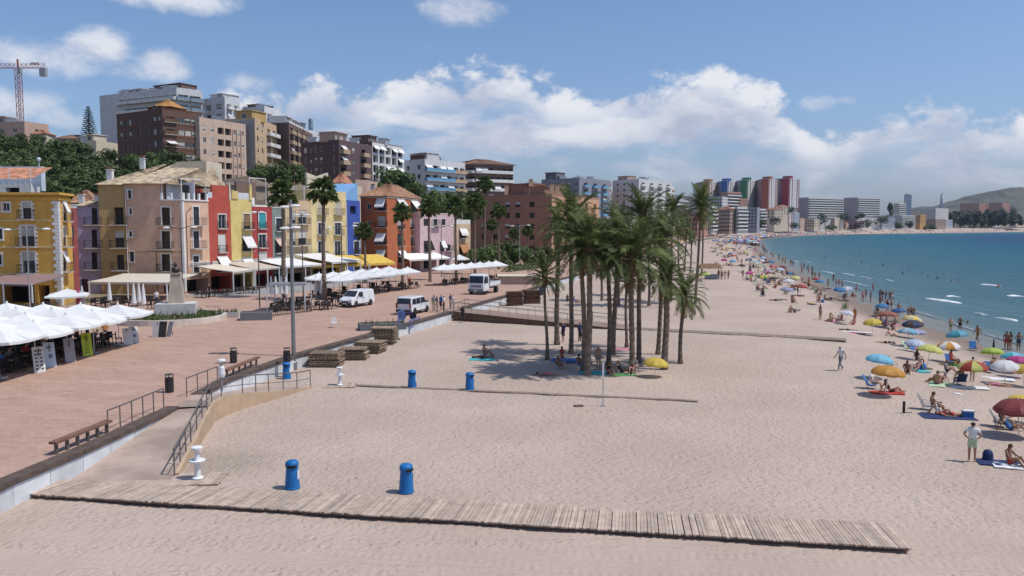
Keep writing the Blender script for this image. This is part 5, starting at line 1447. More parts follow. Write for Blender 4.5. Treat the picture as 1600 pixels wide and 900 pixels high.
def trestle(label, p, rz, h=1.5, w=2.6):
	r = thing('blue_trestle', label, 'barrier', p, rz, 'blue steel trestles'); BL = mat('trestle_blue', (.10, .17, .42), .5, .15)
	for sx in (-1, 1): MB().tube([(sx * w / 2, 0, -.05), (sx * w / 2, 0, h)], .04, 6).build('post', BL, r)
	for z in (h * .45, h): MB().tube([(-w / 2, 0, z), (w / 2, 0, z)], .035, 6).build('rail', BL, r)
	pm = MB().tube([(0, 0, h * .45), (0, 0, h)], .022, 5).mesh('bar', BL)
	for k in range(8): link('bar', pm, r, (-w / 2 + w * (k + 1) / 9, 0, 0))
trestle('blue steel trestle standing on the promenade behind the white people carrier', gp(627, 512, PZ), wa + .2, 1.5, 2.2)
trestle('blue steel trestle leaning along the wall on the sand side', gp(648, 519), wa + .1, 1.3, 3.0)
r = thing('bicycle', 'violet bicycle parked behind the white people carrier', 'bicycle', gp(637, 500, PZ), .3)
VI = mat('bicycle_violet', (.12, .09, .38), .4)
for sx in (-.52, .52):
	wm = MB().lathe([(.31, -.02), (.34, -.02), (.34, .02), (.31, .02), (.31, -.02)], 16, M=Matrix.Rotation(math.pi / 2, 4, 'X')).build('wheel', IRON, r, loc=(sx, 0, .34))
fq = MB()
for a, c in (((-.52, 0, .34), (-.15, 0, .34)), ((-.15, 0, .34), (-.28, 0, .80)), ((-.52, 0, .34), (-.25, 0, .68)), ((-.25, 0, .70), (.38, 0, .76)), ((-.15, 0, .34), (.38, 0, .72)), ((.52, 0, .34), (.36, 0, .95))): fq.tube([a, c], .02, 5)
fq.build('frame', VI, r); MB().box((-.3, 0, .84), (.24, .12, .06)).build('saddle', IRON, r); MB().tube([(.34, -.26, .98), (.36, 0, .96), (.34, .26, .98)], .016, 5).build('handlebar', IRON, r)
# ------------------------------------------------------------------ terraces, street furniture, vehicles
PARW = mat('parasol_white', (.67, .67, .66), .85, .06, rnd=.10)
POLEW = mat('pole_white', (.66, .66, .65), .5, .06)
DKW = mat('dark_chair', (.045, .035, .032), .6, .2, rnd=.3)
TBL = mat('table_top', (.22, .20, .19), .5, .2, rnd=.5)
road = MB()
P_ = [ppx(300, 470), ppx(560, 452), ppx(480, 470), ppx(420, 484), ppx(340, 492)]
a = [onL(240, -1.5), onL(560, -1.5), onL(560, -9), onL(330, -12.5)]
road.add([Vector((p[0], p[1], PZ + .006)) for p in a][::-1], [(0, 1, 2, 3)])
ro = road.build('road', mat('road_asphalt_pale', (.30, .29, .285), .9, .15, .4, .1)); tag(ro, 'pale grey paved lane in front of the painted houses', kind='structure')
def square_parasol_meshes(w, hp, he, droop=.06, m=PARW):
	k = ('par', w, hp, he, m.name)
	if k not in _bc:
		q = MB(); n = 6
		for s_ in range(4):
			R_ = Matrix.Rotation(s_ * math.pi / 2, 4, 'Z')
			for i in range(n):
				t0, t1 = max(.02, i / n), (i + 1) / n
				z = lambda t: hp - (hp - he) * (t ** .9) - 0.0
				sag = lambda t, u: -droop * math.sin(math.pi * (u + 1) / 2) * t * 1.6
				for j in range(4):
					u0, u1 = -1 + j / 2, -1 + (j + 1) / 2
					q.add([(t0 * u0 * w / 2, -t0 * w / 2, z(t0) + sag(t0, u0)), (t0 * u1 * w / 2, -t0 * w / 2, z(t0) + sag(t0, u1)), (t1 * u1 * w / 2, -t1 * w / 2, z(t1) + sag(t1, u1)), (t1 * u0 * w / 2, -t1 * w / 2, z(t1) + sag(t1, u0))], [(0, 1, 2, 3)], 0, R_)
			for j in range(4):
				u0, u1 = -1 + j / 2, -1 + (j + 1) / 2; sg = lambda u: -droop * math.sin(math.pi * (u + 1) / 2) * 1.6
				q.add([(u0 * w / 2, -w / 2, he + sg(u0)), (u1 * w / 2, -w / 2, he + sg(u1)), (u1 * w / 2, -w / 2 - .01, he - .16 + sg(u1)), (u0 * w / 2, -w / 2 - .01, he - .16 + sg(u0))], [(3, 2, 1, 0)], 0, R_)
		q.lathe([(.10, hp - .02), (.05, hp + .10), (.01, hp + .14)], 8)
		p = MB(); p.tube([(0, 0, 0), (0, 0, hp)], .035, 8); b_ = MB(); b_.box((0, 0, .05), (.6, .6, .1))
		rb = MB()
		for s_ in range(8):
			a0 = s_ * math.pi / 4; L = w / 2 * (1.38 if s_ % 2 else .98); rb.bar((0, 0, hp - .12), (math.cos(a0) * L, math.sin(a0) * L, he - .04), .025)
		_bc[k] = (q.mesh('canopy', m), p.mesh('pole', POLEW), b_.mesh('base', CONC), rb.mesh('ribs', POLEW))
	return _bc[k]
def parasol(label, p, w=3.0, hp=3.2, he=2.5, rz=0.0, group='white square terrace parasols', m=PARW, tilt=0):
	r = thing('parasol', label, 'parasol', p, rz, group)
	for nm, me in zip(('canopy', 'pole', 'base', 'ribs'), square_parasol_meshes(w, hp, he, m=m)): link(nm, me, r)
	if tilt: r.rotation_euler.x = tilt
	return r
def chair_set():
	q = MB(); q.box((0, 0, .45), (.42, .42, .05)); q.box((0, .2, .70), (.42, .04, .45))
	for sx in (-.18, .18):
		for sy in (-.18, .18): q.box((sx, sy, .21), (.035, .035, .42))
	return tag(q.build('terrace_chair', DKW), 'x', 'chair')
def table_set():
	q = MB(); q.box((0, 0, .73), (.8, .8, .04)); q.tube([(0, 0, .03), (0, 0, .71)], .04, 6, 1); q.box((0, 0, .02), (.45, .45, .04), 1)
	return tag(q.build('terrace_table', [TBL, IRON]), 'x', 'table')
CH, TB = chair_set(), table_set(); used_ct = [False, False]
def put(kind, p, rz, label, group):
	src = (CH, TB)[kind]
	if not used_ct[kind]:
		used_ct[kind] = True; src.location = p; src.rotation_euler.z = rz; src['label'] = label; src['group'] = group; return src
	return clone(src, p, rz, label, group)
def setting(p, rz, where, n=4):
	put(1, p, rz, 'small square terrace table ' + where, 'tables ' + where)
	for k in range(n):
		a0 = rz + k * math.pi / 2 + RN.uniform(-.2, .2); d_ = Vector((math.sin(a0), -math.cos(a0), 0)) * -.72
		put(0, p + d_, a0 + math.pi, 'dark terrace chair ' + where, 'chairs ' + where)
AX = Vector((.045, 1, 0)).normalized(); BX = Vector((-1, .045, 0))
O_ = Vector((-30.1, 46.4, PZ)); NEARP = []
rowname = ['outermost', 'second', 'third', 'fourth', 'innermost']
for i in range(5):
	for j in range(6):
		p = O_ + AX * (2.95 * i * 1.12) + BX * (2.85 * j)
		if xat(0, p.y) > p.x + 2.8: continue
		NEARP.append((i, j, p))
for i, j, p in NEARP:
	lb = 'white square parasol in the long near terrace, %s row from the menu boards, %s across' % (['first', 'second', 'third', 'fourth', 'fifth'][i], ['first', 'second', 'third', 'fourth', 'fifth', 'sixth'][j])
	parasol(lb, p + Vector((RN.uniform(-.15, .15), RN.uniform(-.15, .15), RN.uniform(-.08, .08))), 3.7, 3.15, 2.42, RN.uniform(-.05, .05), 'white parasols of the long near terrace')
	if j < 3:
		for q_ in ((-.8, .2), (.8, .3), (.0, 1.6)):
			setting(p + AX * q_[0] + BX * (q_[1] + 1.0), RN.uniform(-.2, .2), 'under the long near white parasol terrace', 4 if j < 1 else 2)
def screen(label, a, c, h=1.0, step=.13, m=DKW):
	r = thing('terrace_fence', label, 'fence', a); d_ = c - a; n = int(d_.length / step)
	MB().bar((0, 0, h), d_ + Vector((0, 0, h)), .06, .05).build('rail', m, r); MB().bar((0, 0, .12), d_ + Vector((0, 0, .12)), .04, .05).build('rail', m, r)
	pm = MB().box((0, 0, h / 2 - .02), (.05, .03, h - .06)).mesh('slat', m); az_ = math.atan2(d_.y, d_.x)
	for k in range(n): link('slat', pm, r, d_ * ((k + .5) / n), az_)
screen('dark slatted screen added along the far side of the long near terrace', ppx(2, 500), ppx(95, 486), 1.2, .2)  # screen added at the back to darken the parasol terrace
screen('dark slatted fence panel closing the near end of the parasol terrace', O_ + AX * -1.7 + BX * -.9, O_ + AX * -1.6 + BX * 4.2, 1.05, .14)
def board(label, px, py, m, rz, marks=None, h=1.62, w=.64, seed=1):
	p = ppx(px, py); r = thing('menu_board', label, 'menu board', p, rz)
	T = Matrix.Rotation(-.30, 4, 'X')
	MB().box((0, 0, h / 2), (w, .03, h), M=T).build('panel', m, r)
	MB().box((0, .42, h * .45), (.05, .03, h * .9), M=Matrix.Rotation(.12, 4, 'X')).build('strut', IRON, r)
	if marks:
		rr = random.Random(seed); q = MB()
		if marks == 'photos':
			for i in range(6):
				for j in range(2): q.box((-.13 + .26 * j + rr.uniform(-.02, .02), -.02, h * (.14 + .14 * i)), (.15, .012, .10), M=T)
		elif marks == 'lines':
			for i in range(9): q.box((rr.uniform(-.05, .02), -.02, h * (.15 + .085 * i)), (rr.uniform(.22, .4), .012, .035), M=T)
		else:
			q.box((.04, -.02, h * .45), (.2, .012, .25), M=T); q.box((0, -.02, h * .8), (.35, .012, .08), M=T)
		tag(q.build('print', {'photos': mat('print_dark', (.10, .085, .08), .8), 'lines': mat('print_green_dark', (.12, .16, .04), .8), 'logo': mat('print_blue', (.12, .24, .36), .8)}[marks], r), None, kind='stuff')
	return r
WB_ = mat('board_white', (.62, .62, .60), .6, .06); LB_ = mat('board_pale_blue', (.56, .63, .70), .6, .06); GB_ = mat('board_grey', (.38, .36, .37), .7, .1); YB_ = mat('board_lime', (.55, .66, .06), .6, .08); BB_ = mat('board_black', (.025, .025, .027), .7)
board('white menu board spotted with small dark dish pictures', 63, 582, WB_, .75, 'photos')
board('pale blue menu board with a blue logo next to the white one', 80, 574, LB_, .75, 'logo')
board('greyish menu board between the pale blue and the lime boards', 111, 566, GB_, .75)
board('lime yellow menu board leaning at the terrace edge', 138, 556, YB_, .75, 'lines')
board('white leaning menu board, first of the pair at the terrace corner', 201, 539, WB_, .75, None, 1.3)
board('white leaning menu board, second of the pair at the terrace corner', 211, 536, WB_, .75, 'logo', 1.3)
board('wide grey standing board near the flower bed wall', 245, 527, GB_, .1, None, 1.25, .75); board('black chalk board between two grey boards', 253, 527, BB_, .0, None, 1.3, .6); board('grey standing board turned beside the chalk board', 263, 526, GB_, -.5, None, 1.25, .55)
c = ppx(268, 500); c.z = PZ
r = thing('flower_bed', 'round flower bed with low cream wall around the statue plinth', 'flower bed', c)
q = MB(); q.lathe([(5.0, -.1), (5.0, .52), (4.72, .52), (4.72, .3)], 40); q.build('bed_wall', mat('bed_wall_cream', (.60, .53, .45), .9, .1, streak=True), r)
q = MB(); q.lathe([(4.73, .34), (.05, .42)], 24); q.build('soil', mat('bed_soil', (.17, .12, .08), .95, .3), r)
q = MB(); rr = random.Random(9)
GRN = mat('bed_green', (.075, .115, .030), .8, .35, 3.0, rnd=.2)
for k in range(1500):
	a0, rad = rr.uniform(0, 6.28), 4.6 * math.sqrt(rr.random()); x, y = rad * math.cos(a0), rad * math.sin(a0)
	hh = rr.uniform(.1, .28) if rr.random() < .85 else rr.uniform(.3, .75); b_ = rr.uniform(0, 6.28); w_ = .07
	q.add([(x - w_ * math.cos(b_), y - w_ * math.sin(b_), .36), (x + w_ * math.cos(b_), y + w_ * math.sin(b_), .36), (x + rr.uniform(-.15, .15), y + rr.uniform(-.15, .15), .38 + hh)], [(0, 1, 2)])
tag(q.build('planting', GRN, r), None, kind='stuff')
PL = mat('plinth_stone', (.56, .54, .51), .85, .1, streak=True); ST = mat('statue_stone', (.42, .36, .29), .9, .15, 1.0, .2, streak=True)
p = ppx(277, 497); p.z = PZ
r = thing('statue_monument', 'dark bust on a tapering stone obelisk over a white block plinth', 'monument', p)
MB().box((0, 0, .75), (3.6, 2.6, 1.5), rz=.25).build('plinth', PL, r)
MB().box((0, 0, 2.9), (1.5, 1.3, 2.8), rz=.25, taper=.55).build('obelisk', ST, r); MB().box((0, 0, 4.37), (1.0, .9, .14), rz=.25).build('capstone', ST, r)
BZ = mat('bronze_dark', (.06, .055, .05), .5, .2, metal=.5)
q = MB(); q.lathe([(.12, 4.42), (.34, 4.5), (.42, 4.72), (.36, 4.9), (.14, 5.0), (.11, 5.06), (.17, 5.14), (.19, 5.25), (.16, 5.38), (.07, 5.45), (.01, 5.46)], 14); q.build('bust', BZ, r, smooth=True)
q = MB(); q.lathe([(.16, 2.9), (.34, 3.0), (.34, 3.5), (.1, 3.6)], 10, c=(-.42, .5, .6)); q.build('lantern', BZ, r)
def planter(label, px, py, size, m, rz=.2, plants=0):
	p = ppx(px, py); r = thing('planter', label, 'planter', p, rz)
	L, D_, H = size; q = MB()
	q.box((0, -D_ / 2 + .05, H / 2), (L, .1, H)); q.box((0, D_ / 2 - .05, H / 2), (L, .1, H)); q.box((-L / 2 + .05, 0, H / 2 - .003), (.1, D_ - .2, H - .006)); q.box((L / 2 - .05, 0, H / 2 - .003), (.1, D_ - .2, H - .006)); q.box((0, 0, H - .12), (L - .2, D_ - .2, .05), 1)
	q.build('trough', [m, mat('bed_soil', None)], r)
	if plants:
		rr = random.Random(int(px)); q = MB()
		for k in range(plants):
			x, y = rr.uniform(-L / 2 + .1, L / 2 - .1), rr.uniform(-D_ / 2 + .1, D_ / 2 - .1); hh = rr.uniform(.15, .5); b_ = rr.uniform(0, 6.3)
			q.add([(x - .06 * math.cos(b_), y - .06 * math.sin(b_), H - .1), (x + .06 * math.cos(b_), y + .06 * math.sin(b_), H - .1), (x + rr.uniform(-.1, .1), y + rr.uniform(-.1, .1), H + hh)], [(0, 1, 2)])
		tag(q.build('leaves', GRN, r), None, kind='stuff')
GRD = mat('planter_dark_grey', (.15, .16, .18), .8, .12); GRL = mat('planter_pale', (.46, .43, .41), .9, .12)
planter('pale stone planter beside the pale lane past the flower bed', 356, 496, (2.2, .8, .55), GRL, .15, 60)
planter('dark grey concrete box planter in front of the terrace fence', 401, 499, (2.9, 1.8, .75), GRD, .25)
planter('long flat dark grey planter next to the stacked decking by the wall', 597, 514, (4.0, 1.8, .55), GRD, .3, 30)
def awning(label, a, c, depth, z, drop, m, posts=2, group='cafe awnings along the house fronts', vh=.28, dark=True):
	"""canopy from front edge a-c (plan points) reaching depth inland"""
	r = thing('cafe_awning', label, 'awning', (a[0], a[1], PZ), 0, group); o = Vector((a[0], a[1], 0))
	A, C_ = Vector((a[0], a[1], z)) - o, Vector((c[0], c[1], z)) - o; d_ = (C_ - A).normalized(); n = Vector((-d_.y, d_.x, 0)) * depth + Vector((0, 0, drop))
	q = MB(); k = 10; A = A - Vector((0, 0, PZ)) + Vector((0, 0, 0)); C_ = C_ - Vector((0, 0, PZ))
	for i in range(k):
		t0, t1 = i / k, (i + 1) / k; s0, s1 = .05 * math.sin(t0 * math.pi * k), 0
		p0, p1 = A.lerp(C_, t0), A.lerp(C_, t1); m0 = Vector((0, 0, -.07))
		q.add([p0, p1, p1 + n * .5 + m0, p0 + n * .5 + m0], [(0, 1, 2, 3)]); q.add([p0 + n * .5 + m0, p1 + n * .5 + m0, p1 + n, p0 + n], [(0, 1, 2, 3)])
		q.add([p0, p0 - Vector((0, 0, vh)), p1 - Vector((0, 0, vh)), p1], [(0, 1, 2, 3)])
	q.build('canvas', m, r)
	MB().bar(A - Vector((0, 0, .05)), C_ - Vector((0, 0, .05)), .09, .09).build('front_beam', WFRAME, r)
	pm = MB().box((0, 0, (z - PZ) / 2), (.13, .13, z - PZ)).mesh('post', WFRAME)
	for k in range(posts): link('post', pm, r, (A.lerp(C_, (k + .02) / max(1, posts - .96)) + d_.cross(Vector((0, 0, 1))) * -.15) * Vector((1, 1, 0)).length / 1.41421356 if False else Vector((A.lerp(C_, .02 + .96 * k / max(1, posts - 1)).x, A.lerp(C_, .02 + .96 * k / max(1, posts - 1)).y, 0)))
	am = MB().bar((0, 0, -.12), n - Vector((0, 0, .12)), .06, .08).mesh('side_arm', WFRAME)
	for t in (.03, .97): link('side_arm', am, r, A.lerp(C_, t))
	return r
def cl(px, Y): return (xat(px, Y, 3), Y)
awning('long cream awning on white posts under the peach house', cl(137, 96), cl(263, 95), 7.5, zat(441, 95), .55, AWNB, 3)
awning('cream awning stretched in front of the peach house sea side', onL(303, -6.5), onL(352, -5), 5, PZ + 3.0, .7, AWNB, 3)
awning('beige awning below the slim yellow and crimson houses', onL(353, -5), onL(398, -4.5), 5, PZ + 3.0, .9, mat('beige_canvas', (.50, .43, .35), .85), 3)
awning('white awning below the grey green and tan houses', onL(399, -5.5), onL(452, -6.5), 6, PZ + 3.1, .9, AWN, 3)
awning('white peaked awning beside the yellow canopies', onL(452, -8), onL(500, -8), 7, PZ + 3.4, 1.1, AWN, 3)
awning('maroon striped awning at the foot of the yellow corner house', cl(-40, 86), cl(52, 84), 4.5, PZ + 2.9, .7, mat('maroon_canvas', (.27, .17, .16), .85), 3)
awning('dull white awning at the foot of the pink house', cl(640, 150), cl(704, 160), 4, PZ + 2.6, 1.0, AWN, 3)
YC = mat('yellow_canvas', (.62, .42, .085), .85, .08)
for k, (px0, px1) in enumerate(((486, 532), (533, 576), (577, 618))):
	a, c = cl(px0, 124 + 4 * k), cl(px1, 127 + 4.5 * k)
	r = thing('canopy_tent', ['yellow peaked canopy under the light yellow house', 'yellow peaked canopy under the blue house', 'yellow peaked canopy under the orange house'][k], 'canopy', (a[0], a[1], PZ), 0, 'yellow peaked canopies')
	d_ = Vector((c[0] - a[0], c[1] - a[1], 0)); n = Vector((-d_.y, d_.x, 0)).normalized() * 7; z = Vector((0, 0, 2.75)); pk = Vector((0, 0, 4.1))
	q = MB(); q.add([z, d_ + z, d_ + n + z, n + z, (d_ * .15 + n * .5) + pk, (d_ * .85 + n * .5) + pk], [(0, 1, 5, 4), (1, 2, 5), (2, 3, 4, 5), (3, 0, 4)]); q.add([z, d_ + z, d_ + Vector((0, 0, 2.4)), Vector((0, 0, 2.4)), n + z, n + d_ + z, n + d_ + Vector((0, 0, 2.4)), n + Vector((0, 0, 2.4))], [(3, 2, 1, 0), (4, 5, 6, 7), (1, 2, 6, 5), (0, 4, 7, 3)]); q.build('canvas', YC, r)
	pm = MB().tube([(0, 0, 0), (0, 0, 2.7)], .05, 6).mesh('post', POLEW)
	for v in (Vector((0, 0, 0)), d_, n, d_ + n): link('post', pm, r, v)
for lb, px0, px1, m_ in (('grey fascia band over the cafe below the peach house sea side', 290, 327, mat('fascia_grey', (.34, .30, .28), .8)), ('pale fascia band over the cafe below the red house', 330, 360, mat('fascia_pale', (.55, .50, .45), .8)), ('pinkish fascia band over the cafe below the crimson house', 364, 425, mat('fascia_pink', (.52, .42, .38), .8))):
	a, c = onL(px0, -.12), onL(px1, -.12); r = thing('shop_fascia', lb, 'shop sign', (a[0], a[1], PZ)); MB().bar((0, 0, 3.75), (c[0] - a[0], c[1] - a[1], 3.75), .16, .55).build('board', m_, r); MB().bar((0, 0, 4.06), (c[0] - a[0], c[1] - a[1], 4.06), .22, .07).build('trim', WFRAME, r)
for k, (px, py) in enumerate(((530, 445), (552, 442), (574, 440), (596, 438), (618, 435), (637, 432))):
	p = at(px, py - 2, 98 + 3.3 * k); p.z = PZ
	parasol('white parasol of the middle terrace, %s from the panel van' % ['first', 'second', 'third', 'fourth', 'fifth', 'last'][k], p, 3.4, 3.1, 2.45, .3, 'white parasols of the middle terrace')
	p2 = p + Vector((-3.0, 2.2, 0)); parasol('white parasol in the back row of the middle terrace, %s along' % ['first', 'second', 'third', 'fourth', 'fifth', 'last'][k], p2, 3.4, 3.1, 2.45, .3, 'white parasols of the middle terrace')
	for dp in ((-.8, -.6), (.8, .8), (-3.5, 2)): setting(p + Vector((dp[0], dp[1], 0)), RN.uniform(0, 1), 'under the middle white parasol terrace', 4)
for k, px in enumerate((694, 708, 722, 736, 750, 764, 775)):
	p = at(px, 416, 121 + 2.0 * k); p.z = PZ
	parasol('white parasol of the far terrace behind the lorry, %s along' % ['first', 'second', 'third', 'fourth', 'fifth', 'sixth', 'last'][k], p, 3.4, 3.2, 2.5, .25, 'white parasols of the far terrace')
	setting(p + Vector((.3, -.5, 0)), .3, 'under the far white parasol terrace', 4)
screen('dark low fence along the far terrace behind the lorry', gp(690, 440, PZ) + Vector((0, 2, 0)), gp(738, 440, PZ) + Vector((0, 4, 0)), 1.1, .25)
parasol('single open white parasol by the yellow corner house', at(105, 455, 80) * Vector((1, 1, 0)) + Vector((0, 0, PZ)) if False else Vector((at(105, 455, 80).x, 80, PZ)), 3.6, 2.7, 2.1, .4, None)
parasol('single white parasol behind the far terrace', Vector((at(718, 410, 150).x, 150, PZ)), 3.4, 3.6, 2.8, .2, None)
def closed(label, px, py, Y, m, h=2.9, group=None):
	p = at(px, py, Y); p = Vector((p.x, Y, PZ)); r = thing('closed_parasol', label, 'parasol', p, 0, group)
	q = MB(); q.lathe([(.20, .75), (.26, .85), (.20, 1.6), (.15, 2.2), (.06, h), (.01, h + .05)], 9); q.build('folded_canopy', m, r); MB().tube([(0, 0, 0), (0, 0, h)], .035, 6).build('pole', POLEW, r); MB().box((0, 0, .05), (.55, .55, .1)).build('base', CONC, r)
for k, (px, Y) in enumerate(((171, 88), (209, 84), (217, 85.5), (224, 83.5), (431, 96), (440, 97), (447, 95.5), (494, 99), (499, 100), (503, 98), (424, 97))):
	closed('folded white parasol ' + ['at the start of the long cream awning', 'first of three by the statue', 'middle one of three by the statue', 'nearest the statue plinth', 'first in the fenced terrace by the tall lamp post', 'second in the fenced terrace by the tall lamp post', 'third in the fenced terrace by the tall lamp post', 'first beside the panel van', 'middle one beside the panel van', 'nearest the panel van', 'by the dark lamp post planter'][k], px, 460, Y, PARW, 2.9, 'folded white parasols')
closed('folded magenta parasol at the corner of the yellow house', 122, 455, 80, mat('magenta_canvas', (.42, .05, .12), .85)); closed('folded pale grey parasol beside the magenta one', 128, 455, 81, mat('pale_grey_canvas', (.50, .50, .54), .85))
screen('dark glazed fence around the terrace behind the tall lamp post', ppx(421, 495), ppx(487, 487), 1.0, .22)
screen('dark fence side of the terrace behind the tall lamp post', ppx(487, 487), ppx(486, 474), 1.0, .22)
for px, py in ((430, 487), (445, 485), (460, 484), (476, 482), (436, 480), (455, 478), (470, 477), (500, 484), (512, 483), (524, 478)): setting(ppx(px, py), RN.uniform(0, 1), 'on the fenced terrace behind the tall lamp post', 4)
for px, py in ((150, 478), (165, 480), (180, 476), (195, 480), (215, 478), (235, 476), (245, 482), (30, 492), (50, 488), (75, 486)): setting(ppx(px, py), RN.uniform(0, 1), 'under the long cream awning terrace', 4)
for px, py in ((315, 465), (335, 463), (355, 461), (375, 459), (395, 458)): setting(ppx(px, py), RN.uniform(0, 1), 'at the cafe below the red house', 4)
r = thing('white_frame_kiosk', 'open white framed gazebo on the fenced terrace', 'gazebo', ppx(452, 484)); 
pm = MB().box((0, 0, 1.35), (.1, .1, 2.7)).mesh('post', WFRAME)
for x, y in ((-2, -1.2), (2, -1.2), (2, 1.6), (-2, 1.6)): link('post', pm, r, (x, y, 0))
q = MB(); q.bar((-2, -1.2, 2.75), (2, -1.2, 2.75), .12); q.bar((-2, 1.6, 2.75), (2, 1.6, 2.75), .12); q.bar((-2, -1.14, 2.75), (-2, 1.54, 2.75), .11); q.bar((2, -1.14, 2.75), (2, 1.54, 2.75), .11); q.build('beam', WFRAME, r)
q = MB(); q.box((0, .2, 2.84), (4.2, 3.0, .05)); q.build('roof_sheet', mat('gazebo_grey', (.20, .21, .23), .7), r)
r = thing('plastic_chair', 'lone white plastic chair on the open paving', 'chair', ppx(522, 512), .4)
MB().box((0, 0, .44), (.48, .46, .04)).build('seat', WPL, r)
q = MB(); q.box((0, .22, .86), (.5, .04, .10)); q.box((0, .22, .66), (.5, .04, .10)); [q.box((sx, .22, .66), (.04, .038, .5)) for sx in (-.23, .23)]; q.build('backrest', WPL, r)
lm = MB().box((0, 0, .22), (.04, .04, .44)).mesh('leg', WPL)
for sx in (-.2, .2):
	for sy in (-.2, .2): link('leg', lm, r, (sx, sy, 0))
LAMPW = mat('lamp_white', (.66, .67, .68), .4, .05)
def lamp_head(name='lamp_head'):
	k = ('lamp', name)
	if k not in _bc: _bc[k] = MB().lathe([(.02, .14), (.28, .10), (.40, .0), (.34, -.06), (.05, -.08)], 12).mesh(name, LAMPW)
	return _bc[k]
def lamp(label, p, h, arms, r0=.07, m=None, base=None):
	"""arms: list of (dx, dy, z)"""
	r = thing('street_lamp', label, 'street lamp', p); m = m or METAL
	MB().tube([(0, 0, -.1), (0, 0, h * .3), (0, 0, h)], [r0 * 1.25, r0 * 1.1, r0 * .8], 8).build('post', m, r)
	for dx, dy, z in arms:
		MB().tube([(0, 0, z - .15), (dx * .5, dy * .5, z + .05), (dx, dy, z + .06)], .04, 6).build('lamp_arm', m, r)
		link('lamp_head', lamp_head(), r, (dx, dy, z))
	if base: MB().lathe([(base, 0), (base, .5), (base * .6, .6)], 10).build('lamp_base', m, r)
	return r
p = gp(459.5, 577); lamp('tall grey lamp post with four white heads rising from the sand by the wall', p, zat(312, p.y), [(-.40, 0, zat(324, p.y)), (.28, .1, zat(322, p.y)), (-.40, 0, zat(357, p.y)), (.28, .1, zat(356, p.y))], .125, mat('lamp_post_grey', (.23, .24, .25), .5, .1, metal=.4), .22)
def plamp(label, px, py, Y, ytop, arms, m=None):
	p = at(px, py, Y); p = Vector((p.x, Y, PZ)); h = zat(ytop, Y) - PZ
	return lamp(label, p, h, [((ax - px) / F * Y, 0, zat(ay, Y) - PZ) for ax, ay in arms], .06, m)
DP = mat('lamp_dark', (.07, .075, .08), .5, .15)
plamp('pale double armed street lamp before the yellow corner house', 47, 480, 78, 350, [(17, 359), (78, 358)])
plamp('double armed street lamp in front of the peach house corner', 286, 470, 88, 356, [(264, 356), (306, 355)], DP)
plamp('dark street lamp standing in the grey box planter', 406, 485, 88, 330, [(400, 332), (412, 332)], DP)
plamp('slim dark street lamp right behind the tall lamp post', 474, 470, 100, 333, [(466, 336), (482, 336)], DP)
plamp('double armed street lamp before the light yellow house', 535, 455, 108, 350, [(517, 356), (556, 353)], DP)
plamp('double armed street lamp before the pink house', 690, 425, 140, 346, [(676, 355), (706, 353)], DP)
plamp('double armed street lamp on the boulevard beside the hotel', 812, 415, 165, 350, [(800, 353), (826, 352)], METAL)
PAINT = mat('van_white_paint', (.72, .73, .74), .3, .03, spec=.5, coat=.4); TYRE = mat('tyre_rubber', (.022, .022, .022), .85); RIMM = mat('wheel_rim', (.36, .37, .38), .4, .1, metal=.6)
BUMP = mat('bumper_grey', (.06, .06, .065), .7); LIGHT = mat('headlight_glass', (.62, .64, .66), .15, spec=.6); REDL = mat('tail_light', (.30, .02, .02), .3); PLATE = mat('number_plate', (.66, .66, .64), .5)
def wheel(r, x, y, rad=.32, w=.2):
	M_ = Matrix.Rotation(math.pi / 2, 4, 'X')
	o = MB().lathe([(rad * .62, -w / 2), (rad * .95, -w / 2), (rad, -w / 4), (rad, w / 4), (rad * .95, w / 2), (rad * .62, w / 2)], 20, M=M_).build('wheel', TYRE, r, loc=(x, y, rad))
	MB().lathe([(.02, -w * .42), (rad * .3, -w * .46), (rad * .63, -w * .40), (rad * .63, w * .40), (rad * .3, w * .46), (.02, w * .42)], 14, M=M_).build('rim', RIMM, o)
def car_body(r, prof, W_, tum=.10, name='body', m=None):
	"""side profile (x forward, z up) lofted over the width with tumblehome above the waist"""
	q = MB(); ys = [-.5, -.46, 0, .46, .5]
	sec = []
	for yk in ys:
		e = abs(yk) >= .5
		row = []
		for (x, z) in prof:
			t = max(0, (z - .95)) * tum
			sx = x * (0.985 if e else 1.0); sz = z - (.03 if e and z > .9 else 0) + (.02 if e and z < .4 else 0)
			yy = yk * W_; yy -= math.copysign(t, yk) if yk else 0
			row.append(Vector((sx, yy, sz)))
		sec.append(row)
	n = len(prof); o = len(q.v)
	for row in sec: q.v += row
	for i in range(len(ys) - 1):
		for j in range(n):
			j2 = (j + 1) % n; q.f.append([i * n + j, (i + 1) * n + j, (i + 1) * n + j2, i * n + j2]); q.mi.append(0)
	q.f.append(list(range(n))); q.mi.append(0); q.f.append([4 * n + j for j in range(n)][::-1]); q.mi.append(0)
	ob = q.build(name, m or PAINT, r); 
	bv = ob.modifiers.new('bevel', 'BEVEL'); bv.width = .03; bv.segments = 2; bv.limit_method = 'ANGLE'; bv.angle_limit = R(25)
	return ob
def pane_on(r, pts, off, name='window', m=GLASS):
	V = [Vector(p) for p in pts]; n = (V[1] - V[0]).cross(V[2] - V[0]).normalized()
	q = MB(); q.add([p + n * off for p in V] + [p - n * .02 for p in V], [(0, 1, 2, 3), (0, 4, 5, 1), (1, 5, 6, 2), (2, 6, 7, 3), (3, 7, 4, 0)]); return q.build(name, m, r)
def side(zv, W_, tum=.10): return W_ / 2 - max(0, zv - .95) * tum
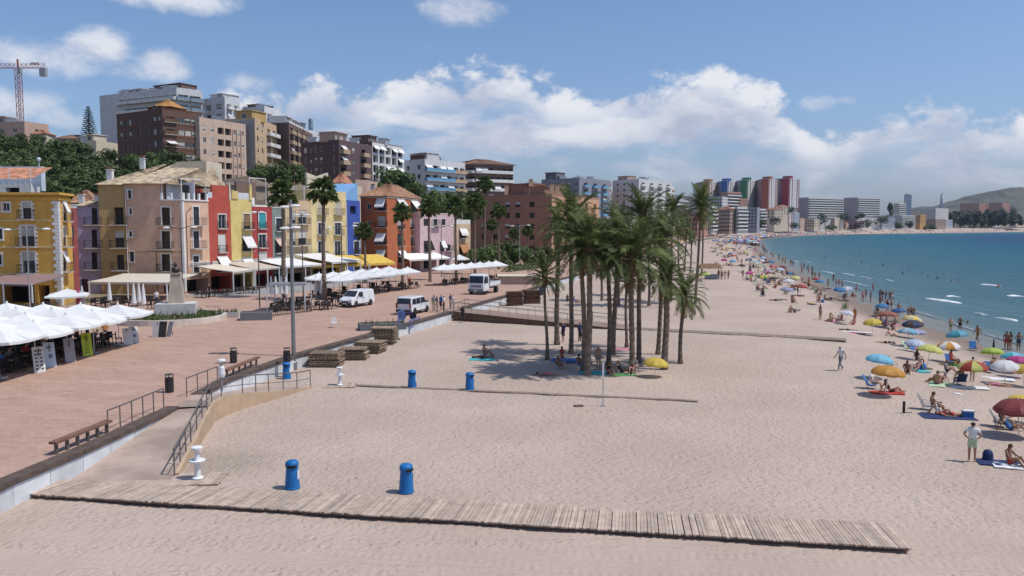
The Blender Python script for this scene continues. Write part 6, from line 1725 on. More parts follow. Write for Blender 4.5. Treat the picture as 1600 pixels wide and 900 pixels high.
def van(label, px, py, heading, kind, name, cat):
	p = ppx(px, py); r = thing(name, label, cat, p, heading); W_ = 1.78
	if kind == 'panel': prof = [(-2.15, .30), (-2.2, .5), (-2.18, 1.1), (-2.05, 1.78), (-1.9, 1.84), (.55, 1.84), (.75, 1.80), (1.45, 1.12), (2.0, .98), (2.2, .78), (2.22, .35), (2.1, .28)]
	else: prof = [(-2.05, .30), (-2.1, .5), (-2.08, 1.05), (-1.95, 1.74), (-1.8, 1.80), (.45, 1.80), (.7, 1.74), (1.35, 1.10), (1.95, .98), (2.12, .78), (2.14, .35), (2.0, .28)]
	car_body(r, prof, W_)
	hi = prof[6]; lo = prof[7]
	e = .06
	a, c = Vector((lo[0] - .05, 0, lo[1] + .05)), Vector((hi[0] + .04, 0, hi[1] - .03))
	pane_on(r, [(a.x, -side(a.z, W_) + .08, a.z), (a.x, side(a.z, W_) - .08, a.z), (c.x, side(c.z, W_) - .10, c.z), (c.x, -side(c.z, W_) + .10, c.z)], .012, 'windscreen')
	for sg in (-1, 1):
		def sp(x0, x1, z0, z1, x0t=None, x1t=None, nm='window', m_=GLASS, off=.012):
			x0t = x0 if x0t is None else x0t; x1t = x1 if x1t is None else x1t
			pts = [(x0, sg * side(z0, W_), z0), (x1, sg * side(z0, W_), z0), (x1t, sg * side(z1, W_), z1), (x0t, sg * side(z1, W_), z1)]
			if sg > 0: pts = [pts[1], pts[0], pts[3], pts[2]]
			return pane_on(r, pts, off, nm, m_)
		sp(.05, 1.22, 1.10, 1.66, .05, .70)
		if kind != 'panel': sp(-.92, -.05, 1.08, 1.64); sp(-1.82, -1.02, 1.08, 1.62, -1.76, -1.02)
		wheel(r, 1.38, sg * (W_ / 2 - .09)); wheel(r, -1.35, sg * (W_ / 2 - .09))
		for wx in (1.38, -1.35):
			q = MB(); n = 9
			for k in range(n):
				a0, a1 = math.pi * k / n, math.pi * (k + 1) / n
				q.add([(wx + math.cos(t) * rr_, sg * (W_ / 2 + .006), .32 + math.sin(t) * rr_) for t, rr_ in ((a0, .34), (a1, .34), (a1, .41), (a0, .41))], [(0, 1, 2, 3) if sg < 0 else (3, 2, 1, 0)])
			q.build('wheel_arch', BUMP, r)
		MB().box((0, sg * (W_ / 2 + .004), .34), (1.9, .02, .12)).build('sill', BUMP, r)
		MB().box((0.0, sg * (W_ / 2 + .002), .78), (.012, .01, .6)).build('door_seam', BUMP, r); MB().box((.12, sg * (W_ / 2 + .012), .98), (.16, .03, .035)).build('door_handle', BUMP, r)
		if kind == 'panel': MB().box((-.1, sg * (W_ / 2 + .012), .98), (.16, .03, .035)).build('door_handle', BUMP, r); MB().box((-1.15, sg * (W_ / 2 + .002), .86), (.012, .01, .9)).build('door_seam', BUMP, r)
		MB().box((1.15, sg * (W_ / 2 + .12), 1.18), (.12, .16, .2)).build('mirror', PAINT if kind == 'panel' else BUMP, r)
		MB().box((2.10, sg * .66, .80), (.16, .34, .16)).build('headlight', LIGHT, r)
		MB().box((-2.16, sg * .78, .95), (.06, .14, .55)).build('tail_light', REDL, r)
	MB().box((2.17, 0, .42), (.14, 1.68, .26)).build('bumper', BUMP, r); MB().box((2.19, 0, .66), (.08, .9, .13)).build('grille', BUMP, r); MB().box((2.246, 0, .44), (.02, .5, .11)).build('number_plate', PLATE, r)
	MB().box((-2.17, 0, .42), (.10, 1.66, .24)).build('bumper', BUMP, r); MB().box((-2.225, 0, .62), (.02, .5, .11)).build('number_plate', PLATE, r)
	if kind != 'panel': pane_on(r, [(-2.09, side(1.12, W_) - .1, 1.12), (-2.09, -side(1.12, W_) + .1, 1.12), (-1.97, -side(1.66, W_) + .1, 1.66), (-1.97, side(1.66, W_) - .1, 1.66)], .014, 'rear_window')
van('white panel van with dark bumper parked beside the middle terrace', 558, 478, math.atan2(-.90, -.42), 'panel', 'panel_van', 'van')
van('white people carrier with rear side windows parked by the blue trestles', 646, 489, math.atan2(.95, .36), 'mpv', 'people_carrier', 'car')
def truck():
	p = ppx(757, 458); r = thing('flatbed_truck', 'white flatbed lorry with grey grille facing the camera', 'truck', p, math.atan2(-.93, -.36)); W_ = 2.25
	prof = [(1.0, .62), (1.0, 2.3), (1.15, 2.62), (1.5, 2.70), (2.35, 2.66), (2.55, 2.5), (2.78, 1.55), (2.84, 1.2), (2.86, .55), (2.7, .45)]
	car_body(r, prof, W_, .05, 'cab')
	pane_on(r, [(2.80, -.98, 1.52), (2.80, .98, 1.52), (2.60, .95, 2.42), (2.60, -.95, 2.42)], .03, 'windscreen')
	for sg in (-1, 1):
		pts = [(1.35, sg * 1.125, 1.5), (2.6, sg * 1.125, 1.5), (2.42, sg * 1.06, 2.35), (1.35, sg * 1.06, 2.35)]
		if sg > 0: pts = [pts[1], pts[0], pts[3], pts[2]]
		pane_on(r, pts, .012)
		MB().box((2.84, sg * .86, .85), (.08, .36, .2)).build('headlight', LIGHT, r); MB().box((2.6, sg * 1.3, 1.9), (.12, .2, .5)).build('mirror', BUMP, r); MB().bar((2.6, sg * 1.1, 2.1), (2.6, sg * 1.25, 2.1), .04).build('mirror_arm', BUMP, r)
		wheel(r, 2.1, sg * .98, .42, .28); wheel(r, -1.7, sg * .95, .42, .4)
	MB().box((2.88, 0, 1.12), (.05, 1.5, .28)).build('grille', mat('truck_grey', (.20, .21, .22), .5), r); MB().box((2.88, 0, .58), (.16, 2.2, .34)).build('bumper', mat('truck_grey', None), r); MB().box((2.97, 0, .6), (.02, .5, .12)).build('number_plate', PLATE, r)
	q = MB(); q.box((-.6, -.4, .72), (5.6, .12, .2)); q.box((-.6, .4, .72), (5.6, .12, .2)); q.build('chassis', BUMP, r)
	MB().box((-1.0, 0, 1.0), (3.7, 2.3, .14)).build('bed_floor', mat('bed_grey', (.30, .30, .31), .8), r)
	for sg in (-1, 1): MB().box((-1.0, sg * 1.13, 1.32), (3.7, .05, .5)).build('side_board', PAINT, r)
	MB().box((-2.83, 0, 1.32), (.05, 2.2, .5)).build('tail_board', PAINT, r); MB().box((.80, 0, 1.75), (.1, 2.2, 1.4)).build('head_board', mat('truck_grey', None), r)
	q = MB(); q.tube([(.45, 0, 1.05), (.45, 0, 2.5)], .14, 8); q.bar((.45, 0, 2.45), (.45, .9, 2.2), .16, .2); q.build('loader_crane', BUMP, r)
truck()
r = thing('beach_kiosk', 'low beige flat roofed kiosk half sunk beside the promenade wall', 'kiosk', gp(812, 446, PZ) + Vector((0, 4, 0)))
MB().box((0, 0, .6), (6.4, 4, 1.2)).build('wall', stucco('kiosk_beige', (.42, .32, .26)), r); MB().box((0, 0, 1.26), (6.9, 4.5, .12)).build('roof', mat('kiosk_roof', (.60, .53, .43), .9), r); MB().box((2.4, -2.02, .6), (.6, .05, .9)).build('door', mat('maroon_canvas', None), r)
# ------------------------------------------------------------------ vegetation
def leafmat(name, col, var=.35, rnd=.25, back=0.25):
	if name in MATS: return MATS[name]
	m = bpy.data.materials.new(name); m.use_nodes = True; t = m.node_tree; t.nodes.clear(); g = NT(t)
	b = g.n('ShaderNodeBsdfPrincipled'); o = g.n('ShaderNodeOutputMaterial')
	pos = g.n('ShaderNodeNewGeometry').outputs['Position']
	nf = g.noise(pos, 1.3, 4, .6); c = g.mix(g.smooth(nf, .32, .68), tuple(x * (1 - var) for x in col), tuple(x * (1 + var) for x in col))
	oi = g.n('ShaderNodeObjectInfo'); c = g.mix(1.0, c, g.ramp(oi.outputs['Random'], [(0, 1 - rnd), (1, 1 + rnd)]), 'MULTIPLY')
	g.l(c, b.inputs['Base Color']); b.inputs['Roughness'].default_value = .6; b.inputs['Specular IOR Level'].default_value = .25
	tr = g.n('ShaderNodeBsdfTranslucent'); g.l(c, tr.inputs['Color']); mx = g.n('ShaderNodeMixShader'); mx.inputs[0].default_value = back
	g.l(b.outputs[0], mx.inputs[1]); g.l(tr.outputs[0], mx.inputs[2]); g.l(mx.outputs[0], o.inputs[0])
	MATS[name] = m; return m
PALM = leafmat('palm_frond_green', (.112, .145, .046), .4, .3, .3); PALMD = leafmat('palm_frond_dry', (.21, .15, .065), .3); FANM = leafmat('fan_palm_green', (.115, .165, .050))
BARK = mat('palm_trunk_bark', (.185, .140, .108), .95, .35, 3.0, .6, bscale=9, rnd=.2); BARKB = mat('palm_leaf_bases', (.20, .135, .075), .95, .35, 5.0, .6)
def frond_mesh(L, e0, bend, nl, m, seed, lw=.045, ll=.55, dry=False):
	"""a feather frond growing along +X from the origin; e0 start elevation, bend total droop"""
	rr = random.Random(seed); q = MB(); pts = []; x = z = 0; n = 14; a = e0
	for i in range(n + 1):
		pts.append(Vector((x, 0, z))); st = L / n; a = e0 - bend * ((i / n) ** 1.3); x += st * math.cos(a); z += st * math.sin(a)
	q.tube(pts, [.035 * (1 - .85 * i / n) + .004 for i in range(n + 1)], 4, cap=False)
	for k in range(nl):
		t = .12 + .88 * (k + rr.random() * .6) / nl; f = t * n; i = min(n - 1, int(f)); p = pts[i].lerp(pts[i + 1], f - i); d_ = (pts[i + 1] - pts[i]).normalized()
		up = Vector((-d_.z, 0, d_.x)); le = ll * (math.sin(math.pi * min(1, .12 + t * .85)) ** .6) * rr.uniform(.8, 1.15)
		for sy in (-1, 1):
			v = (d_ * rr.uniform(.55, .85) + Vector((0, sy, 0)) * rr.uniform(.7, 1.0) + up * rr.uniform(-.05, .42)).normalized()
			tip = p + v * le + Vector((0, 0, -le * rr.uniform(.10, .40))); mid = p + v * le * .5 + Vector((0, 0, -.01)); w_ = d_ * lw * rr.uniform(.8, 1.3)
			q.add([p - w_ * .5, p + w_ * .5, mid + w_ * .6, tip, mid - w_ * .6], [(0, 1, 2, 4), (4, 2, 3)])
	return q.mesh('frond', m)
FRV = [[frond_mesh(3.0, R(e), R(b_), 38, PALM, k * 10 + j) for j in range(2)] for k, (e, b_) in enumerate(((78, 55), (58, 75), (36, 80), (14, 75), (-12, 60)))]
DRYV = [frond_mesh(2.3, R(-35), R(45), 20, PALMD, 90), frond_mesh(2.0, R(-60), R(20), 18, PALMD, 91)]
def trunk_mesh(h, r0, r1, lean, seed, crown_bulge=1.25, name='trunk'):
	rr = random.Random(seed); q = MB(); n = max(10, int(h / .22)); pts = []; rs = []
	ph = rr.uniform(0, 6.28)
	for i in range(n + 1):
		t = i / n; pts.append(Vector((lean[0] * t ** 1.5 + .06 * math.sin(t * 5 + ph), lean[1] * t ** 1.5 + .05 * math.cos(t * 4 + ph), h * t)))
		r_ = r0 + (r1 - r0) * min(1, t * 1.15) + .07 * math.exp(-t * h / .35)
		if t > .86: r_ *= 1 + (crown_bulge - 1) * (t - .86) / .14
		rs.append(r_ * (1.0 + (.07 if i % 2 else -.05) + rr.uniform(-.04, .04)))
	q.tube(pts, rs, 9); return q.mesh(name, BARK), pts[-1], rs[-1]
def date_palm(label, base, h, lean=(0, 0), r0=.26, size=1.0, nf=44, seed=1, dry=3, group='date palms of the beach grove', wind=.22):
	rr = random.Random(seed); r = thing('date_palm', label, 'palm tree', base, 0, group)
	tm, top, rt = trunk_mesh(h, r0, r0 * .78, lean, seed); link('trunk', tm, r)
	q = MB()
	for k in range(46):     # stubs of cut leaf bases under the crown
		a0 = k * 2.4; z = -.75 + 1.15 * k / 46; q.bar(top + Vector((math.cos(a0) * rt * .6, math.sin(a0) * rt * .6, z)), top + Vector((math.cos(a0) * rt * 1.55, math.sin(a0) * rt * 1.55, z + .28)), .09, .06)
	q.build('leaf_base', BARKB, r)['kind'] = 'stuff'
	for k in range(nf):
		t = k / nf; lv = min(4, int(t * 5 + rr.uniform(-.4, .4))) if t > 0 else 0; lv = max(0, lv); a0 = k * 2.39996 + rr.uniform(-.25, .25)
		o = link('frond', rr.choice(FRV[lv]), r, top + Vector((math.cos(a0) * rt * .4, math.sin(a0) * rt * .4, .32 - .5 * t)), a0)
		s_ = size * rr.uniform(.82, 1.12); o.scale = (s_, s_ * rr.uniform(.85, 1.05), s_)
		o.rotation_euler = (rr.uniform(-.25, .25), wind * math.cos(a0) * 1.0 + rr.uniform(-.12, .12), a0)
	for k in range(dry):
		a0 = rr.uniform(0, 6.28); o = link('dry_frond', DRYV[k % 2], r, top + Vector((0, 0, -.45)), a0); o.scale = (size * .8,) * 3
	return r
DP_ = [(854, 562, 851, 432, .17, .62, 'young low date palm at the landward corner of the grove'), (871, 539, 870, 362, .30, .78, 'date palm with thick pale trunk behind the young corner palm'), (891.5, 553, 893, 345, .25, .95, 'very tall date palm third from the landward corner of the grove'),
	   (912, 580, 908, 388, .25, .92, 'left stem of the twin date palms with broad drooping crown'), (918, 586, 922, 388, .30, 1.0, 'right stem of the twin date palms standing closest to the boardwalk'), (952, 574, 949, 398, .24, .8, 'date palm with narrow crown seaward of the twin palms'),
	   (959, 554, 964, 358, .27, .82, 'date palm with high crown behind the slim grey pole'), (978, 543, 979, 440, .17, .55, 'small date palm with ragged hanging fronds in the grove middle'), (986, 584, 986, 402, .27, 1.12, 'date palm with the biggest sweeping crown in the grove front'),
	   (997, 566, 1000, 338, .25, .85, 'tallest central date palm rising behind the big sweeping crown'), (1029, 554, 1032, 372, .24, .9, 'date palm above the yellow beach umbrella'), (1039, 577, 1041, 434, .33, .8, 'stout bulging date palm shading the yellow beach umbrella'),
	   (1063, 568, 1067, 462, .21, .72, 'short date palm at the seaward corner of the grove'), (1014, 478, 1012, 372, .24, .9, 'date palm behind the grove beyond the timber walkway'), (1048, 470, 1050, 330, .23, .95, 'tall date palm beyond the walkway with yellowing crown'),
	   (1087, 474, 1093, 322, .24, .98, 'slender leaning date palm standing clear on the seaward side'), (1097, 431, 1097, 345, .26, .9, 'second slender date palm beside the clear standing one'), (1060, 424, 1059, 362, .26, .75, 'farther date palm with dark crown landward of the slender pair'),
	   (1070, 425, 1071, 358, .26, .8, 'farther date palm with green crown next to the slender pair'), (1079, 424, 1080, 372, .26, .7, 'low farther date palm between the slender pair and the green one'), (985, 462, 984, 380, .24, .85, 'date palm partly hidden at the back of the grove'),
	   (940, 470, 936, 372, .24, .8, 'date palm hidden behind the twin palms at the back'), (967, 478, 968, 368, .22, .8, 'date palm hidden behind the high crown in the back row'), (1032, 480, 1030, 395, .22, .8, 'date palm in the back row behind the stout one')]
DATE = []
for k, (bx, by, cx, cy, tr, sz, lb) in enumerate(DP_):
	base = gp(bx, by); tz = zat(cy, base.y); dx = (cx - bx) / F * base.y
	DATE.append(date_palm(lb, base, tz - .1, (dx, RN.uniform(-.3, .3)), tr * .74, sz * .98, 56 if sz > .9 else 46, 100 + k, 6 if k % 3 else 9))
def fan_leaf(rad, seed, m=FANM, pet=.9):
	rr = random.Random(seed); q = MB(); q.tube([(0, 0, 0), (pet * .5, 0, .03), (pet, 0, 0)], .014, 4, cap=False); n = 17
	for k in range(n):
		a0 = -1.9 + 3.8 * k / (n - 1); d_ = Vector((math.cos(a0), math.sin(a0), 0)); s_ = Vector((-d_.y, d_.x, 0)); l = rad * rr.uniform(.85, 1.3) * (1 - .15 * abs(a0) / 1.9); c = Vector((pet, 0, 0)); zz = rr.uniform(-.05, .08)
		q.add([c, c + d_ * l * .6 - s_ * .048 + Vector((0, 0, .03 + zz)), c + d_ * l + Vector((0, 0, -.22 - rr.uniform(0, .35))), c + d_ * l * .6 + s_ * .048 + Vector((0, 0, zz))], [(0, 1, 2), (0, 2, 3)])
	return q.mesh('frond', m)
FAN = [fan_leaf(.85, k) for k in range(3)]; FAND = [fan_leaf(.7, 7, PALMD, .7)]
def fan_palm(label, base, h, r0=.24, size=1.0, nf=34, seed=1, lean=(0, 0), group='fan palms along the promenade'):
	rr = random.Random(seed); r = thing('fan_palm', label, 'palm tree', base, 0, group); tm, top, rt = trunk_mesh(h, r0, r0 * .7, lean, seed, 1.0); link('trunk', tm, r)
	for k in range(nf):
		t = k / nf; a0 = k * 2.4 + rr.uniform(-.3, .3); el = R(82 - 118 * t + rr.uniform(-10, 10))
		o = link('frond', rr.choice(FAN), r, top + Vector((0, 0, .15 - .3 * t))); o.rotation_euler = (rr.uniform(-.3, .3), -el, a0); s_ = size * rr.uniform(.85, 1.15); o.scale = (s_,) * 3
	for k in range(10):
		a0 = rr.uniform(0, 6.28); o = link('dry_frond', FAND[0], r, top + Vector((0, 0, -.25))); o.rotation_euler = (0, R(rr.uniform(55, 80)), a0); o.scale = (size * .8,) * 3
	return r
FP = [(443, 100, 478, 305, .30, 1.2, 'tall thick fan palm beside the tall lamp post, before the grey green house'), (506, 97, 472, 301, .28, 1.15, 'tall fan palm in front of the light yellow house'), (570, 128, 440, 364, .24, .95, 'shorter fan palm before the blue and orange houses'),
	  (628, 125, 440, 334, .26, 1.0, 'fan palm in front of the sea side of the orange house'), (671, 128, 438, 326, .26, 1.05, 'fan palm between the orange and the pink house'), (712, 132, 434, 324, .26, 1.1, 'fan palm before the small peach house'),
	  (742, 150, 425, 318, .28, 1.2, 'tall fan palm landward of the white lorry'), (757, 175, 415, 290, .28, 1.3, 'tallest boulevard fan palm rising over the banded brown block'), (779, 165, 418, 332, .26, 1.1, 'boulevard fan palm before the hotel wall'), (804, 185, 410, 366, .24, .9, 'low boulevard fan palm in front of the hotel, first of a pair'),
	  (824, 190, 408, 362, .24, .9, 'low boulevard fan palm in front of the hotel, second of a pair'), (868, 200, 405, 350, .24, 1.0, 'boulevard fan palm half hidden by the beach grove'), (730, 175, 420, 345, .22, 1.0, 'slim boulevard fan palm behind the lorry'), (768, 190, 412, 352, .22, 1.0, 'slim boulevard fan palm against the hotel flank')]
for k, (px, Y, py, cy, tr, sz, lb) in enumerate(FP):
	x = at(px, (py + cy) / 2, Y).x; fan_palm(lb, (x, Y, PZ), zat(cy, Y) - PZ, tr, sz * .95, 26, 300 + k, (RN.uniform(-.2, .2), 0))
PINE = leafmat('pine_green', (.066, .098, .030), .45, .3, .15); BUSH = leafmat('bush_green', (.085, .125, .036), .4, .3, .2); FARG = leafmat('far_green', (.040, .060, .030), .4, .3, .1)
WOODT = mat('tree_bark', (.10, .075, .055), .95, .3, 3.0, .4)
def crown_mesh(rx, rz, seed, m, n=1500, leaf=.32, clumps=16, flat=.0):
	rr = random.Random(seed); q = MB(); C = []
	for k in range(clumps):
		a0, b_ = rr.uniform(0, 6.28), rr.uniform(-.7, 1.0); rad = rr.uniform(.25, .8)
		C.append((Vector((math.cos(a0) * rx * rad, math.sin(a0) * rx * rad, rz * b_ * .75)), rr.uniform(.28, .48) * rx))
	for k in range(n):
		c, cr = C[k % clumps]; v = Vector((rr.gauss(0, 1), rr.gauss(0, 1), rr.gauss(0, 1))).normalized() * cr * rr.uniform(.65, 1.05) * Vector((1, 1, 1)).length / 1.732
		p = c + v; nrm = (v.normalized() + Vector((rr.uniform(-.6, .6), rr.uniform(-.6, .6), rr.uniform(-.2, .8)))).normalized(); a = nrm.orthogonal().normalized(); b2 = nrm.cross(a); s_ = leaf * rr.uniform(.6, 1.3); tw = rr.uniform(0, 6.28)
		a, b2 = a * math.cos(tw) + b2 * math.sin(tw), b2 * math.cos(tw) - a * math.sin(tw)
		q.add([p - a * s_, p - b2 * s_ * .5, p + a * s_, p + b2 * s_ * .5], [(0, 1, 2, 3)])
	return q.mesh('crown', m)
def trunk_br(h, r_, seed, rx):
	rr = random.Random(seed); q = MB(); q.tube([(0, 0, -.5), (.05, 0, h * .5), (rr.uniform(-.2, .2), rr.uniform(-.2, .2), h)], [r_ * 1.2, r_ * .9, r_ * .5], 7)
	for k in range(5):
		a0 = k * 1.3 + rr.random(); z = h * rr.uniform(.5, .85); q.tube([(0, 0, z), (math.cos(a0) * rx * .35, math.sin(a0) * rx * .35, z + h * .16), (math.cos(a0) * rx * .6, math.sin(a0) * rx * .6, z + h * .3)], [r_ * .5, r_ * .3, r_ * .12], 5)
	return q.mesh('trunk', WOODT)
PV = [(crown_mesh(3.0, 2.6, 40 + k, PINE, 1500, .30, 17), trunk_br(4.2, .22, 60 + k, 3.0)) for k in range(4)]
BV = [(crown_mesh(1.6, 1.3, 50 + k, BUSH, 900, .20, 12), trunk_br(1.2, .10, 70 + k, 1.6)) for k in range(3)]
def tree(name, label, p, s, var, k, group, h=4.2, sz=None):
	r = thing(name, label, 'tree' if name != 'garden_bush' else 'bush', p, k * 1.7, group); r.scale = (s, s, sz or s)
	link('trunk', var[k % len(var)][1], r); c = link('crown', var[k % len(var)][0], r, (0, 0, h)); c.rotation_euler.z = k
	return r
rr = random.Random(21); kk = 0; used = []
edgeTop = [(-40, 198), (0, 203), (40, 210), (75, 222), (105, 224), (135, 226), (170, 238), (205, 238), (240, 242), (270, 244), (290, 255)]
def ytop_at(px):
	for (a, ya), (c, yc) in zip(edgeTop, edgeTop[1:]):
		if a <= px <= c: return ya + (yc - ya) * (px - a) / (c - a)
	return 245
for row, Y in enumerate((190, 176, 162, 150, 140, 132)):
	px = -50 + row * 9
	while px < (285 if row < 2 else 255 if row < 4 else 160 if row < 5 else 140):
		yt = ytop_at(px) + row * 13 + rr.uniform(-5, 6); s = rr.uniform(.85, 1.25); z = zat(yt, Y) - 6.6 * s
		tree('pine_tree', '', (at(px, yt, Y).x, Y + rr.uniform(-4, 4), z), s, PV, kk, 'pines of the hillside wood')['label'] = 'dark pine in the %s of the hillside wood, below the %s' % (['back row', 'second row', 'third row', 'fourth row', 'fifth row', 'front row'][row], 'tower crane' if px < 60 else 'cream villa' if px < 110 else 'tall conifer' if px < 160 else 'white slab gable' if px < 200 else 'dark brown block')
		kk += 1; px += rr.uniform(20, 27)
for k, (px, py, Y, s, lb) in enumerate(((415, 272, 205, 1.3, 'green bushy tree below the tan block'), (430, 274, 200, 1.2, 'green bushy tree next to the purple brown block'), (447, 268, 205, 1.4, 'taller green bushy tree between tan and purple brown blocks'), (462, 272, 205, 1.2, 'green bush at the corner of the purple brown block'), (400, 275, 195, 1.0, 'small bush beside the vermilion house terrace'),
	  (598, 290, 215, 1.5, 'dark shrub mass under the white grid block'), (612, 283, 215, 1.7, 'dark round tree under the white grid block'), (628, 286, 212, 1.7, 'dark round tree before the white block with blue balconies'), (640, 297, 208, 1.4, 'dark shrub above the orange house roof'), (585, 298, 208, 1.2, 'shrub up behind the orange house chimney'), (652, 300, 205, 1.2, 'shrub behind the sea side of the orange house'),
	  (690, 313, 215, 1.6, 'green tree under the blue balcony block'), (706, 318, 215, 1.6, 'green tree rising behind the pink house roof'), (676, 318, 210, 1.3, 'green tree between orange and pink houses'), (722, 325, 215, 1.5, 'green tree behind the small peach house'), (738, 322, 230, 1.7, 'green tree left of the hotel flank'),
	  (545, 292, 205, 1.0, 'bush beside the white gabled cottage'), (300, 258, 190, 1.0, 'bush below the brown brick block'), (270, 252, 180, 1.2, 'light green bush at the edge of the wood'), (330, 266, 195, .9, 'bush under the beige pink block'))):
	tree('hillside_tree', lb, (at(px, py, Y).x, Y, zat(py, Y) - 1.3 * s * 1.6), s * 1.6, BV, k, None, 1.1)
for k, (px, py, Y, s) in enumerate(((745, 398, 170, 1.2), (760, 396, 172, 1.4), (780, 388, 178, 1.6), (792, 385, 182, 1.6), (812, 392, 180, 1.3), (835, 395, 185, 1.2), (852, 398, 190, 1.2))):
	tree('garden_bush', 'bright green garden bush of the boulevard planting, %s from the lorry side' % ['first', 'second', 'third', 'fourth', 'fifth', 'sixth', 'last'][k], (at(px, py, Y).x, Y, PZ - .2), s * 1.4, BV, k, 'garden bushes of the boulevard', 1.1)
q = MB(); rr = random.Random(31)
a, c = gp(790, 425, PZ), gp(850, 418, PZ)
for k in range(1600):
	p = a.lerp(c, rr.random()) + Vector((rr.uniform(-1, 1), rr.uniform(-1.2, 1.2), rr.uniform(0, 1.3))); s_ = .16; t = rr.uniform(0, 6.3); u = Vector((math.cos(t), math.sin(t), rr.uniform(-.6, .6))).normalized() * s_; v = Vector((-math.sin(t) * .4, math.cos(t) * .4, rr.uniform(.3, .9))) * s_
	q.add([p - u, p - v, p + u, p + v], [(0, 1, 2, 3)])
tag(q.build('hedge', BUSH), 'clipped green hedge beside the half sunk kiosk', 'hedge')
Y = 232; x = at(140, 225, Y).x; r = thing('norfolk_pine', 'tall tiered conifer standing beside the white slab block', 'tree', (x, Y, zat(232, Y)))
H_ = zat(164, Y) - zat(232, Y); MB().tube([(0, 0, -2), (0, 0, H_)], [.3, .04], 6).build('trunk', WOODT, r); q = MB(); rr = random.Random(6)
for k in range(20):
	t = k / 20; z = H_ * (.06 + .92 * t); L = 2.6 * (1 - t) ** .8 + .2
	for j in range(9):
		a0 = j * .698 + k * .4 + rr.uniform(-.1, .1); d_ = Vector((math.cos(a0), math.sin(a0), .10 + .2 * t)); s_ = Vector((-d_.y, d_.x, 0))
		for i in range(7):
			p = Vector((0, 0, z)) + d_ * L * (i + .6) / 7; w_ = .26 * rr.uniform(.7, 1.3); q.add([p - s_ * w_, p + d_ * .3, p + s_ * w_, p - d_ * .1 + Vector((0, 0, .28 * rr.uniform(.5, 1.2)))], [(0, 1, 2), (0, 2, 3), (0, 1, 3)])
q.build('crown', leafmat('conifer_green', (.030, .055, .030), .3, .1, .1), r)
# ------------------------------------------------------------------ people
J0 = dict(pel=(0, 0, .93), spi=(0, .01, 1.14), che=(0, .01, 1.34), nec=(0, .01, 1.48), hd1=(0, -.005, 1.56), hd2=(0, -.015, 1.63), hd3=(0, 0, 1.69), nos=(0, -.115, 1.605))
def mirror(d_):
	o = {}
	for k, (x, y, z) in d_.items(): o[k + 'L'] = (x, y, z); o[k + 'R'] = (-x, y, z)
	return o
LEG = dict(hip=(.09, 0, .89), kne=(.10, -.02, .48), ank=(.10, .03, .08), toe=(.12, -.14, .035))
ARM = dict(sho=(.175, .01, 1.41), elb=(.235, .03, 1.13), wri=(.235, -.05, .88), pal=(.232, -.075, .81))
def pose(core=None, leg=None, arm=None, legR=None, armR=None, dz=0):
	j = dict(J0); j.update(core or {}); j.update(mirror({**LEG, **(leg or {})})); j.update(mirror({**ARM, **(arm or {})}))
	for k, v in (legR or {}).items(): j[k + 'R'] = v
	for k, v in (armR or {}).items(): j[k + 'R'] = v
	return {k: (x, y, z + dz) for k, (x, y, z) in j.items()}
SITC = dict(pel=(0, 0, .13), spi=(0, .08, .32), che=(0, .10, .52), nec=(0, .06, .66), hd1=(0, .03, .74), hd2=(0, .01, .81), hd3=(0, .03, .87), nos=(0, -.10, .785))
LEANC = dict(pel=(0, 0, .12), spi=(0, .15, .28), che=(0, .27, .45), nec=(0, .33, .58), hd1=(0, .34, .66), hd2=(0, .33, .73), hd3=(0, .35, .79), nos=(0, .225, .71))
LIEC = dict(pel=(0, 0, .12), spi=(0, .22, .12), che=(0, .42, .13), nec=(0, .56, .12), hd1=(0, .63, .13), hd2=(0, .70, .14), hd3=(0, .77, .13), nos=(0, .68, .255))
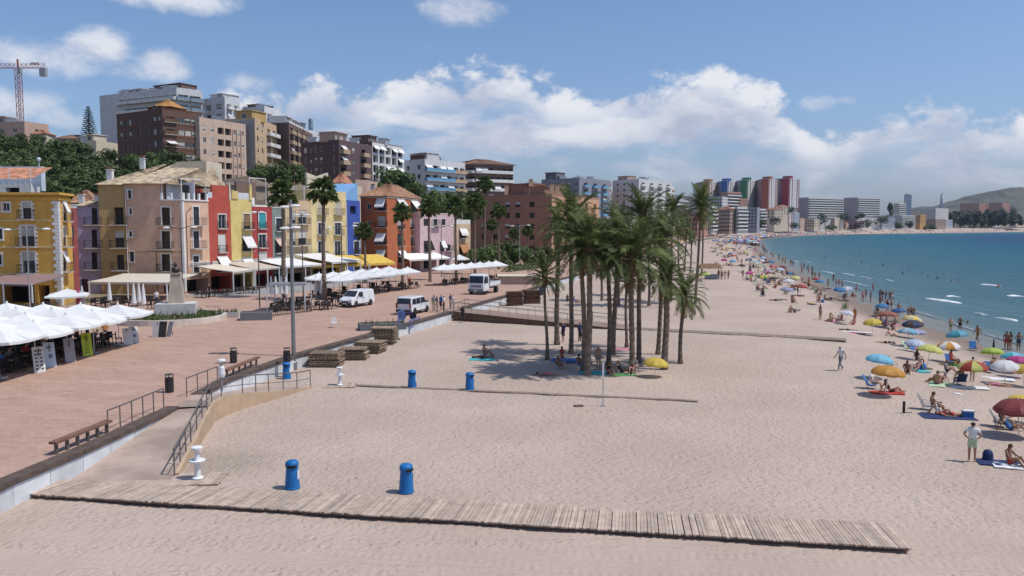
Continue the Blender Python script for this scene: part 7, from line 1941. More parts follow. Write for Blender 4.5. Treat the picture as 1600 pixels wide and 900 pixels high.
POSES = dict(
	stand=pose(), akimbo=pose(arm=dict(elb=(.33, .10, 1.17), wri=(.19, -.04, 1.00), pal=(.14, -.08, .97)), legR=dict(kne=(-.11, -.06, .48), ank=(-.12, .0, .08), toe=(-.15, -.16, .035))),
	walk=pose(dict(che=(0, -.03, 1.34), nec=(0, -.05, 1.48), hd1=(0, -.07, 1.55), hd2=(0, -.085, 1.62), hd3=(0, -.07, 1.68), nos=(0, -.185, 1.59)), dict(kne=(.09, -.17, .50), ank=(.09, -.27, .09), toe=(.10, -.44, .05)), dict(elb=(.23, .18, 1.16), wri=(.23, .22, .92), pal=(.23, .20, .85)), dict(kne=(-.09, .05, .47), ank=(-.09, .30, .14), toe=(-.10, .16, .035)), dict(elb=(-.24, -.10, 1.15), wri=(-.23, -.26, .96), pal=(-.22, -.31, .91))),
	sit=pose(SITC, dict(hip=(.09, -.02, .12), kne=(.14, -.36, .38), ank=(.13, -.62, .07), toe=(.14, -.79, .035)), dict(sho=(.175, .09, .59), elb=(.26, -.06, .40), wri=(.19, -.28, .36), pal=(.15, -.34, .38))),
	lean=pose(LEANC, dict(hip=(.09, -.02, .11), kne=(.12, -.43, .16), ank=(.12, -.84, .06), toe=(.14, -.93, .15)), dict(sho=(.175, .30, .51), elb=(.25, .44, .30), wri=(.24, .50, .06), pal=(.24, .56, .035)), dict(kne=(-.13, -.36, .38), ank=(-.12, -.62, .07), toe=(-.13, -.79, .035))),
	lie=pose(LIEC, dict(hip=(.09, -.04, .11), kne=(.12, -.45, .12), ank=(.13, -.87, .06), toe=(.16, -.93, .16)), dict(sho=(.18, .49, .10), elb=(.30, .26, .06), wri=(.30, .02, .05), pal=(.30, -.05, .045))),
	prone=pose({**LIEC, 'nos': (.08, .69, .05)}, dict(hip=(.09, -.04, .11), kne=(.12, -.45, .09), ank=(.13, -.87, .06), toe=(.14, -1.0, .04)), dict(sho=(.18, .50, .12), elb=(.36, .62, .06), wri=(.20, .82, .05), pal=(.14, .86, .05))),
	chair=pose(SITC, dict(hip=(.09, -.03, .12), kne=(.12, -.44, .17), ank=(.12, -.52, -.22), toe=(.13, -.68, -.265)), dict(sho=(.175, .09, .59), elb=(.25, .02, .33), wri=(.22, -.22, .30), pal=(.21, -.29, .30)), dz=.30))
RAD = dict(pel=(.155, .12), spi=(.125, .10), che=(.15, .115), nec=(.058, .06), hd1=(.068, .08), hd2=(.078, .098), hd3=(.062, .075), nos=(.016, .016), sho=(.062, .062), elb=(.042, .042), wri=(.028, .03), pal=(.036, .022), hip=(.095, .10), kne=(.058, .06), ank=(.038, .042), toe=(.042, .026), f=(.0095, .0095))
ED = [('pel', 'spi'), ('spi', 'che'), ('che', 'nec'), ('nec', 'hd1'), ('hd1', 'hd2'), ('hd2', 'hd3'), ('hd2', 'nos')]
for s_ in 'LR': ED += [('che', 'sho' + s_), ('sho' + s_, 'elb' + s_), ('elb' + s_, 'wri' + s_), ('wri' + s_, 'pal' + s_), ('pel', 'hip' + s_), ('hip' + s_, 'kne' + s_), ('kne' + s_, 'ank' + s_), ('ank' + s_, 'toe' + s_)]
def base_of(n): return n if n in RAD else ('f' if n[0] == 'f' else n[:-1])
_pers = {}
def person_meshes(pn, fem=False, fingers=True):
	key = (pn, fem, fingers)
	if key in _pers: return _pers[key]
	J = {k: Vector(v) for k, v in POSES[pn].items()}; E = list(ED)
	for s_ in 'LR':
		if not fingers: break
		p, w_ = J['pal' + s_], J['wri' + s_]; d_ = (p - w_).normalized(); sx = Vector((0, -1, 0)) if abs(d_.y) < .8 else Vector((0, 0, 1)); sx = (sx - d_ * sx.dot(d_)).normalized(); n = d_.cross(sx)
		for k, (o_, l) in enumerate(((-.027, .062), (-.009, .075), (.010, .072), (.027, .058))):
			a = p + sx * -o_ + d_ * (.035 + l * .5); c = a + d_ * l * .45 + n * (.018 if s_ == 'L' else -.018); J['f%d%s' % (k, s_)] = a; J['g%d%s' % (k, s_)] = c
			J['f%d%s' % (k, s_)] = a; J['fe%d%s' % (k, s_)] = c; E += [('pal' + s_, 'f%d%s' % (k, s_)), ('f%d%s' % (k, s_), 'fe%d%s' % (k, s_))]; del J['g%d%s' % (k, s_)]
		a = w_.lerp(p, .55) + sx * .045; c = a + sx * .012 + d_ * .04; J['ft' + s_] = a; J['fu' + s_] = c; E += [('pal' + s_, 'ft' + s_), ('ft' + s_, 'fu' + s_)]
	names = list(J); ix = {n: i for i, n in enumerate(names)}
	me = bpy.data.meshes.new('person'); me.from_pydata([tuple(J[n]) for n in names], [(ix[a], ix[b_]) for a, b_ in E], [])
	ob = bpy.data.objects.new('person', me); COL.objects.link(ob)
	ob.modifiers.new('skin', 'SKIN').use_smooth_shade = True
	sv_ = me.skin_vertices[0].data
	for n in names:
		r_ = RAD[base_of(n)]
		if fem and n in ('spi', 'che'): r_ = (r_[0] * .86, r_[1] * .92)
		if fem and base_of(n) in ('sho', 'elb', 'wri'): r_ = (r_[0] * .85, r_[1] * .85)
		sv_[ix[n]].radius = r_; sv_[ix[n]].use_root = (n == 'pel')
	sb = ob.modifiers.new('sub', 'SUBSURF'); sb.levels = 1; sb.render_levels = 1
	dg = bpy.context.evaluated_depsgraph_get(); body = bpy.data.meshes.new_from_object(ob.evaluated_get(dg)); bpy.data.objects.remove(ob)
	body.name = 'person'; body.materials.clear(); body.materials.append(None)
	seg = [(J[a], J[b_], RAD[base_of(a)][0], RAD[base_of(b_)][0], (a, b_)) for a, b_ in E]
	def region(c):
		best = 9; rg = None; tt = 0
		for a, b_, ra, rb, nm in seg:
			ab = b_ - a; t = max(0, min(1, (c - a).dot(ab) / ab.length_squared)); dd = (c - (a + ab * t)).length - (ra + (rb - ra) * t)
			if dd < best: best = dd; rg = nm; tt = t
		return rg, tt
	sets = {k: [] for k in ('trunks', 'shirt', 'shorts', 'trousers', 'bikini', 'hair', 'swimsuit')}
	up = (J['hd3'] - J['hd1']).normalized(); fwd = (J['nos'] - J['hd2']); fwd = (fwd - up * fwd.dot(up)).normalized()
	for p in body.polygons:
		(a, b_), t = region(p.center); nb = base_of(b_)
		if nb in ('hd2', 'hd3', 'hd1', 'nos'):
			v = p.center - J['hd2']; f = v.dot(fwd); u_ = v.dot(up)
			if u_ > .045 or (f < .015 and u_ > -.06) or (fem and f < -.02): sets['hair'].append(p.index)
		elif nb == 'hip' or (nb == 'spi' and t < .30) : [sets[k].append(p.index) for k in ('trunks', 'shorts', 'trousers', 'bikini', 'swimsuit')]
		elif nb == 'kne':
			if t < .45: sets['trunks'].append(p.index)
			if t < .12: sets['bikini'].append(p.index); sets['swimsuit'].append(p.index)
			if t < .75: sets['shorts'].append(p.index)
			sets['trousers'].append(p.index)
		elif nb == 'ank': sets['trousers'].append(p.index)
		elif nb in ('spi', 'che'):
			sets['shirt'].append(p.index); sets['swimsuit'].append(p.index)
			if nb == 'che' and t > .25: sets['bikini'].append(p.index)
		elif nb == 'nec' and t < .5:
			sets['shirt'].append(p.index)
			if t < .15: sets['swimsuit'].append(p.index); sets['bikini'].append(p.index)
		elif nb == 'sho': sets['shirt'].append(p.index)
		elif nb == 'elb' and t < .6: sets['shirt'].append(p.index)
	nrm = [v.normal.copy() for v in body.vertices]
	out = {'body': body}
	for k, ids in sets.items():
		off = .022 if k in ('hair',) else .014; vm = {}; vs = []; fs = []; ec = {}
		for i in ids:
			f = []
			for vi in body.polygons[i].vertices:
				if vi not in vm: vm[vi] = len(vs); vs.append(body.vertices[vi].co + nrm[vi] * off)
				f.append(vm[vi])
			fs.append(f)
			for a, b_ in zip(f, f[1:] + f[:1]): ec[(min(a, b_), max(a, b_))] = ec.get((min(a, b_), max(a, b_)), 0) + 1
		inv = {v: k_ for k_, v in vm.items()}; rim = {}
		for f in list(fs):
			for a, b_ in zip(f, f[1:] + f[:1]):
				if ec.get((min(a, b_), max(a, b_))) == 1:
					for q_ in (a, b_):
						if q_ not in rim: rim[q_] = len(vs); vs.append(body.vertices[inv[q_]].co - nrm[inv[q_]] * .004)
					fs.append([b_, a, rim[a], rim[b_]])
		m_ = bpy.data.meshes.new(k); m_.from_pydata([tuple(v) for v in vs], [], fs); m_.materials.append(None); m_.polygons.foreach_set('use_smooth', [True] * len(fs)); m_.update(); out[k] = m_
	h2 = J['hd2']; eq = MB(); sd_ = up.cross(fwd)
	for sg in (-1, 1): eq.lathe([(.001, -.013), (.011, -.006), (.013, 0), (.011, .006), (.001, .013)], 6, c=h2 + fwd * .083 + sd_ * (.032 * sg) + up * .0)
	out['eyes'] = eq.mesh('eyes', mat('eye_dark', (.02, .015, .012), .3))
	q = MB()
	for sg in (-1, 1): q.lathe([(.006, -.03), (.018, -.012), (.018, .012), (.006, .028)], 6, c=h2 + sd_ * (.083 * sg) - fwd * .01)
	out['ears'] = q.mesh('ears', None)
	q = MB(); q.box(h2 + fwd * .088 - up * .055, (.045, .018, .012)); out['mouth'] = q.mesh('mouth', mat('lip_rose', (.30, .12, .10), .6))
	_pers[key] = out; return out
SKIN = [mat('skin_tan', (.40, .215, .135), .6, .08), mat('skin_fair', (.52, .32, .23), .6, .08), mat('skin_deep_tan', (.25, .125, .075), .6, .08), mat('skin_ruddy', (.46, .24, .16), .6, .08)]
HAIR = [mat('hair_black', (.018, .014, .012), .6), mat('hair_brown', (.07, .042, .025), .6), mat('hair_blond', (.30, .20, .09), .6), mat('hair_grey', (.30, .29, .28), .6)]
CLO = {n: mat('cloth_' + n.replace(' ', '_'), c, .9, .1) for n, c in {'white': (.66, .66, .65), 'black': (.02, .02, .022), 'navy': (.025, .04, .11), 'red': (.42, .045, .04), 'blue': (.05, .17, .42), 'turquoise': (.06, .38, .42), 'green': (.08, .25, .09), 'mint green': (.42, .55, .36), 'yellow': (.60, .45, .06), 'pink': (.55, .19, .25), 'orange': (.52, .19, .04), 'grey': (.22, .22, .23), 'beige': (.42, .34, .25), 'purple': (.17, .08, .26), 'magenta': (.45, .04, .20)}.items()}
def slot(o, m):
	o.material_slots[0].link = 'OBJECT'; o.material_slots[0].material = m
def person(label, loc, rz, pn, clothes, skin=0, hair=0, fem=False, s=1.0, group=None, near=True):
	"""clothes: dict of part -> colour name"""
	M_ = person_meshes(pn, fem, near); o = tag(link('person', M_['body'], None, loc, rz), label, 'person', group); o.scale = (s,) * 3; slot(o, SKIN[skin])
	for k, c in clothes.items(): slot(link(k, M_[k], o), CLO[c])
	slot(link('hair', M_['hair'], o), HAIR[hair])
	if near: link('eyes', M_['eyes'], o); link('mouth', M_['mouth'], o); e = link('ears', M_['ears'], o); slot(e, SKIN[skin])
	return o
# ------------------------------------------------------------------ beach things
def gs(px, py):
	p = gp(px, py, 0)
	for _ in range(4): p = gp(px, py, sand_z(p.x, p.y))
	return p
UC = {'blue': (.055, .25, .50), 'sky blue': (.16, .48, .66), 'teal': (.06, .40, .47), 'orange': (.62, .30, .03), 'yellow': (.70, .52, .05), 'lemon': (.62, .62, .14), 'lime': (.42, .58, .07), 'red': (.46, .06, .045), 'brick': (.36, .13, .08), 'dark red': (.25, .05, .05), 'white': (.70, .70, .69), 'lilac': (.42, .40, .60), 'pale blue': (.45, .55, .68), 'navy': (.04, .07, .17), 'brown': (.12, .085, .075), 'magenta': (.55, .05, .25), 'pink': (.58, .25, .32), 'green': (.07, .28, .13), 'cream': (.62, .54, .36), 'dark blue': (.045, .12, .28)}
UMAT = {}
def umat(n):
	if n not in UMAT:
		c_ = UC[n]; gy = sum(c_) / 3; m = leafmat('umbrella_' + n.replace(' ', '_'), tuple(.84 * x + .12 * gy for x in c_), .08, .15, .30); UMAT[n] = m
	return UMAT[n]
def umb_mesh(dome):
	k = ('umb', dome)
	if k not in _bc:
		q = MB(); n = 8; rings = 5
		for g_ in range(n):
			for i in range(rings):
				def P_(t, u):
					a0 = (g_ + u) * 2 * math.pi / n; R_ = .84 * math.sin(t * 1.25) / math.sin(1.25); z = dome * (math.cos(t * 1.25) - math.cos(1.25)) / (1 - math.cos(1.25)) - .05 * t * math.sin(math.pi * u); R_ *= 1 - .05 * t * math.sin(math.pi * u)
					return (R_ * math.cos(a0), R_ * math.sin(a0), 1.28 + z)
				t0, t1 = max(.03, i / rings), (i + 1) / rings
				for u in (0, .5): q.add([P_(t0, u), P_(t0, u + .5), P_(t1, u + .5), P_(t1, u)], [(3, 2, 1, 0)], g_ % 2)
			e0, e1 = P_(1, 0), P_(1, .5); e2 = P_(1, 1)
			for a, b_ in ((e0, e1), (e1, e2)): q.add([a, b_, (b_[0], b_[1], b_[2] - .11), (a[0], a[1], a[2] - .11)], [(0, 1, 2, 3)], g_ % 2)
		p = MB(); p.tube([(0, 0, -.25), (0, 0, 1.28 + dome + .06)], .018, 6)
		_bc[k] = (q.mesh('canopy', [None, None]), p.mesh('pole', POLEW))
	return _bc[k]
UMB = []
def umbrella(label, px, cy, c1, c2=None, size=1.0, tilt=None, group=None, p=None):
	if p is None: p = gs(px, (cy - 50) / .858 + 1)
	rr = random.Random(int(px * 7 + cy)); r = thing('beach_umbrella', label, 'umbrella', p, rr.uniform(0, 6), group)
	cm_, pm = umb_mesh(.36); o = link('canopy', cm_, r); link('pole', pm, r)
	for i, c in enumerate((c1, c2 or c1)): o.material_slots[i].link = 'OBJECT'; o.material_slots[i].material = umat(c)
	r.scale = (size, size, min(1.1, size)); t = tilt if tilt is not None else (rr.uniform(-.16, .16), rr.uniform(-.16, .16)); r.rotation_euler.x, r.rotation_euler.y = t
	UMB.append((p, label)); return r
TM = {}
def towel(label, p, rz, c, L=1.8, w=.9, group=None):
	if 't' not in TM:
		q = MB(); n, m_ = 10, 5; rr = random.Random(1); H = [[.035 + rr.uniform(-.012, .018) for _ in range(m_ + 1)] for _ in range(n + 1)]
		for i in range(n):
			for j in range(m_):
				V = [(-.5 + (j + dj) / m_, -.5 + (i + di) / n, H[i + di][j + dj]) for di, dj in ((0, 0), (0, 1), (1, 1), (1, 0))]; q.add(V, [(0, 1, 2, 3)])
		for i in range(n):
			for xx, j in ((-.5, 0), (.5, m_)): q.add([(xx, -.5 + i / n, H[i][j]), (xx, -.5 + (i + 1) / n, H[i + 1][j]), (xx, -.5 + (i + 1) / n, 0), (xx, -.5 + i / n, 0)], [(0, 1, 2, 3)])
		for j in range(m_):
			for yy, i in ((-.5, 0), (.5, n)): q.add([(-.5 + j / m_, yy, H[i][j]), (-.5 + (j + 1) / m_, yy, H[i][j + 1]), (-.5 + (j + 1) / m_, yy, 0), (-.5 + j / m_, yy, 0)], [(0, 1, 2, 3)])
		TM['t'] = q.mesh('towel', None)
	o = tag(link('beach_towel', TM['t'], None, p, rz), label, 'towel', group); o.scale = (w, L, 1); slot(o, c if not isinstance(c, str) else CLO[c]); return o
def beach_chair(label, p, rz, c, group=None):
	if 'c' not in TM:
		q = MB()
		q.add([(-.26, -.25, .27), (.26, -.25, .27), (.26, 0, .20), (-.26, 0, .20), (.26, .22, .24), (-.26, .22, .24), (.26, .52, .78), (-.26, .52, .78)], [(0, 1, 2, 3), (3, 2, 4, 5), (5, 4, 6, 7)])
		q.add([(x, y + .01, z - .03) for x, y, z in [(-.26, -.25, .27), (.26, -.25, .27), (.26, 0, .20), (-.26, 0, .20), (.26, .22, .24), (-.26, .22, .24), (.26, .52, .78), (-.26, .52, .78)]], [(3, 2, 1, 0), (5, 4, 2, 3), (7, 6, 4, 5)])
		f = MB()
		for sx in (-.28, .28):
			f.tube([(sx, -.28, .27), (sx, .22, .25), (sx, .55, .82)], .014, 5); f.tube([(sx, -.22, 0), (sx, -.22, .45), (sx, .30, .47)], .014, 5); f.tube([(sx, .30, .47), (sx, .25, 0)], .014, 5)
		f.tube([(-.28, .55, .82), (.28, .55, .82)], .014, 5); f.tube([(-.28, -.22, .02), (.28, -.22, .02)], .014, 5); f.tube([(-.28, .25, .02), (.28, .25, .02)], .014, 5)
		TM['c'] = (q.mesh('fabric_seat', None), f.mesh('frame', GFRAME))
	r = thing('beach_chair', label, 'beach chair', p, rz, group); slot(link('fabric_seat', TM['c'][0], r), CLO[c]); link('frame', TM['c'][1], r); return r
def bag(label, p, c, kind='bag'):
	r = thing('beach_bag' if kind == 'bag' else 'cool_box', label, 'bag' if kind == 'bag' else 'cool box', p, RN.uniform(0, 3))
	if kind == 'bag': MB().lathe([(.17, 0), (.22, .06), (.20, .32), (.13, .44), (.03, .47)], 9).build('sack', CLO[c], r); MB().tube([(.2, 0, .1), (.30, 0, .25), (.14, 0, .42)], .02, 5).build('strap', CLO['black'], r)
	else: MB().box((0, 0, .16), (.5, .34, .32)).build('box', CLO[c], r); MB().box((0, 0, .35), (.53, .37, .06)).build('lid', CLO['white'], r); MB().tube([(-.2, .0, .36), (-.2, 0, .5), (.2, 0, .5), (.2, 0, .36)], .015, 5).build('handle', CLO['white'], r)
	return r
for px, cy, c1, c2, sz, lb in ((1370, 557, 'sky blue', 'sky blue', 1.0, 'sky blue beach umbrella just landward of the big orange one'), (1384, 580, 'orange', 'orange', 1.12, 'big orange beach umbrella shading two sunbathers landward of the crowd'), (1448, 543, 'lemon', 'lemon', 1.05, 'lemon beach umbrella over a dark seated group'), (1426, 531, 'pale blue', 'pale blue', .95, 'pale blue beach umbrella just below the lilac one'),
						   (1418, 514, 'sky blue', 'pale blue', 1.0, 'blue and pale striped umbrella overlapping the lilac one'), (1433, 514, 'lilac', 'lilac', .95, 'lilac beach umbrella beside the blue and pale striped one'), (1499, 519, 'teal', 'sky blue', 1.1, 'teal beach umbrella with tilted back panel near the water'), (1484, 535, 'orange', 'white', 1.0, 'orange and white striped umbrella in front of the teal one'),
						   (1421, 495, 'cream', 'yellow', 1.1, 'cream and yellow umbrella behind the dark brown one'), (1427, 503, 'brown', 'navy', 1.15, 'dark brown umbrella tilted under the cream and yellow one'), (1386, 489, 'brick', 'brick', 1.25, 'wide brick red umbrella below the dark blue one'), (1404, 481, 'dark blue', 'dark blue', 1.0, 'dark blue umbrella seaward of the brick red one'),
						   (1378, 474, 'blue', 'blue', 1.0, 'bright blue umbrella by the bathers standing at the water'), (1364, 499, 'yellow', 'yellow', 1.0, 'yellow umbrella tilted at the landward edge of the crowd'), (1550, 543, 'lime', 'lime', .95, 'lime umbrella beside a tall closed black one'), (1583, 550, 'sky blue', 'teal', .95, 'turquoise umbrella near the couple at the waterline'),
						   (1590, 556, 'magenta', 'magenta', .95, 'magenta umbrella at the seaward edge of the crowd'), (1570, 565, 'white', 'white', 1.0, 'flat white umbrella in front of the magenta one'), (1598, 568, 'lime', 'yellow', .9, 'lime and yellow umbrella overlapping the flat white one'), (1519, 569, 'lemon', 'red', 1.05, 'rainbow umbrella of red and lemon panels on open sand'),
						   (1596, 617, 'yellow', 'yellow', .9, 'yellow umbrella rising behind the big dark red one'), (1592, 634, 'dark red', 'dark red', 1.25, 'big dark red umbrella nearest the boardwalk'),
						   (1311, 450, 'blue', 'blue', 1.1, 'blue umbrella of the pair near the breaking waves'), (1324, 447, 'lilac', 'white', 1.0, 'lilac and white umbrella of the pair near the breaking waves'), (1250, 446, 'red', 'brick', 1.2, 'large red umbrella over a brick coloured shade cloth'), (1274, 433, 'red', 'red', 1.0, 'red umbrella close to the wet sand'), (1232, 438, 'white', 'white', 1.2, 'white umbrella sheltering a dark group'),
						   (1221, 431, 'cream', 'cream', 1.0, 'cream umbrella behind the white one'), (1201, 423, 'lilac', 'pink', 1.3, 'broad lilac and pink umbrella in the crowd middle'), (1207, 415, 'pink', 'red', 1.1, 'pink umbrella behind the broad lilac one'), (1189, 413, 'green', 'teal', 1.0, 'green umbrella landward of the pink one'), (1244, 431, 'pale blue', 'lilac', 1.0, 'greyish umbrella between red and white ones'),
						   (1104, 427, 'lemon', 'lime', 1.0, 'lemon umbrella beside the four people standing on open sand'), (1145, 398, 'red', 'red', 1.0, 'red umbrella at the landward end of the far crowd'), (1145, 406, 'sky blue', 'sky blue', 1.0, 'small light blue umbrella under the far red one'), (1171, 404, 'lilac', 'navy', 1.2, 'lilac and navy umbrella in the far crowd'),
						   (1321, 484, 'white', 'pale blue', .9, 'small white umbrella on the landward side of the crowd'), (1029, 562, 'yellow', 'yellow', .0, '')):
	if sz: umbrella(lb, px, cy, c1, c2, sz)
umbrella('bright yellow beach umbrella under the stout palm of the grove', 1029, 0, 'yellow', 'yellow', 1.0, (.05, .05), None, gp(1029, 596) + Vector((0, 1.5, -.35)))
p = gs(1551, 572); r = thing('closed_umbrella', 'tall closed black umbrella stuck in the sand by the lime one', 'umbrella', p); MB().lathe([(.02, 0), (.02, 1.0), (.10, 1.02), (.08, 1.6), (.03, 2.1), (.01, 2.15)], 8).build('folded_canopy', CLO['black'], r); MB().tube([(0, 0, -.2), (0, 0, 2.2)], .016, 5).build('pole', POLEW, r)
N = dict
person('person in a white top and mint green shorts standing hands on hips near the boardwalk', gs(1518, 721), 2.6, 'akimbo', N(shorts='mint green', shirt='white'), 0, 0, False, 1.0)
person('person in red trunks sitting on a dark towel beside the navy backpack', gs(1578, 726), .5, 'sit', N(trunks='red'), 2, 0)
bag('navy backpack on the sand beside the seated person in red trunks', gs(1543, 719), 'navy'); towel('crumpled dark navy towel next to the navy backpack', gs(1562, 724), 1.3, 'navy', 1.7, .9); towel('white edged towel under the person in red trunks', gs(1590, 730), 1.2, 'white', 1.8, .8)
person('person in a white shirt and grey trousers walking alone across open sand', gs(1313, 579), -1.2, 'walk', N(trousers='grey', shirt='white'), 1, 3)
for px, py, rz, pn, cl_, sk, ha, fe, lb in ((1458, 646, .9, 'chair', N(trunks='navy'), 2, 1, 0, 'person in navy trunks in a low chair of the group by the blue cool box'), (1469, 648, 1.0, 'lean', N(swimsuit='white'), 0, 1, 1, 'person in a white swimsuit leaning back in the group by the cool box'), (1486, 650, 1.3, 'lie', N(bikini='red'), 3, 2, 1, 'person in a red bikini lying between the seated group and the cool box'),
		(1363, 608, 1.0, 'chair', N(shirt='white', shorts='grey'), 1, 3, 0, 'person in a white shirt sitting under the big orange umbrella'), (1392, 613, 1.5, 'lean', N(bikini='black'), 0, 0, 1, 'person in a black bikini reclining at the edge of the orange umbrella shade'), (1417, 583, -.4, 'sit', N(trunks='black'), 2, 0, 0, 'person in black trunks sitting landward of the lemon umbrella'), (1433, 570, .3, 'chair', N(swimsuit='black'), 2, 0, 1, 'person in a black swimsuit seated landward of the lemon umbrella'),
		(1499, 602, 3.0, 'chair', N(trunks='black'), 2, 0, 0, 'tanned person seen from behind in a low chair below the rainbow umbrella'), (1479, 582, .8, 'sit', N(shirt='grey', trunks='navy'), 0, 1, 0, 'person in a grey shirt sitting on sand left of the rainbow umbrella'), (1527, 536, -1.4, 'walk', N(bikini='orange'), 2, 1, 1, 'person in an orange bikini striding along the wet sand'),
		(1572, 547, 2.6, 'stand', N(trunks='red'), 2, 0, 0, 'person in red trunks of the couple standing at the waterline'), (1578, 547, 3.4, 'stand', N(bikini='black'), 0, 1, 1, 'person in a black bikini of the couple standing at the waterline'), (1591, 548, 3.0, 'akimbo', N(trunks='navy'), 2, 0, 0, 'person in navy trunks standing alone beyond the waterline couple'), (1565, 668, 1.0, 'chair', N(shirt='navy', shorts='grey'), 1, 1, 0, 'person in a navy shirt seated under the big dark red umbrella'),
		(1578, 672, 1.2, 'lean', N(swimsuit='blue'), 0, 2, 1, 'person in a blue swimsuit reclining under the big dark red umbrella'), (1211, 470, 1.5, 'prone', N(trunks='black'), 2, 0, 0, 'lone person lying face down on open sand inland of the crowd'), (1123, 436, 2.6, 'stand', N(trunks='red'), 2, 0, 0, 'person in red trunks, first of four standing on open sand'), (1128, 437, 3.2, 'stand', N(bikini='black'), 2, 1, 1, 'person in a black bikini among four standing on open sand'),
		(1133, 437, 2.9, 'stand', N(trunks='white'), 3, 1, 0, 'person in white trunks among four standing on open sand'), (1138, 436, 3.5, 'akimbo', N(trunks='navy'), 2, 0, 0, 'person in navy trunks, last of four standing on open sand'), (1324, 517, 1.4, 'lie', N(bikini='black'), 0, 0, 1, 'person in a black bikini lying on white mats inland of the yellow umbrella'), (1298, 501, 1.0, 'sit', N(swimsuit='yellow'), 0, 1, 1, 'person in a yellow swimsuit sitting inland of the crowd'),
		(753, 560, 1.6, 'lie', N(bikini='black'), 2, 0, 1, 'person lying on the turquoise towel in the shade inland of the grove'), (757, 556, 1.4, 'sit', N(trunks='brown' if 'brown' in CLO else 'grey'), 2, 1, 0, 'person sitting beside the turquoise towel inland of the grove'), (880, 535, -1.0, 'stand', N(shirt='navy', shorts='black'), 1, 1, 0, 'person in a navy shirt standing bent over a bag behind the grove'), (906, 534, .6, 'stand', N(shirt='navy', trousers='black'), 1, 0, 0, 'person in dark clothes standing behind the twin palms'),
		(872, 575, .4, 'sit', N(trunks='white'), 2, 1, 0, 'person in white trunks sitting by the corner palm of the grove'), (878, 566, .0, 'chair', N(bikini='red'), 0, 1, 1, 'person in a red bikini sitting behind the white trunks one in the grove'), (905, 572, 2.2, 'sit', N(trunks='blue'), 2, 0, 0, 'person in blue trunks sitting with bare back by the twin palms'), (935, 578, 2.8, 'stand', N(trunks='grey'), 0, 3, 0, 'person in grey trunks standing next to the twin palms'),
		(856, 586, 1.5, 'prone', N(trunks='pink'), 0, 1, 0, 'person in pink trunks lying prone at the foot of the grove'), (951, 585, .3, 'sit', N(bikini='black'), 2, 0, 1, 'person in a black bikini sitting behind the slim grey pole'), (990, 584, -.5, 'chair', N(shirt='grey', shorts='pink'), 1, 3, 0, 'person in pink shorts sitting at the foot of the biggest palm'), (972, 582, .9, 'lean', N(swimsuit='black'), 0, 0, 1, 'person in a black swimsuit leaning back near the biggest palm'),
		(887, 470, .4, 'sit', N(trunks='navy'), 2, 0, 0, 'person in navy trunks sitting by the far wall behind the walkway'), (900, 473, .9, 'lean', N(bikini='blue'), 0, 1, 1, 'person in a blue bikini reclining by the far wall behind the walkway'), (723, 504, 2.4, 'walk', N(shirt='black', trousers='black'), 2, 0, 0, 'person in black clothes walking beside the brown timber ramp')):
	person(lb, gs(px, py), rz, pn, cl_, sk, ha, bool(fe))
for px, py, rz, cl_, sk, ha, lb in ((678, 486, .6, N(shirt='grey', trousers='beige'), 2, 0, 'person in a grey shirt at the outer end of the standing promenade group'), (683, 488, 1.6, N(shirt='black', trousers='grey'), 1, 1, 'person in a black top with a pale bag in the promenade group'), (689, 486, -.8, N(shirt='blue', shorts='navy'), 1, 0, 'person in a blue shirt in the middle of the promenade group'), (693.5, 488, -1.6, N(shirt='white', trousers='black'), 1, 1, 'person in a white shirt and black trousers gesturing in the promenade group'), (704, 484, 1.2, N(shirt='navy', trousers='grey'), 1, 0, 'person in a navy shirt facing the promenade group'), (708.5, 486, 1.8, N(shirt='white', trousers='white'), 1, 3, 'person all in white at the sea end of the promenade group'), (245, 478, .5, N(shirt='white', trousers='navy'), 1, 0, 'waiter in a white shirt by the cream awning posts'), (327, 466, 1.2, N(shirt='black', trousers='black'), 1, 1, 'person in black walking past the cafe below the red house'), (640, 452, -.5, N(shirt='red', shorts='navy'), 0, 1, 'person in a red shirt by the end of the middle terrace')):
	person(lb, gp(px, py, PZ), rz, 'stand', cl_, sk, ha, False, 1.02)
rr = random.Random(77)
for k, (px, py) in enumerate(((150, 545), (165, 541), (120, 555), (95, 562), (70, 572), (45, 580), (178, 538), (135, 550), (30, 586), (190, 533), (108, 560), (15, 592))):
	c = ['red', 'navy', 'black', 'white', 'red', 'grey', 'beige', 'black', 'blue', 'orange', 'black', 'red'][k]; hr = rr.randrange(3)
	person('diner in a %s top with %s hair under the near parasols' % (c, ['black', 'brown', 'blond'][hr]), gp(px - 14, py - 5, PZ) + Vector((-.6, 0, .12)), rr.uniform(0, 6.2), 'chair', N(shirt=c, shorts='navy'), rr.randrange(3), hr, rr.random() < .5, 1.0, 'diners under the near terrace parasols', False)
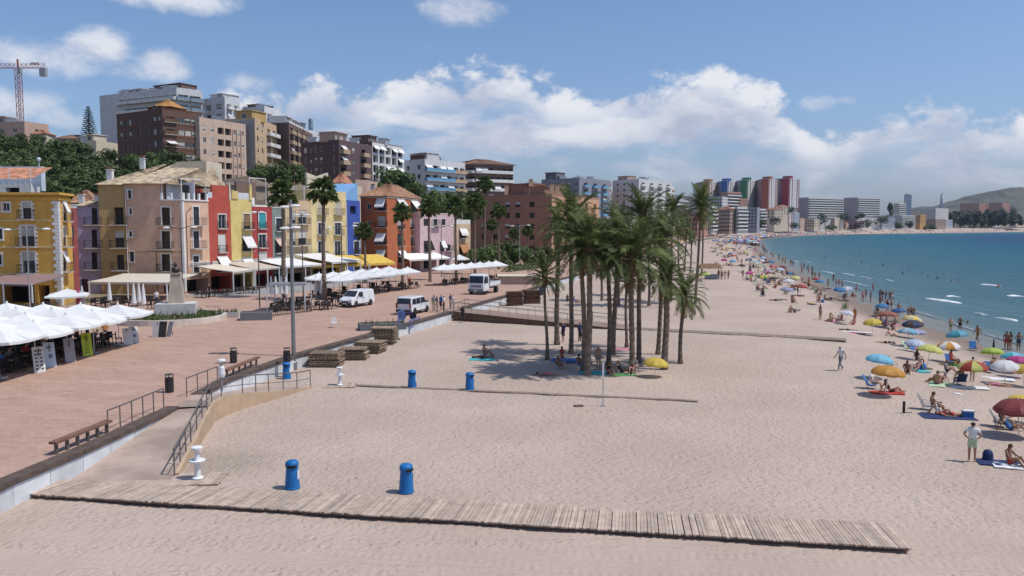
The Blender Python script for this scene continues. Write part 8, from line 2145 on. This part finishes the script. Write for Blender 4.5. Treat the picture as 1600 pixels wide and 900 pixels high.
for px, py, rz, c, L, w_, lb in ((753, 562, 1.5, 'turquoise', 1.9, 1.0, 'turquoise towel in the shade inland of the grove'), (885, 563, 1.4, 'blue', 2.2, 1.6, 'blue sheet spread beside the corner palm of the grove'), (928, 583, 1.5, 'turquoise', 2.0, 1.2, 'turquoise towel by the foot of the twin palms'), (905, 567, 1.5, 'navy', 1.9, 1.2, 'navy sheet spread behind the twin palms'), (972, 546, 1.5, 'pink', 1.8, .9, 'pale pink towel behind the grove'), (975, 586, 1.6, 'green', 1.6, 1.0, 'green bag cloth at the biggest palm'),
		(1513, 606, 1.35, 'white', 2.2, .9, 'long white towel below the tanned person in the low chair'), (1553, 592, 1.1, 'white', 2.4, 1.0, 'long white towel beneath the flat white umbrella'), (1323, 518, 1.3, 'white', 1.9, .8, 'white mat inland of the yellow umbrella'), (1336, 521, 1.35, 'pink', 1.9, .8, 'pinkish mat beside the white one inland of the yellow umbrella'), (1348, 520, 1.3, 'white', 1.7, .8, 'second white mat by the pinkish one'), (1498, 616, .4, 'white', .5, .35, 'small white cloth lying on open sand below the low chair'), (1480, 652, 1.4, 'navy', 2.6, 1.2, 'navy blanket under the group by the blue cool box'), (1385, 614, 1.45, 'red', 1.9, .9, 'red towel under the orange umbrella')):
	towel(lb, gs(px, py), rz, c, L, w_)
bag('blue cool box at the seaward end of the seated group', gs(1512, 652), 'blue', 'box')
for px, py, rz, c, lb in ((1450, 640, 1.0, 'grey', 'empty grey beach chair behind the group by the cool box'), (1499, 601, 3.0, 'navy', 'navy low chair of the tanned person'), (1362, 607, 1.0, 'blue', 'blue low chair under the orange umbrella'), (1393, 575, .4, 'grey', 'grey empty chair behind the orange umbrella'), (1420, 548, .7, 'mint green', 'mint green chair under the pale blue umbrella'), (1430, 550, .5, 'blue', 'blue chair under the pale blue umbrella'), (1520, 548, -.4, 'blue', 'blue striped chair near the lime umbrella'), (1565, 667, 1.0, 'grey', 'grey chair under the big dark red umbrella')):
	beach_chair(lb, gs(px, py), rz, c)
p = gs(1412, 646); r = thing('beach_post', 'short black post with arm standing alone on the sand', 'post', p); MB().box((0, 0, .3), (.10, .10, .7)).build('shaft', CLO['black'], r); MB().bar((0, 0, .05), (.45, .05, .04), .05).build('arm', CLO['grey'], r)
r = thing('beach_stall', 'brown thatched shade over stacked goods near the four standing people', 'stall', gs(1109, 436))
for sx in (-1.8, 1.8):
	for sy in (-1, 1): MB().tube([(sx, sy, 0), (sx, sy, 2.0)], .05, 5).build('post', WOODB, r)
q = MB(); q.add([(-2.2, -1.4, 2.0), (2.2, -1.4, 2.0), (2.2, 1.4, 2.0), (-2.2, 1.4, 2.0), (-1.6, 0, 2.9), (1.6, 0, 2.9)], [(0, 1, 5, 4), (1, 2, 5), (2, 3, 4, 5), (3, 0, 4), (3, 2, 1, 0)]); q.build('roof', mat('thatch_brown', (.20, .12, .07), .95, .3), r); MB().box((.4, 0, .45), (2.4, 1.2, .9)).build('counter', mat('bed_grey', None), r)
cols = list(CLO); wet = ['trunks', 'trunks', 'bikini', 'swimsuit']; uc = [c for c in UC]
def near_umb(p):
	best = min(UMB, key=lambda u: (u[0] - p).length); return best[1]
rr = random.Random(5)
fixed = [u[0].copy() for u in UMB]
for k in range(62):         # more umbrellas filling the strip towards the bay
	Y = 105 * (5.6 ** (rr.random() ** .85)); off = rr.uniform(4.5, 13 + Y * .035)
	x = shore_x(Y) - off; p = Vector((x, Y, sand_z(x, Y)))
	if any((p - f).length < 2.6 for f in fixed): continue
	fixed.append(p); c1 = rr.choice(uc); c2 = c1 if rr.random() < .6 else rr.choice(['white', c1, 'navy', 'yellow'])
	nm = c1 if c1 == c2 else c1 + ' and ' + c2
	umbrella('%s umbrella in the %s part of the beach crowd' % (nm, 'seaward' if off < 9 else 'landward'), x, Y, c1, c2, rr.uniform(.9, 1.15), None, 'umbrellas of the beach crowd', p)
names = {'stand': 'standing', 'walk': 'walking', 'sit': 'sitting', 'lean': 'reclining', 'lie': 'lying', 'prone': 'lying face down', 'chair': 'seated on a chair', 'akimbo': 'standing hands on hips'}
cnt = 0
for k in range(230):
	Y = 82 * (5.6 ** (rr.random() ** .95)); atw = rr.random() < .22; off = rr.uniform(.2, 2.5) if atw else rr.uniform(4, 14 + Y * .03)
	x = shore_x(Y) - off
	if not atw and rr.random() < .6:
		u_ = rr.choice(UMB)[0]; a0 = rr.uniform(0, 6.28); x, Y = u_.x + 1.5 * math.cos(a0) - .5, u_.y + 1.5 * math.sin(a0)
	p = Vector((x, Y, sand_z(x, Y)))
	if xat(1592, Y) < x or x < 25 and Y < 100: continue
	pn = rr.choice(['stand', 'walk', 'stand', 'akimbo']) if atw else rr.choice(['sit', 'lean', 'chair', 'chair', 'lie', 'prone', 'stand', 'sit'])
	cl_ = rr.choice(wet); c = rr.choice(cols + ['black', 'navy', 'black', 'red', 'grey']); fem = cl_ != 'trunks'; far = Y > 190
	w_ = 'at the waterline' if atw else 'near the ' + near_umb(p).split(' in the ')[0].split(' umbrella')[0].replace('beach', '').strip() + ' umbrella'
	person('person in %s %s %s %s' % (c, cl_, names[pn], w_), p, rr.uniform(0, 6.2), pn, {cl_: c}, rr.choice([0, 0, 2, 2, 3, 1]), rr.randrange(4), fem, rr.uniform(.9, 1.04), 'people of the beach crowd', False); cnt += 1
	if k % 4 == 0 and not atw: bc = rr.choice(['navy', 'black', 'grey', 'blue', 'beige']); bag('%s beach bag beside a %s person' % (bc, names[pn]), p + Vector((.6, .3, 0)), bc)['group'] = 'bags of the beach crowd'
	if pn in ('lie', 'prone', 'lean', 'sit') and rr.random() < .5 and not far: tc = rr.choice(cols); towel('%s towel under the %s person %s' % (tc, names[pn], w_), p + Vector((0, 0, -.0)), rr.uniform(0, 3), tc, 1.8, .9, 'towels of the beach crowd')
	if pn == 'chair': tc = rr.choice(['navy', 'black', 'grey', 'blue', 'green', 'beige']); beach_chair('%s beach chair %s' % (tc, w_), p + Vector((0, 0, .0)), 0, tc, 'chairs of the beach crowd').rotation_euler.z = COL.objects[-1].rotation_euler.z if False else 0
for k, (px, py) in enumerate(((1327, 411), (1339, 412), (1346, 410), (1380, 415), (1362, 422), (1363, 430), (1558, 449), (1561, 449), (1486, 440), (1497, 440), (1450, 432), (1440, 428), (1465, 436), (1284, 402), (1290, 403), (1396, 418), (1420, 421), (1262, 400), (1240, 395), (1210, 384), (1222, 389), (1300, 392), (1385, 398), (1512, 505), (1250, 388), (1277, 411), (1410, 428), (1475, 430), (1345, 396), (1228, 380))):
	c = rr.choice(cols); p = gp(px, py, SEA); p.z = SEA - rr.choice([.95, 1.15, 1.32])
	person('bather in %s %s %s in the water' % (c, 'trunks' if k % 2 else 'swimsuit', ['wading', 'standing', 'waist deep', 'chest deep'][k % 4]), p, rr.uniform(0, 6), 'stand', {'trunks' if k % 2 else 'swimsuit': c}, rr.choice([0, 2, 2, 3]), rr.randrange(3), k % 2 == 0, 1.0, 'bathers in the sea', False)
for px, py in ((1375, 469), (1379, 471), (1384, 470), (1390, 472), (1394, 471), (1302, 441), (1364, 457), (1252, 420), (1256, 421), (1262, 424), (1269, 427), (1222, 411), (1227, 412), (1235, 414), (1188, 403), (1192, 404)):
	c = rr.choice(cols); p = gs(px, py); pn = rr.choice(['stand', 'walk', 'akimbo']); person('person in %s trunks %s where the waves run out' % (c, names[pn]), p, rr.uniform(0, 6), pn, {'trunks': c}, 2, rr.randrange(3), False, 1.0, 'people at the wave edge', False)
q = MB(); mats_ = [SKIN[0], SKIN[2], CLO['white'], CLO['red'], CLO['blue'], CLO['navy'], CLO['turquoise'], CLO['yellow'], CLO['magenta'], CLO['black']]
for k in range(2600):
	Y = 430 + 1100 * rr.random() ** 1.3; E_, S_ = edge_x(Y), shore_x(Y); off = abs(rr.gauss(0, .30)) * (S_ - E_) * .9 + 2
	if off > S_ - E_ - 4: continue
	x = S_ - off; z = sand_z(x, Y)
	if rr.random() < .33: q.lathe([(.02, 2.0), (.7, 1.85), (1.0, 1.6)], 6, rr.choice([2, 3, 4, 4, 5, 6, 7, 8, 2]), c=(x, Y, z)); q.tube([(x, Y, z), (x, Y, z + 1.9)], .03, 3, 2, cap=False)
	else:
		hgt = rr.choice([1.65, 1.65, .8, .5]); q.lathe([(.13, 0), (.2, hgt * .5), (.2, hgt * .8), (.06, hgt * .86), (.1, hgt * .92), (.02, hgt)], 5, rr.choice([0, 1, 1, 9, 3, 5]), c=(x, Y, z))
tag(q.build('distant_crowd', mats_), 'distant mass of bathers and umbrellas round the bay', kind='stuff')
# ------------------------------------------------------------------ far side of the bay
FG = 'buildings round the far side of the bay'
def fy(px, Y):
	"""depth for something on the far shore at column px: always behind the water"""
	k = (px - 800) / F; m_ = 0
	for yy in range(120, 2000, 10):
		if k * yy > shore_x(yy) - 6: m_ = yy
	return max(Y, m_ + 75) if m_ > 330 else Y
def FB(label, cs, ytop, wall, nf, spec=((0, 4), (1, 4)), zb=3, fh=3.0, ref=None, band=None, facem={}, closed=None, roof=None, name='far_building', ww=1.6, par=.6):
	dY = max(fy(p_, y_) - y_ for p_, y_ in cs); cs = [(p_, y_ + dY) for p_, y_ in cs]
	b = HB(name, label, cs, ytop, zb, wall, ref=ref, group=FG, closed=closed)
	for i in range(len(cs) - 1):
		b.face(i, [], m=facem.get(i))
	wins, bands = MB(), MB()
	for i, n in spec:
		A, d_, L, nn = b.seg(i); az_ = math.atan2(d_.y, d_.x)
		for k in range(nf):
			v = b.h - .4 - fh * (k + 1)
			if v < .3: break
			for c in range(n):
				u = L * (c + .5) / n; p = A + d_ * u - nn * .06; wins.box((p.x, p.y, v + 1.55), (L / n * .93 if band and i in band else min(ww, L / n * .7), .24, 1.5), 0, az_)
			if band and i in band:
				p = A + d_ * L / 2 + nn * .55; bands.box((p.x, p.y, v + .35), (L * .97, 1.1, .95), 0, az_)
	if wins.v: wins.build('windows', GLASS, b.root)['kind'] = 'stuff'
	if bands.v: bands.build('balcony_bands', WHITEP, b.root)['kind'] = 'stuff'
	if roof: b.tile_roof(2.4, .6, roof)
	else: b.flat_roof(par)
	return b
PURP = stucco('tower_shade_grey', (.34, .30, .36)); TW = stucco('tower_white', (.60, .58, .57))  # PURP paints the shade on the white towers' flank into its colour
for lb, cs, yt, c in (('high rise slab with ochre end wall, first of the coloured row', [(1088, 960), (1098, 930), (1107.5, 920), (1121, 945)], 283.5, (.42, .25, .08)), ('high rise slab with blue end wall in the coloured row', [(1119, 950), (1127, 925), (1136.5, 915), (1153, 945)], 282.5, (.05, .15, .42)), ('high rise slab with green end wall in the coloured row', [(1148, 945), (1158, 915), (1167.5, 905), (1183, 935)], 281, (.06, .22, .11)),
					  ('high rise slab with brick red end wall in the coloured row', [(1180, 935), (1190, 905), (1201, 895), (1215, 925)], 279.5, (.42, .13, .09)), ('high rise slab with crimson end wall closing the coloured row', [(1208, 925), (1222, 895), (1233, 885), (1249, 912)], 278.5, (.35, .06, .09))):
	em = stucco('tower_' + lb.split(' with ')[1].split(' end')[0].replace(' ', '_'), c)
	C = [(xat(p_, Y, 50), Y) for p_, Y in cs]; c4 = (C[3][0] - 4, C[3][1] + 26), (C[0][0] + 2, C[0][1] + 26)
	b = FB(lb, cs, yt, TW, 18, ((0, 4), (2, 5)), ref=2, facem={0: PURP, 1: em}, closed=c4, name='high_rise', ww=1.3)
	q = MB()
	for i, us in ((0, (.1, .4, .7, .97)), (2, (.04, .30, .78, .96))):
		A, d_, L, nn = b.seg(i)
		for u in us: p = A + d_ * L * u + nn * .2; q.box((p.x, p.y, b.h / 2), (.9, .5, b.h), rz=math.atan2(d_.y, d_.x))
	q.build('stripe', em, b.root)['kind'] = 'stuff'
	A, d_, L, nn = b.seg(1); b.add('lift_tower', lambda q_: q_.bar(b.local(1, 0.2, b.h + 1.4, 3), b.local(1, L - .2, b.h + 1.4, 3), 5, 2.8), em)
GP_ = stucco('pinkish_grey_wall', (.36, .32, .33)); FW_ = stucco('far_white_wall', (.58, .56, .54)); FBR = stucco('far_brown_wall', (.34, .25, .21)); FRD = stucco('far_reddish_wall', (.40, .22, .17)); FOR = stucco('far_orange_wall', (.52, .30, .12)); FCR = stucco('far_cream_wall', (.54, .46, .36)); FGB = stucco('far_grey_blue_wall', (.36, .40, .47))
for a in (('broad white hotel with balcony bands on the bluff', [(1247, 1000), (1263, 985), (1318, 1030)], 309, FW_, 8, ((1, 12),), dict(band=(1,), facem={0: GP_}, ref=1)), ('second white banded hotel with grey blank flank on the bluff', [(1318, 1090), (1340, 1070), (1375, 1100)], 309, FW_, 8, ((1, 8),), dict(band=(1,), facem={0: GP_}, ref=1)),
		  ('grey blue block below the coloured high rises', [(1103, 760), (1128, 750), (1137, 765)], 308, FGB, 8, ((0, 6), (1, 3)), dict(facem={1: FW_})), ('reddish tiered block before the coloured high rises', [(1126, 800), (1136, 780), (1158, 800)], 300, FRD, 7, ((0, 3), (1, 7)), dict(band=(1,))), ('pinkish block right of the reddish tiered one', [(1150, 800), (1156, 795), (1168, 806)], 311, FRD, 5, ((1, 4),), {}),
		  ('white gabled seafront block left of the grey brown one', [(1106, 640), (1112, 632), (1120.5, 645)], 323, FW_, 7, ((0, 2), (1, 3)), dict(band=(1,))), ('grey brown seafront block with tiled roof', [(1121, 650), (1140, 645), (1149, 655)], 327, FBR, 6, ((0, 5), (1, 3)), dict(roof=TILER)), ('white seafront block with stepped balconies', [(1148, 655), (1152, 650), (1168, 664)], 324, FW_, 7, ((0, 1), (1, 5)), dict(band=(1,))),
		  ('grey seafront block beside the stepped white one', [(1168, 660), (1183, 652), (1187, 660)], 325, stucco('far_grey_wall', (.30, .30, .34)), 6, ((0, 3),), {}), ('small white seafront block with dark balconies', [(1184, 665), (1187, 660), (1197, 668)], 327, FW_, 6, ((1, 4),), dict(band=(1,))), ('villa with red tiled roof among dark trees', [(1198, 690), (1210, 684), (1224, 695)], 327, FCR, 3, ((0, 2), (1, 3)), dict(roof=TILER)), ('second villa with tiled roof next to the high rise foot', [(1212, 730), (1220, 724), (1232, 735)], 323, FCR, 3, ((0, 2), (1, 3)), dict(roof=TILER)),
		  ('grey villa block partly hidden by trees', [(1228, 720), (1240, 715), (1249, 724)], 333, FGB, 3, ((0, 3), (1, 2)), {}), ('pink low seafront house', [(1240, 720), (1250, 716), (1257, 722)], 342, mat('pinkish_plaster', None), 3, ((0, 3),), {}), ('cream seafront house under the bluff', [(1258, 760), (1272, 752), (1280, 760)], 343, FCR, 3, ((0, 4), (1, 2)), {}), ('second cream seafront house under the bluff', [(1292, 860), (1304, 850), (1312, 860)], 341, FCR, 3, ((0, 3),), {}), ('rosy low house before the bougainvillea', [(1311, 880), (1322, 874), (1326, 880)], 349, mat('pinkish_plaster', None), 2, ((0, 3),), {}),
		  ('small white block on the bluff beside the dark trees', [(1396, 1240), (1404, 1230), (1415, 1244)], 318, FW_, 5, ((0, 3), (1, 4)), dict(band=(1,))), ('white hotel block near the headland with roof cabins', [(1437, 1290), (1462, 1270), (1482, 1300)], 326, FW_, 7, ((0, 8), (1, 7)), {}), ('orange house beside the headland hotel', [(1430, 1180), (1438, 1172), (1447, 1182)], 336, FOR, 4, ((0, 3), (1, 3)), {}), ('low white apartment row at the far waterfront', [(1396, 1130), (1408, 1120), (1430, 1140)], 337, FW_, 5, ((0, 4), (1, 7)), dict(band=(1,))), ('grey apartment row at the far waterfront', [(1366, 1090), (1378, 1080), (1398, 1096)], 341, FGB, 4, ((0, 4), (1, 6)), {}),
		  ('brown low building before the headland hotel', [(1440, 1240), (1462, 1225), (1478, 1240)], 343, FBR, 3, ((0, 6), (1, 4)), {}), ('low cream house at the end of the bay', [(1576, 1660), (1588, 1650), (1604, 1665)], 346, FCR, 2, ((0, 3), (1, 3)), {}), ('low white houses by the headland wood', [(1536, 1600), (1548, 1590), (1562, 1602)], 351, FW_, 2, ((0, 3), (1, 3)), {}), ('pinkish brown block high on the headland slope', [(1500, 1900), (1530, 1890), (1545, 1910)], 318, FRD, 7, ((0, 8), (1, 4)), {}), ('second pinkish brown block on the headland slope', [(1545, 1900), (1566, 1890), (1578, 1905)], 317, FRD, 7, ((0, 6), (1, 3)), {}),
		  ('white block with orange balconies behind the grove palms', [(1046, 560), (1056, 548), (1074, 565)], 312, FW_, 7, ((0, 2), (1, 6)), dict(band=(1,))), ('brick low block behind the grove palms', [(1062, 520), (1090, 505), (1106, 520)], 331, FRD, 4, ((0, 6), (1, 4)), {}), ('long low seafront block behind the slender palms', [(1000, 400), (1048, 388), (1062, 400)], 342, FBR, 4, ((0, 9), (1, 3)), {}), ('white low house in the grove background', [(938, 330), (985, 318), (1000, 330)], 345, FW_, 4, ((0, 8), (1, 3)), {}), ('tiled brown house near the far boulevard', [(1062, 560), (1088, 550), (1104, 562)], 343, FBR, 3, ((0, 6), (1, 3)), dict(roof=TILER))):
	FB(a[0], a[1], a[2], a[3], a[4], a[5], **a[6])
rr = random.Random(44)
for k in range(34):
	px = 1252 + 232 * k / 33 + rr.uniform(-2, 2); Y = fy(px, 900) + rr.uniform(15, 70); w_ = rr.uniform(4, 8); yt = rr.uniform(341, 351)
	nm, m_ = rr.choice((('white', FW_), ('cream', FCR), ('pinkish', mat('pinkish_plaster', None)), ('grey', FGB), ('tan', FBR), ('cream', FCR), ('white', FW_)))
	FB('small %s house in the low row along the far waterfront' % nm, [(px - w_, Y + 8), (px - w_ * .2, Y), (px + w_, Y + 10)], yt, m_, 3, ((0, 3), (1, 4)), roof=TILER if rr.random() < .3 else None)
TWM = mat('resort_tower_haze_blue', (.20, .27, .36), .5, .1)  # blue grey of the distance haze put into the tower colour
for lb, px0, px1, yt, Y, tp in (('distant slab tower of the resort skyline, broader of the pair', 1413, 1418.5, 304, 3300, 1.0), ('distant slab tower of the resort skyline, slimmer of the pair', 1418.8, 1423, 305, 3340, 1.0), ('distant pointed sail shaped tower on the headland skyline', 1468, 1475, 303, 3250, .12)):
	x0, x1 = at(px0, 330, Y).x, at(px1, 330, Y).x; zt = zat(yt, Y); r = thing('resort_tower', lb, 'tower', ((x0 + x1) / 2, Y, 0), 0, 'towers of the distant resort'); w_ = x1 - x0
	q = MB(); n = 14
	for k in range(n):
		f = lambda t: w_ * (1 - (1 - tp) * t ** 1.4); w0 = f(k / n); q.box((0 if tp == 1 else -(w_ - w0) * .3, 0, zt * (k + .5) / n), (w0, w0 * .8, zt / n * .8)); q.box((0 if tp == 1 else -(w_ - w0) * .3, 0, zt * (k + .95) / n), (w0 * .96, w0 * .76, zt / n * .2), 1)
	q.build('shaft', [TWM, mat('resort_tower_band', (.38, .40, .44), .7)], r); q = MB(); q.box((0, 0, zt + 2), (w_ * .4 * max(.3, tp), w_ * .3 * max(.3, tp), 5)); q.build('crown_cap', TWM, r)
fq = MB(); fq.tube([(0, 0, -.5), (0, 0, 9.2)], [.3, .2], 6); fpt = fq.mesh('trunk', BARK); cq = MB(); rr = random.Random(3)
for k in range(22):
	a0, el_ = k * 2.4, R(70 - 105 * k / 22); p0 = Vector((0, 0, 9.2)); p1 = p0 + Vector((math.cos(a0) * math.cos(el_), math.sin(a0) * math.cos(el_), math.sin(el_))) * 1.3; p2 = p1 + Vector((math.cos(a0), math.sin(a0), -.6)) * .9; s_ = Vector((-math.sin(a0), math.cos(a0), 0)) * .35
	cq.add([p0 - s_ * .3, p0 + s_ * .3, p1 + s_, p1 - s_, p2], [(0, 1, 2, 3), (3, 2, 4)])
fpc = cq.mesh('crown', FANM)
for k in range(46):
	Y = 470 + 330 * (k / 45) ** 1.15 + rr.uniform(-5, 5); x = edge_x(Y) - rr.uniform(4, 9); r = thing('waterfront_palm', 'distant slim palm in the row lining the far waterfront', 'palm tree', (x, Y, land_z(x, Y) - .2), rr.uniform(0, 6), 'palms lining the far waterfront'); s_ = rr.uniform(.85, 1.2); r.scale = (s_, s_, s_); link('trunk', fpt, r); link('crown', fpc, r)
def mass(name, label, pts, m, n, leaf, seed, kind='stuff'):
	rr = random.Random(seed); q = MB()
	for (px, yt, yb, Y, w_) in pts:
		Y = max(fy(px - w_ / 2, Y), fy(px + w_ / 2, Y)) - 25
		c = at(px, (yt + yb) / 2, Y); ry = (yb - yt) / 2 / F * Y; rx = w_ / 2 / F * Y
		sub_ = [(Vector((rr.uniform(-.55, .55) * rx, rr.uniform(-.4, .4) * rx, rr.uniform(-.45, .5) * ry)), rr.uniform(.38, .62)) for _ in range(7 if kind == 'thing' else 3)]
		for k in range(n):
			oc, sc = sub_[k % len(sub_)]
			v = Vector((rr.gauss(0, 1), rr.gauss(0, 1), rr.gauss(0, 1))).normalized() * rr.uniform(.7, 1.05); p = c + oc + Vector((v.x * rx, v.y * rx, v.z * ry)) * sc; a = Vector((rr.gauss(0, 1), rr.gauss(0, 1), rr.gauss(0, 1))).normalized(); b_ = a.orthogonal().normalized(); s_ = leaf * rr.uniform(.6, 1.4)
			q.add([p - a * s_, p - b_ * s_ * .7, p + a * s_, p + b_ * s_ * .7], [(0, 1, 2, 3)])
	return tag(q.build(name, m), label, kind=kind)
rr = random.Random(12); pts = []
for k in range(34): px = 1484 + 108 * k / 33; pts.append((px, 325 + 6 * abs(math.sin(k * 1.3)) + (4 if k < 4 or k > 29 else 0), 354, 1420 + rr.uniform(-60, 60), rr.uniform(12, 18)))
mass('far_wood', 'dark far-off wood at the foot of the headland', pts, FARG, 260, 2.6, 1)
for k, (px, yt, yb, Y, w_, m_, lb) in enumerate(((1336, 341, 359, 900, 20, leafmat('bougainvillea_purple', (.11, .045, .075), .4), 'purple bougainvillea thicket on the far waterfront'), (1352, 340, 358, 930, 22, FARG, 'dark garden trees beside the purple bougainvillea'), (1318, 332, 345, 940, 24, FARG, 'dark tree under the broad white hotel'), (1345, 331, 343, 950, 18, FARG, 'round dark tree under the second white hotel'), (1393, 316, 338, 1180, 13, FARG, 'tall dark tree next to the small white block'), (1405, 344, 357, 1060, 16, FARG, 'dark tree before the low white apartment row'), (1420, 345, 356, 1070, 12, FARG, 'small dark tree at the far waterfront'),
		(1235, 322, 334, 690, 24, FARG, 'dark tree clump at the foot of the crimson high rise'), (1210, 338, 352, 660, 22, FARG, 'garden trees in front of the tiled villas'), (1190, 340, 356, 640, 16, FARG, 'garden trees beside the small white seafront block'), (1240, 345, 358, 690, 18, FARG, 'garden trees before the pink seafront house'), (1285, 334, 352, 770, 20, FARG, 'green bank between the cream houses'), (1375, 336, 352, 990, 26, FARG, 'dark green bank before the grey apartment row'), (1450, 350, 359, 1180, 22, FARG, 'low trees before the headland hotel'), (1515, 350, 360, 1420, 60, FARG, 'low scrub along the end of the bay'), (1300, 350, 360, 800, 26, FARG, 'low garden bushes before the cream seafront houses'))):
	r = mass('waterfront_tree', lb, [(px, yt, yb, Y, w_)], m_, 420, .9 * Y / 800, 40 + k, 'stuff' if 'scrub' in lb else 'thing')
	if 'scrub' not in lb: r['category'] = 'tree'
q = MB(); rr = random.Random(2); n = 40; prof = [(0, 0), (6, .5), (9, .9), (30, 1.0)]
for i in range(n + 1):
	px = 1235 + 190 * i / n; Y = fy(px, 800 + 320 * i / n) + 60; x = xat(px, Y, 8); h_ = (zat(343, Y) if i not in (0, n) else 3) + rr.uniform(-1.5, 1.5)
	for dy, k in prof: q.v.append(Vector((x, Y + dy + rr.uniform(-1.5, 1.5), max(0, h_ * k))))
for i in range(n):
	for j in range(3): a = i * 4 + j; q.f.append([a, a + 4, a + 5, a + 1]); q.mi.append(0)
tag(q.build('bluff', mat('bluff_earth', (.33, .27, .20), .95, .4, .08, .5, bscale=.4), smooth=False), 'tan earth bluff below the white hotels', kind='structure')
# ------------------------------------------------------------------ air
m = bpy.data.materials.new('haze'); m.use_nodes = True; t = m.node_tree; t.nodes.clear(); g = NT(t)
v = g.n('ShaderNodeVolumePrincipled'); v.inputs['Color'].default_value = (.66, .80, 1.0, 1); v.inputs['Density'].default_value = HAZE; v.inputs['Anisotropy'].default_value = .1
o = g.n('ShaderNodeOutputMaterial'); g.l(v.outputs[0], o.inputs['Volume'])
q = MB(); q.box((0, 2900, 129), (13000, 6600, 265)); tag(q.build('haze', m), 'thin summer haze over the bay', kind='stuff')
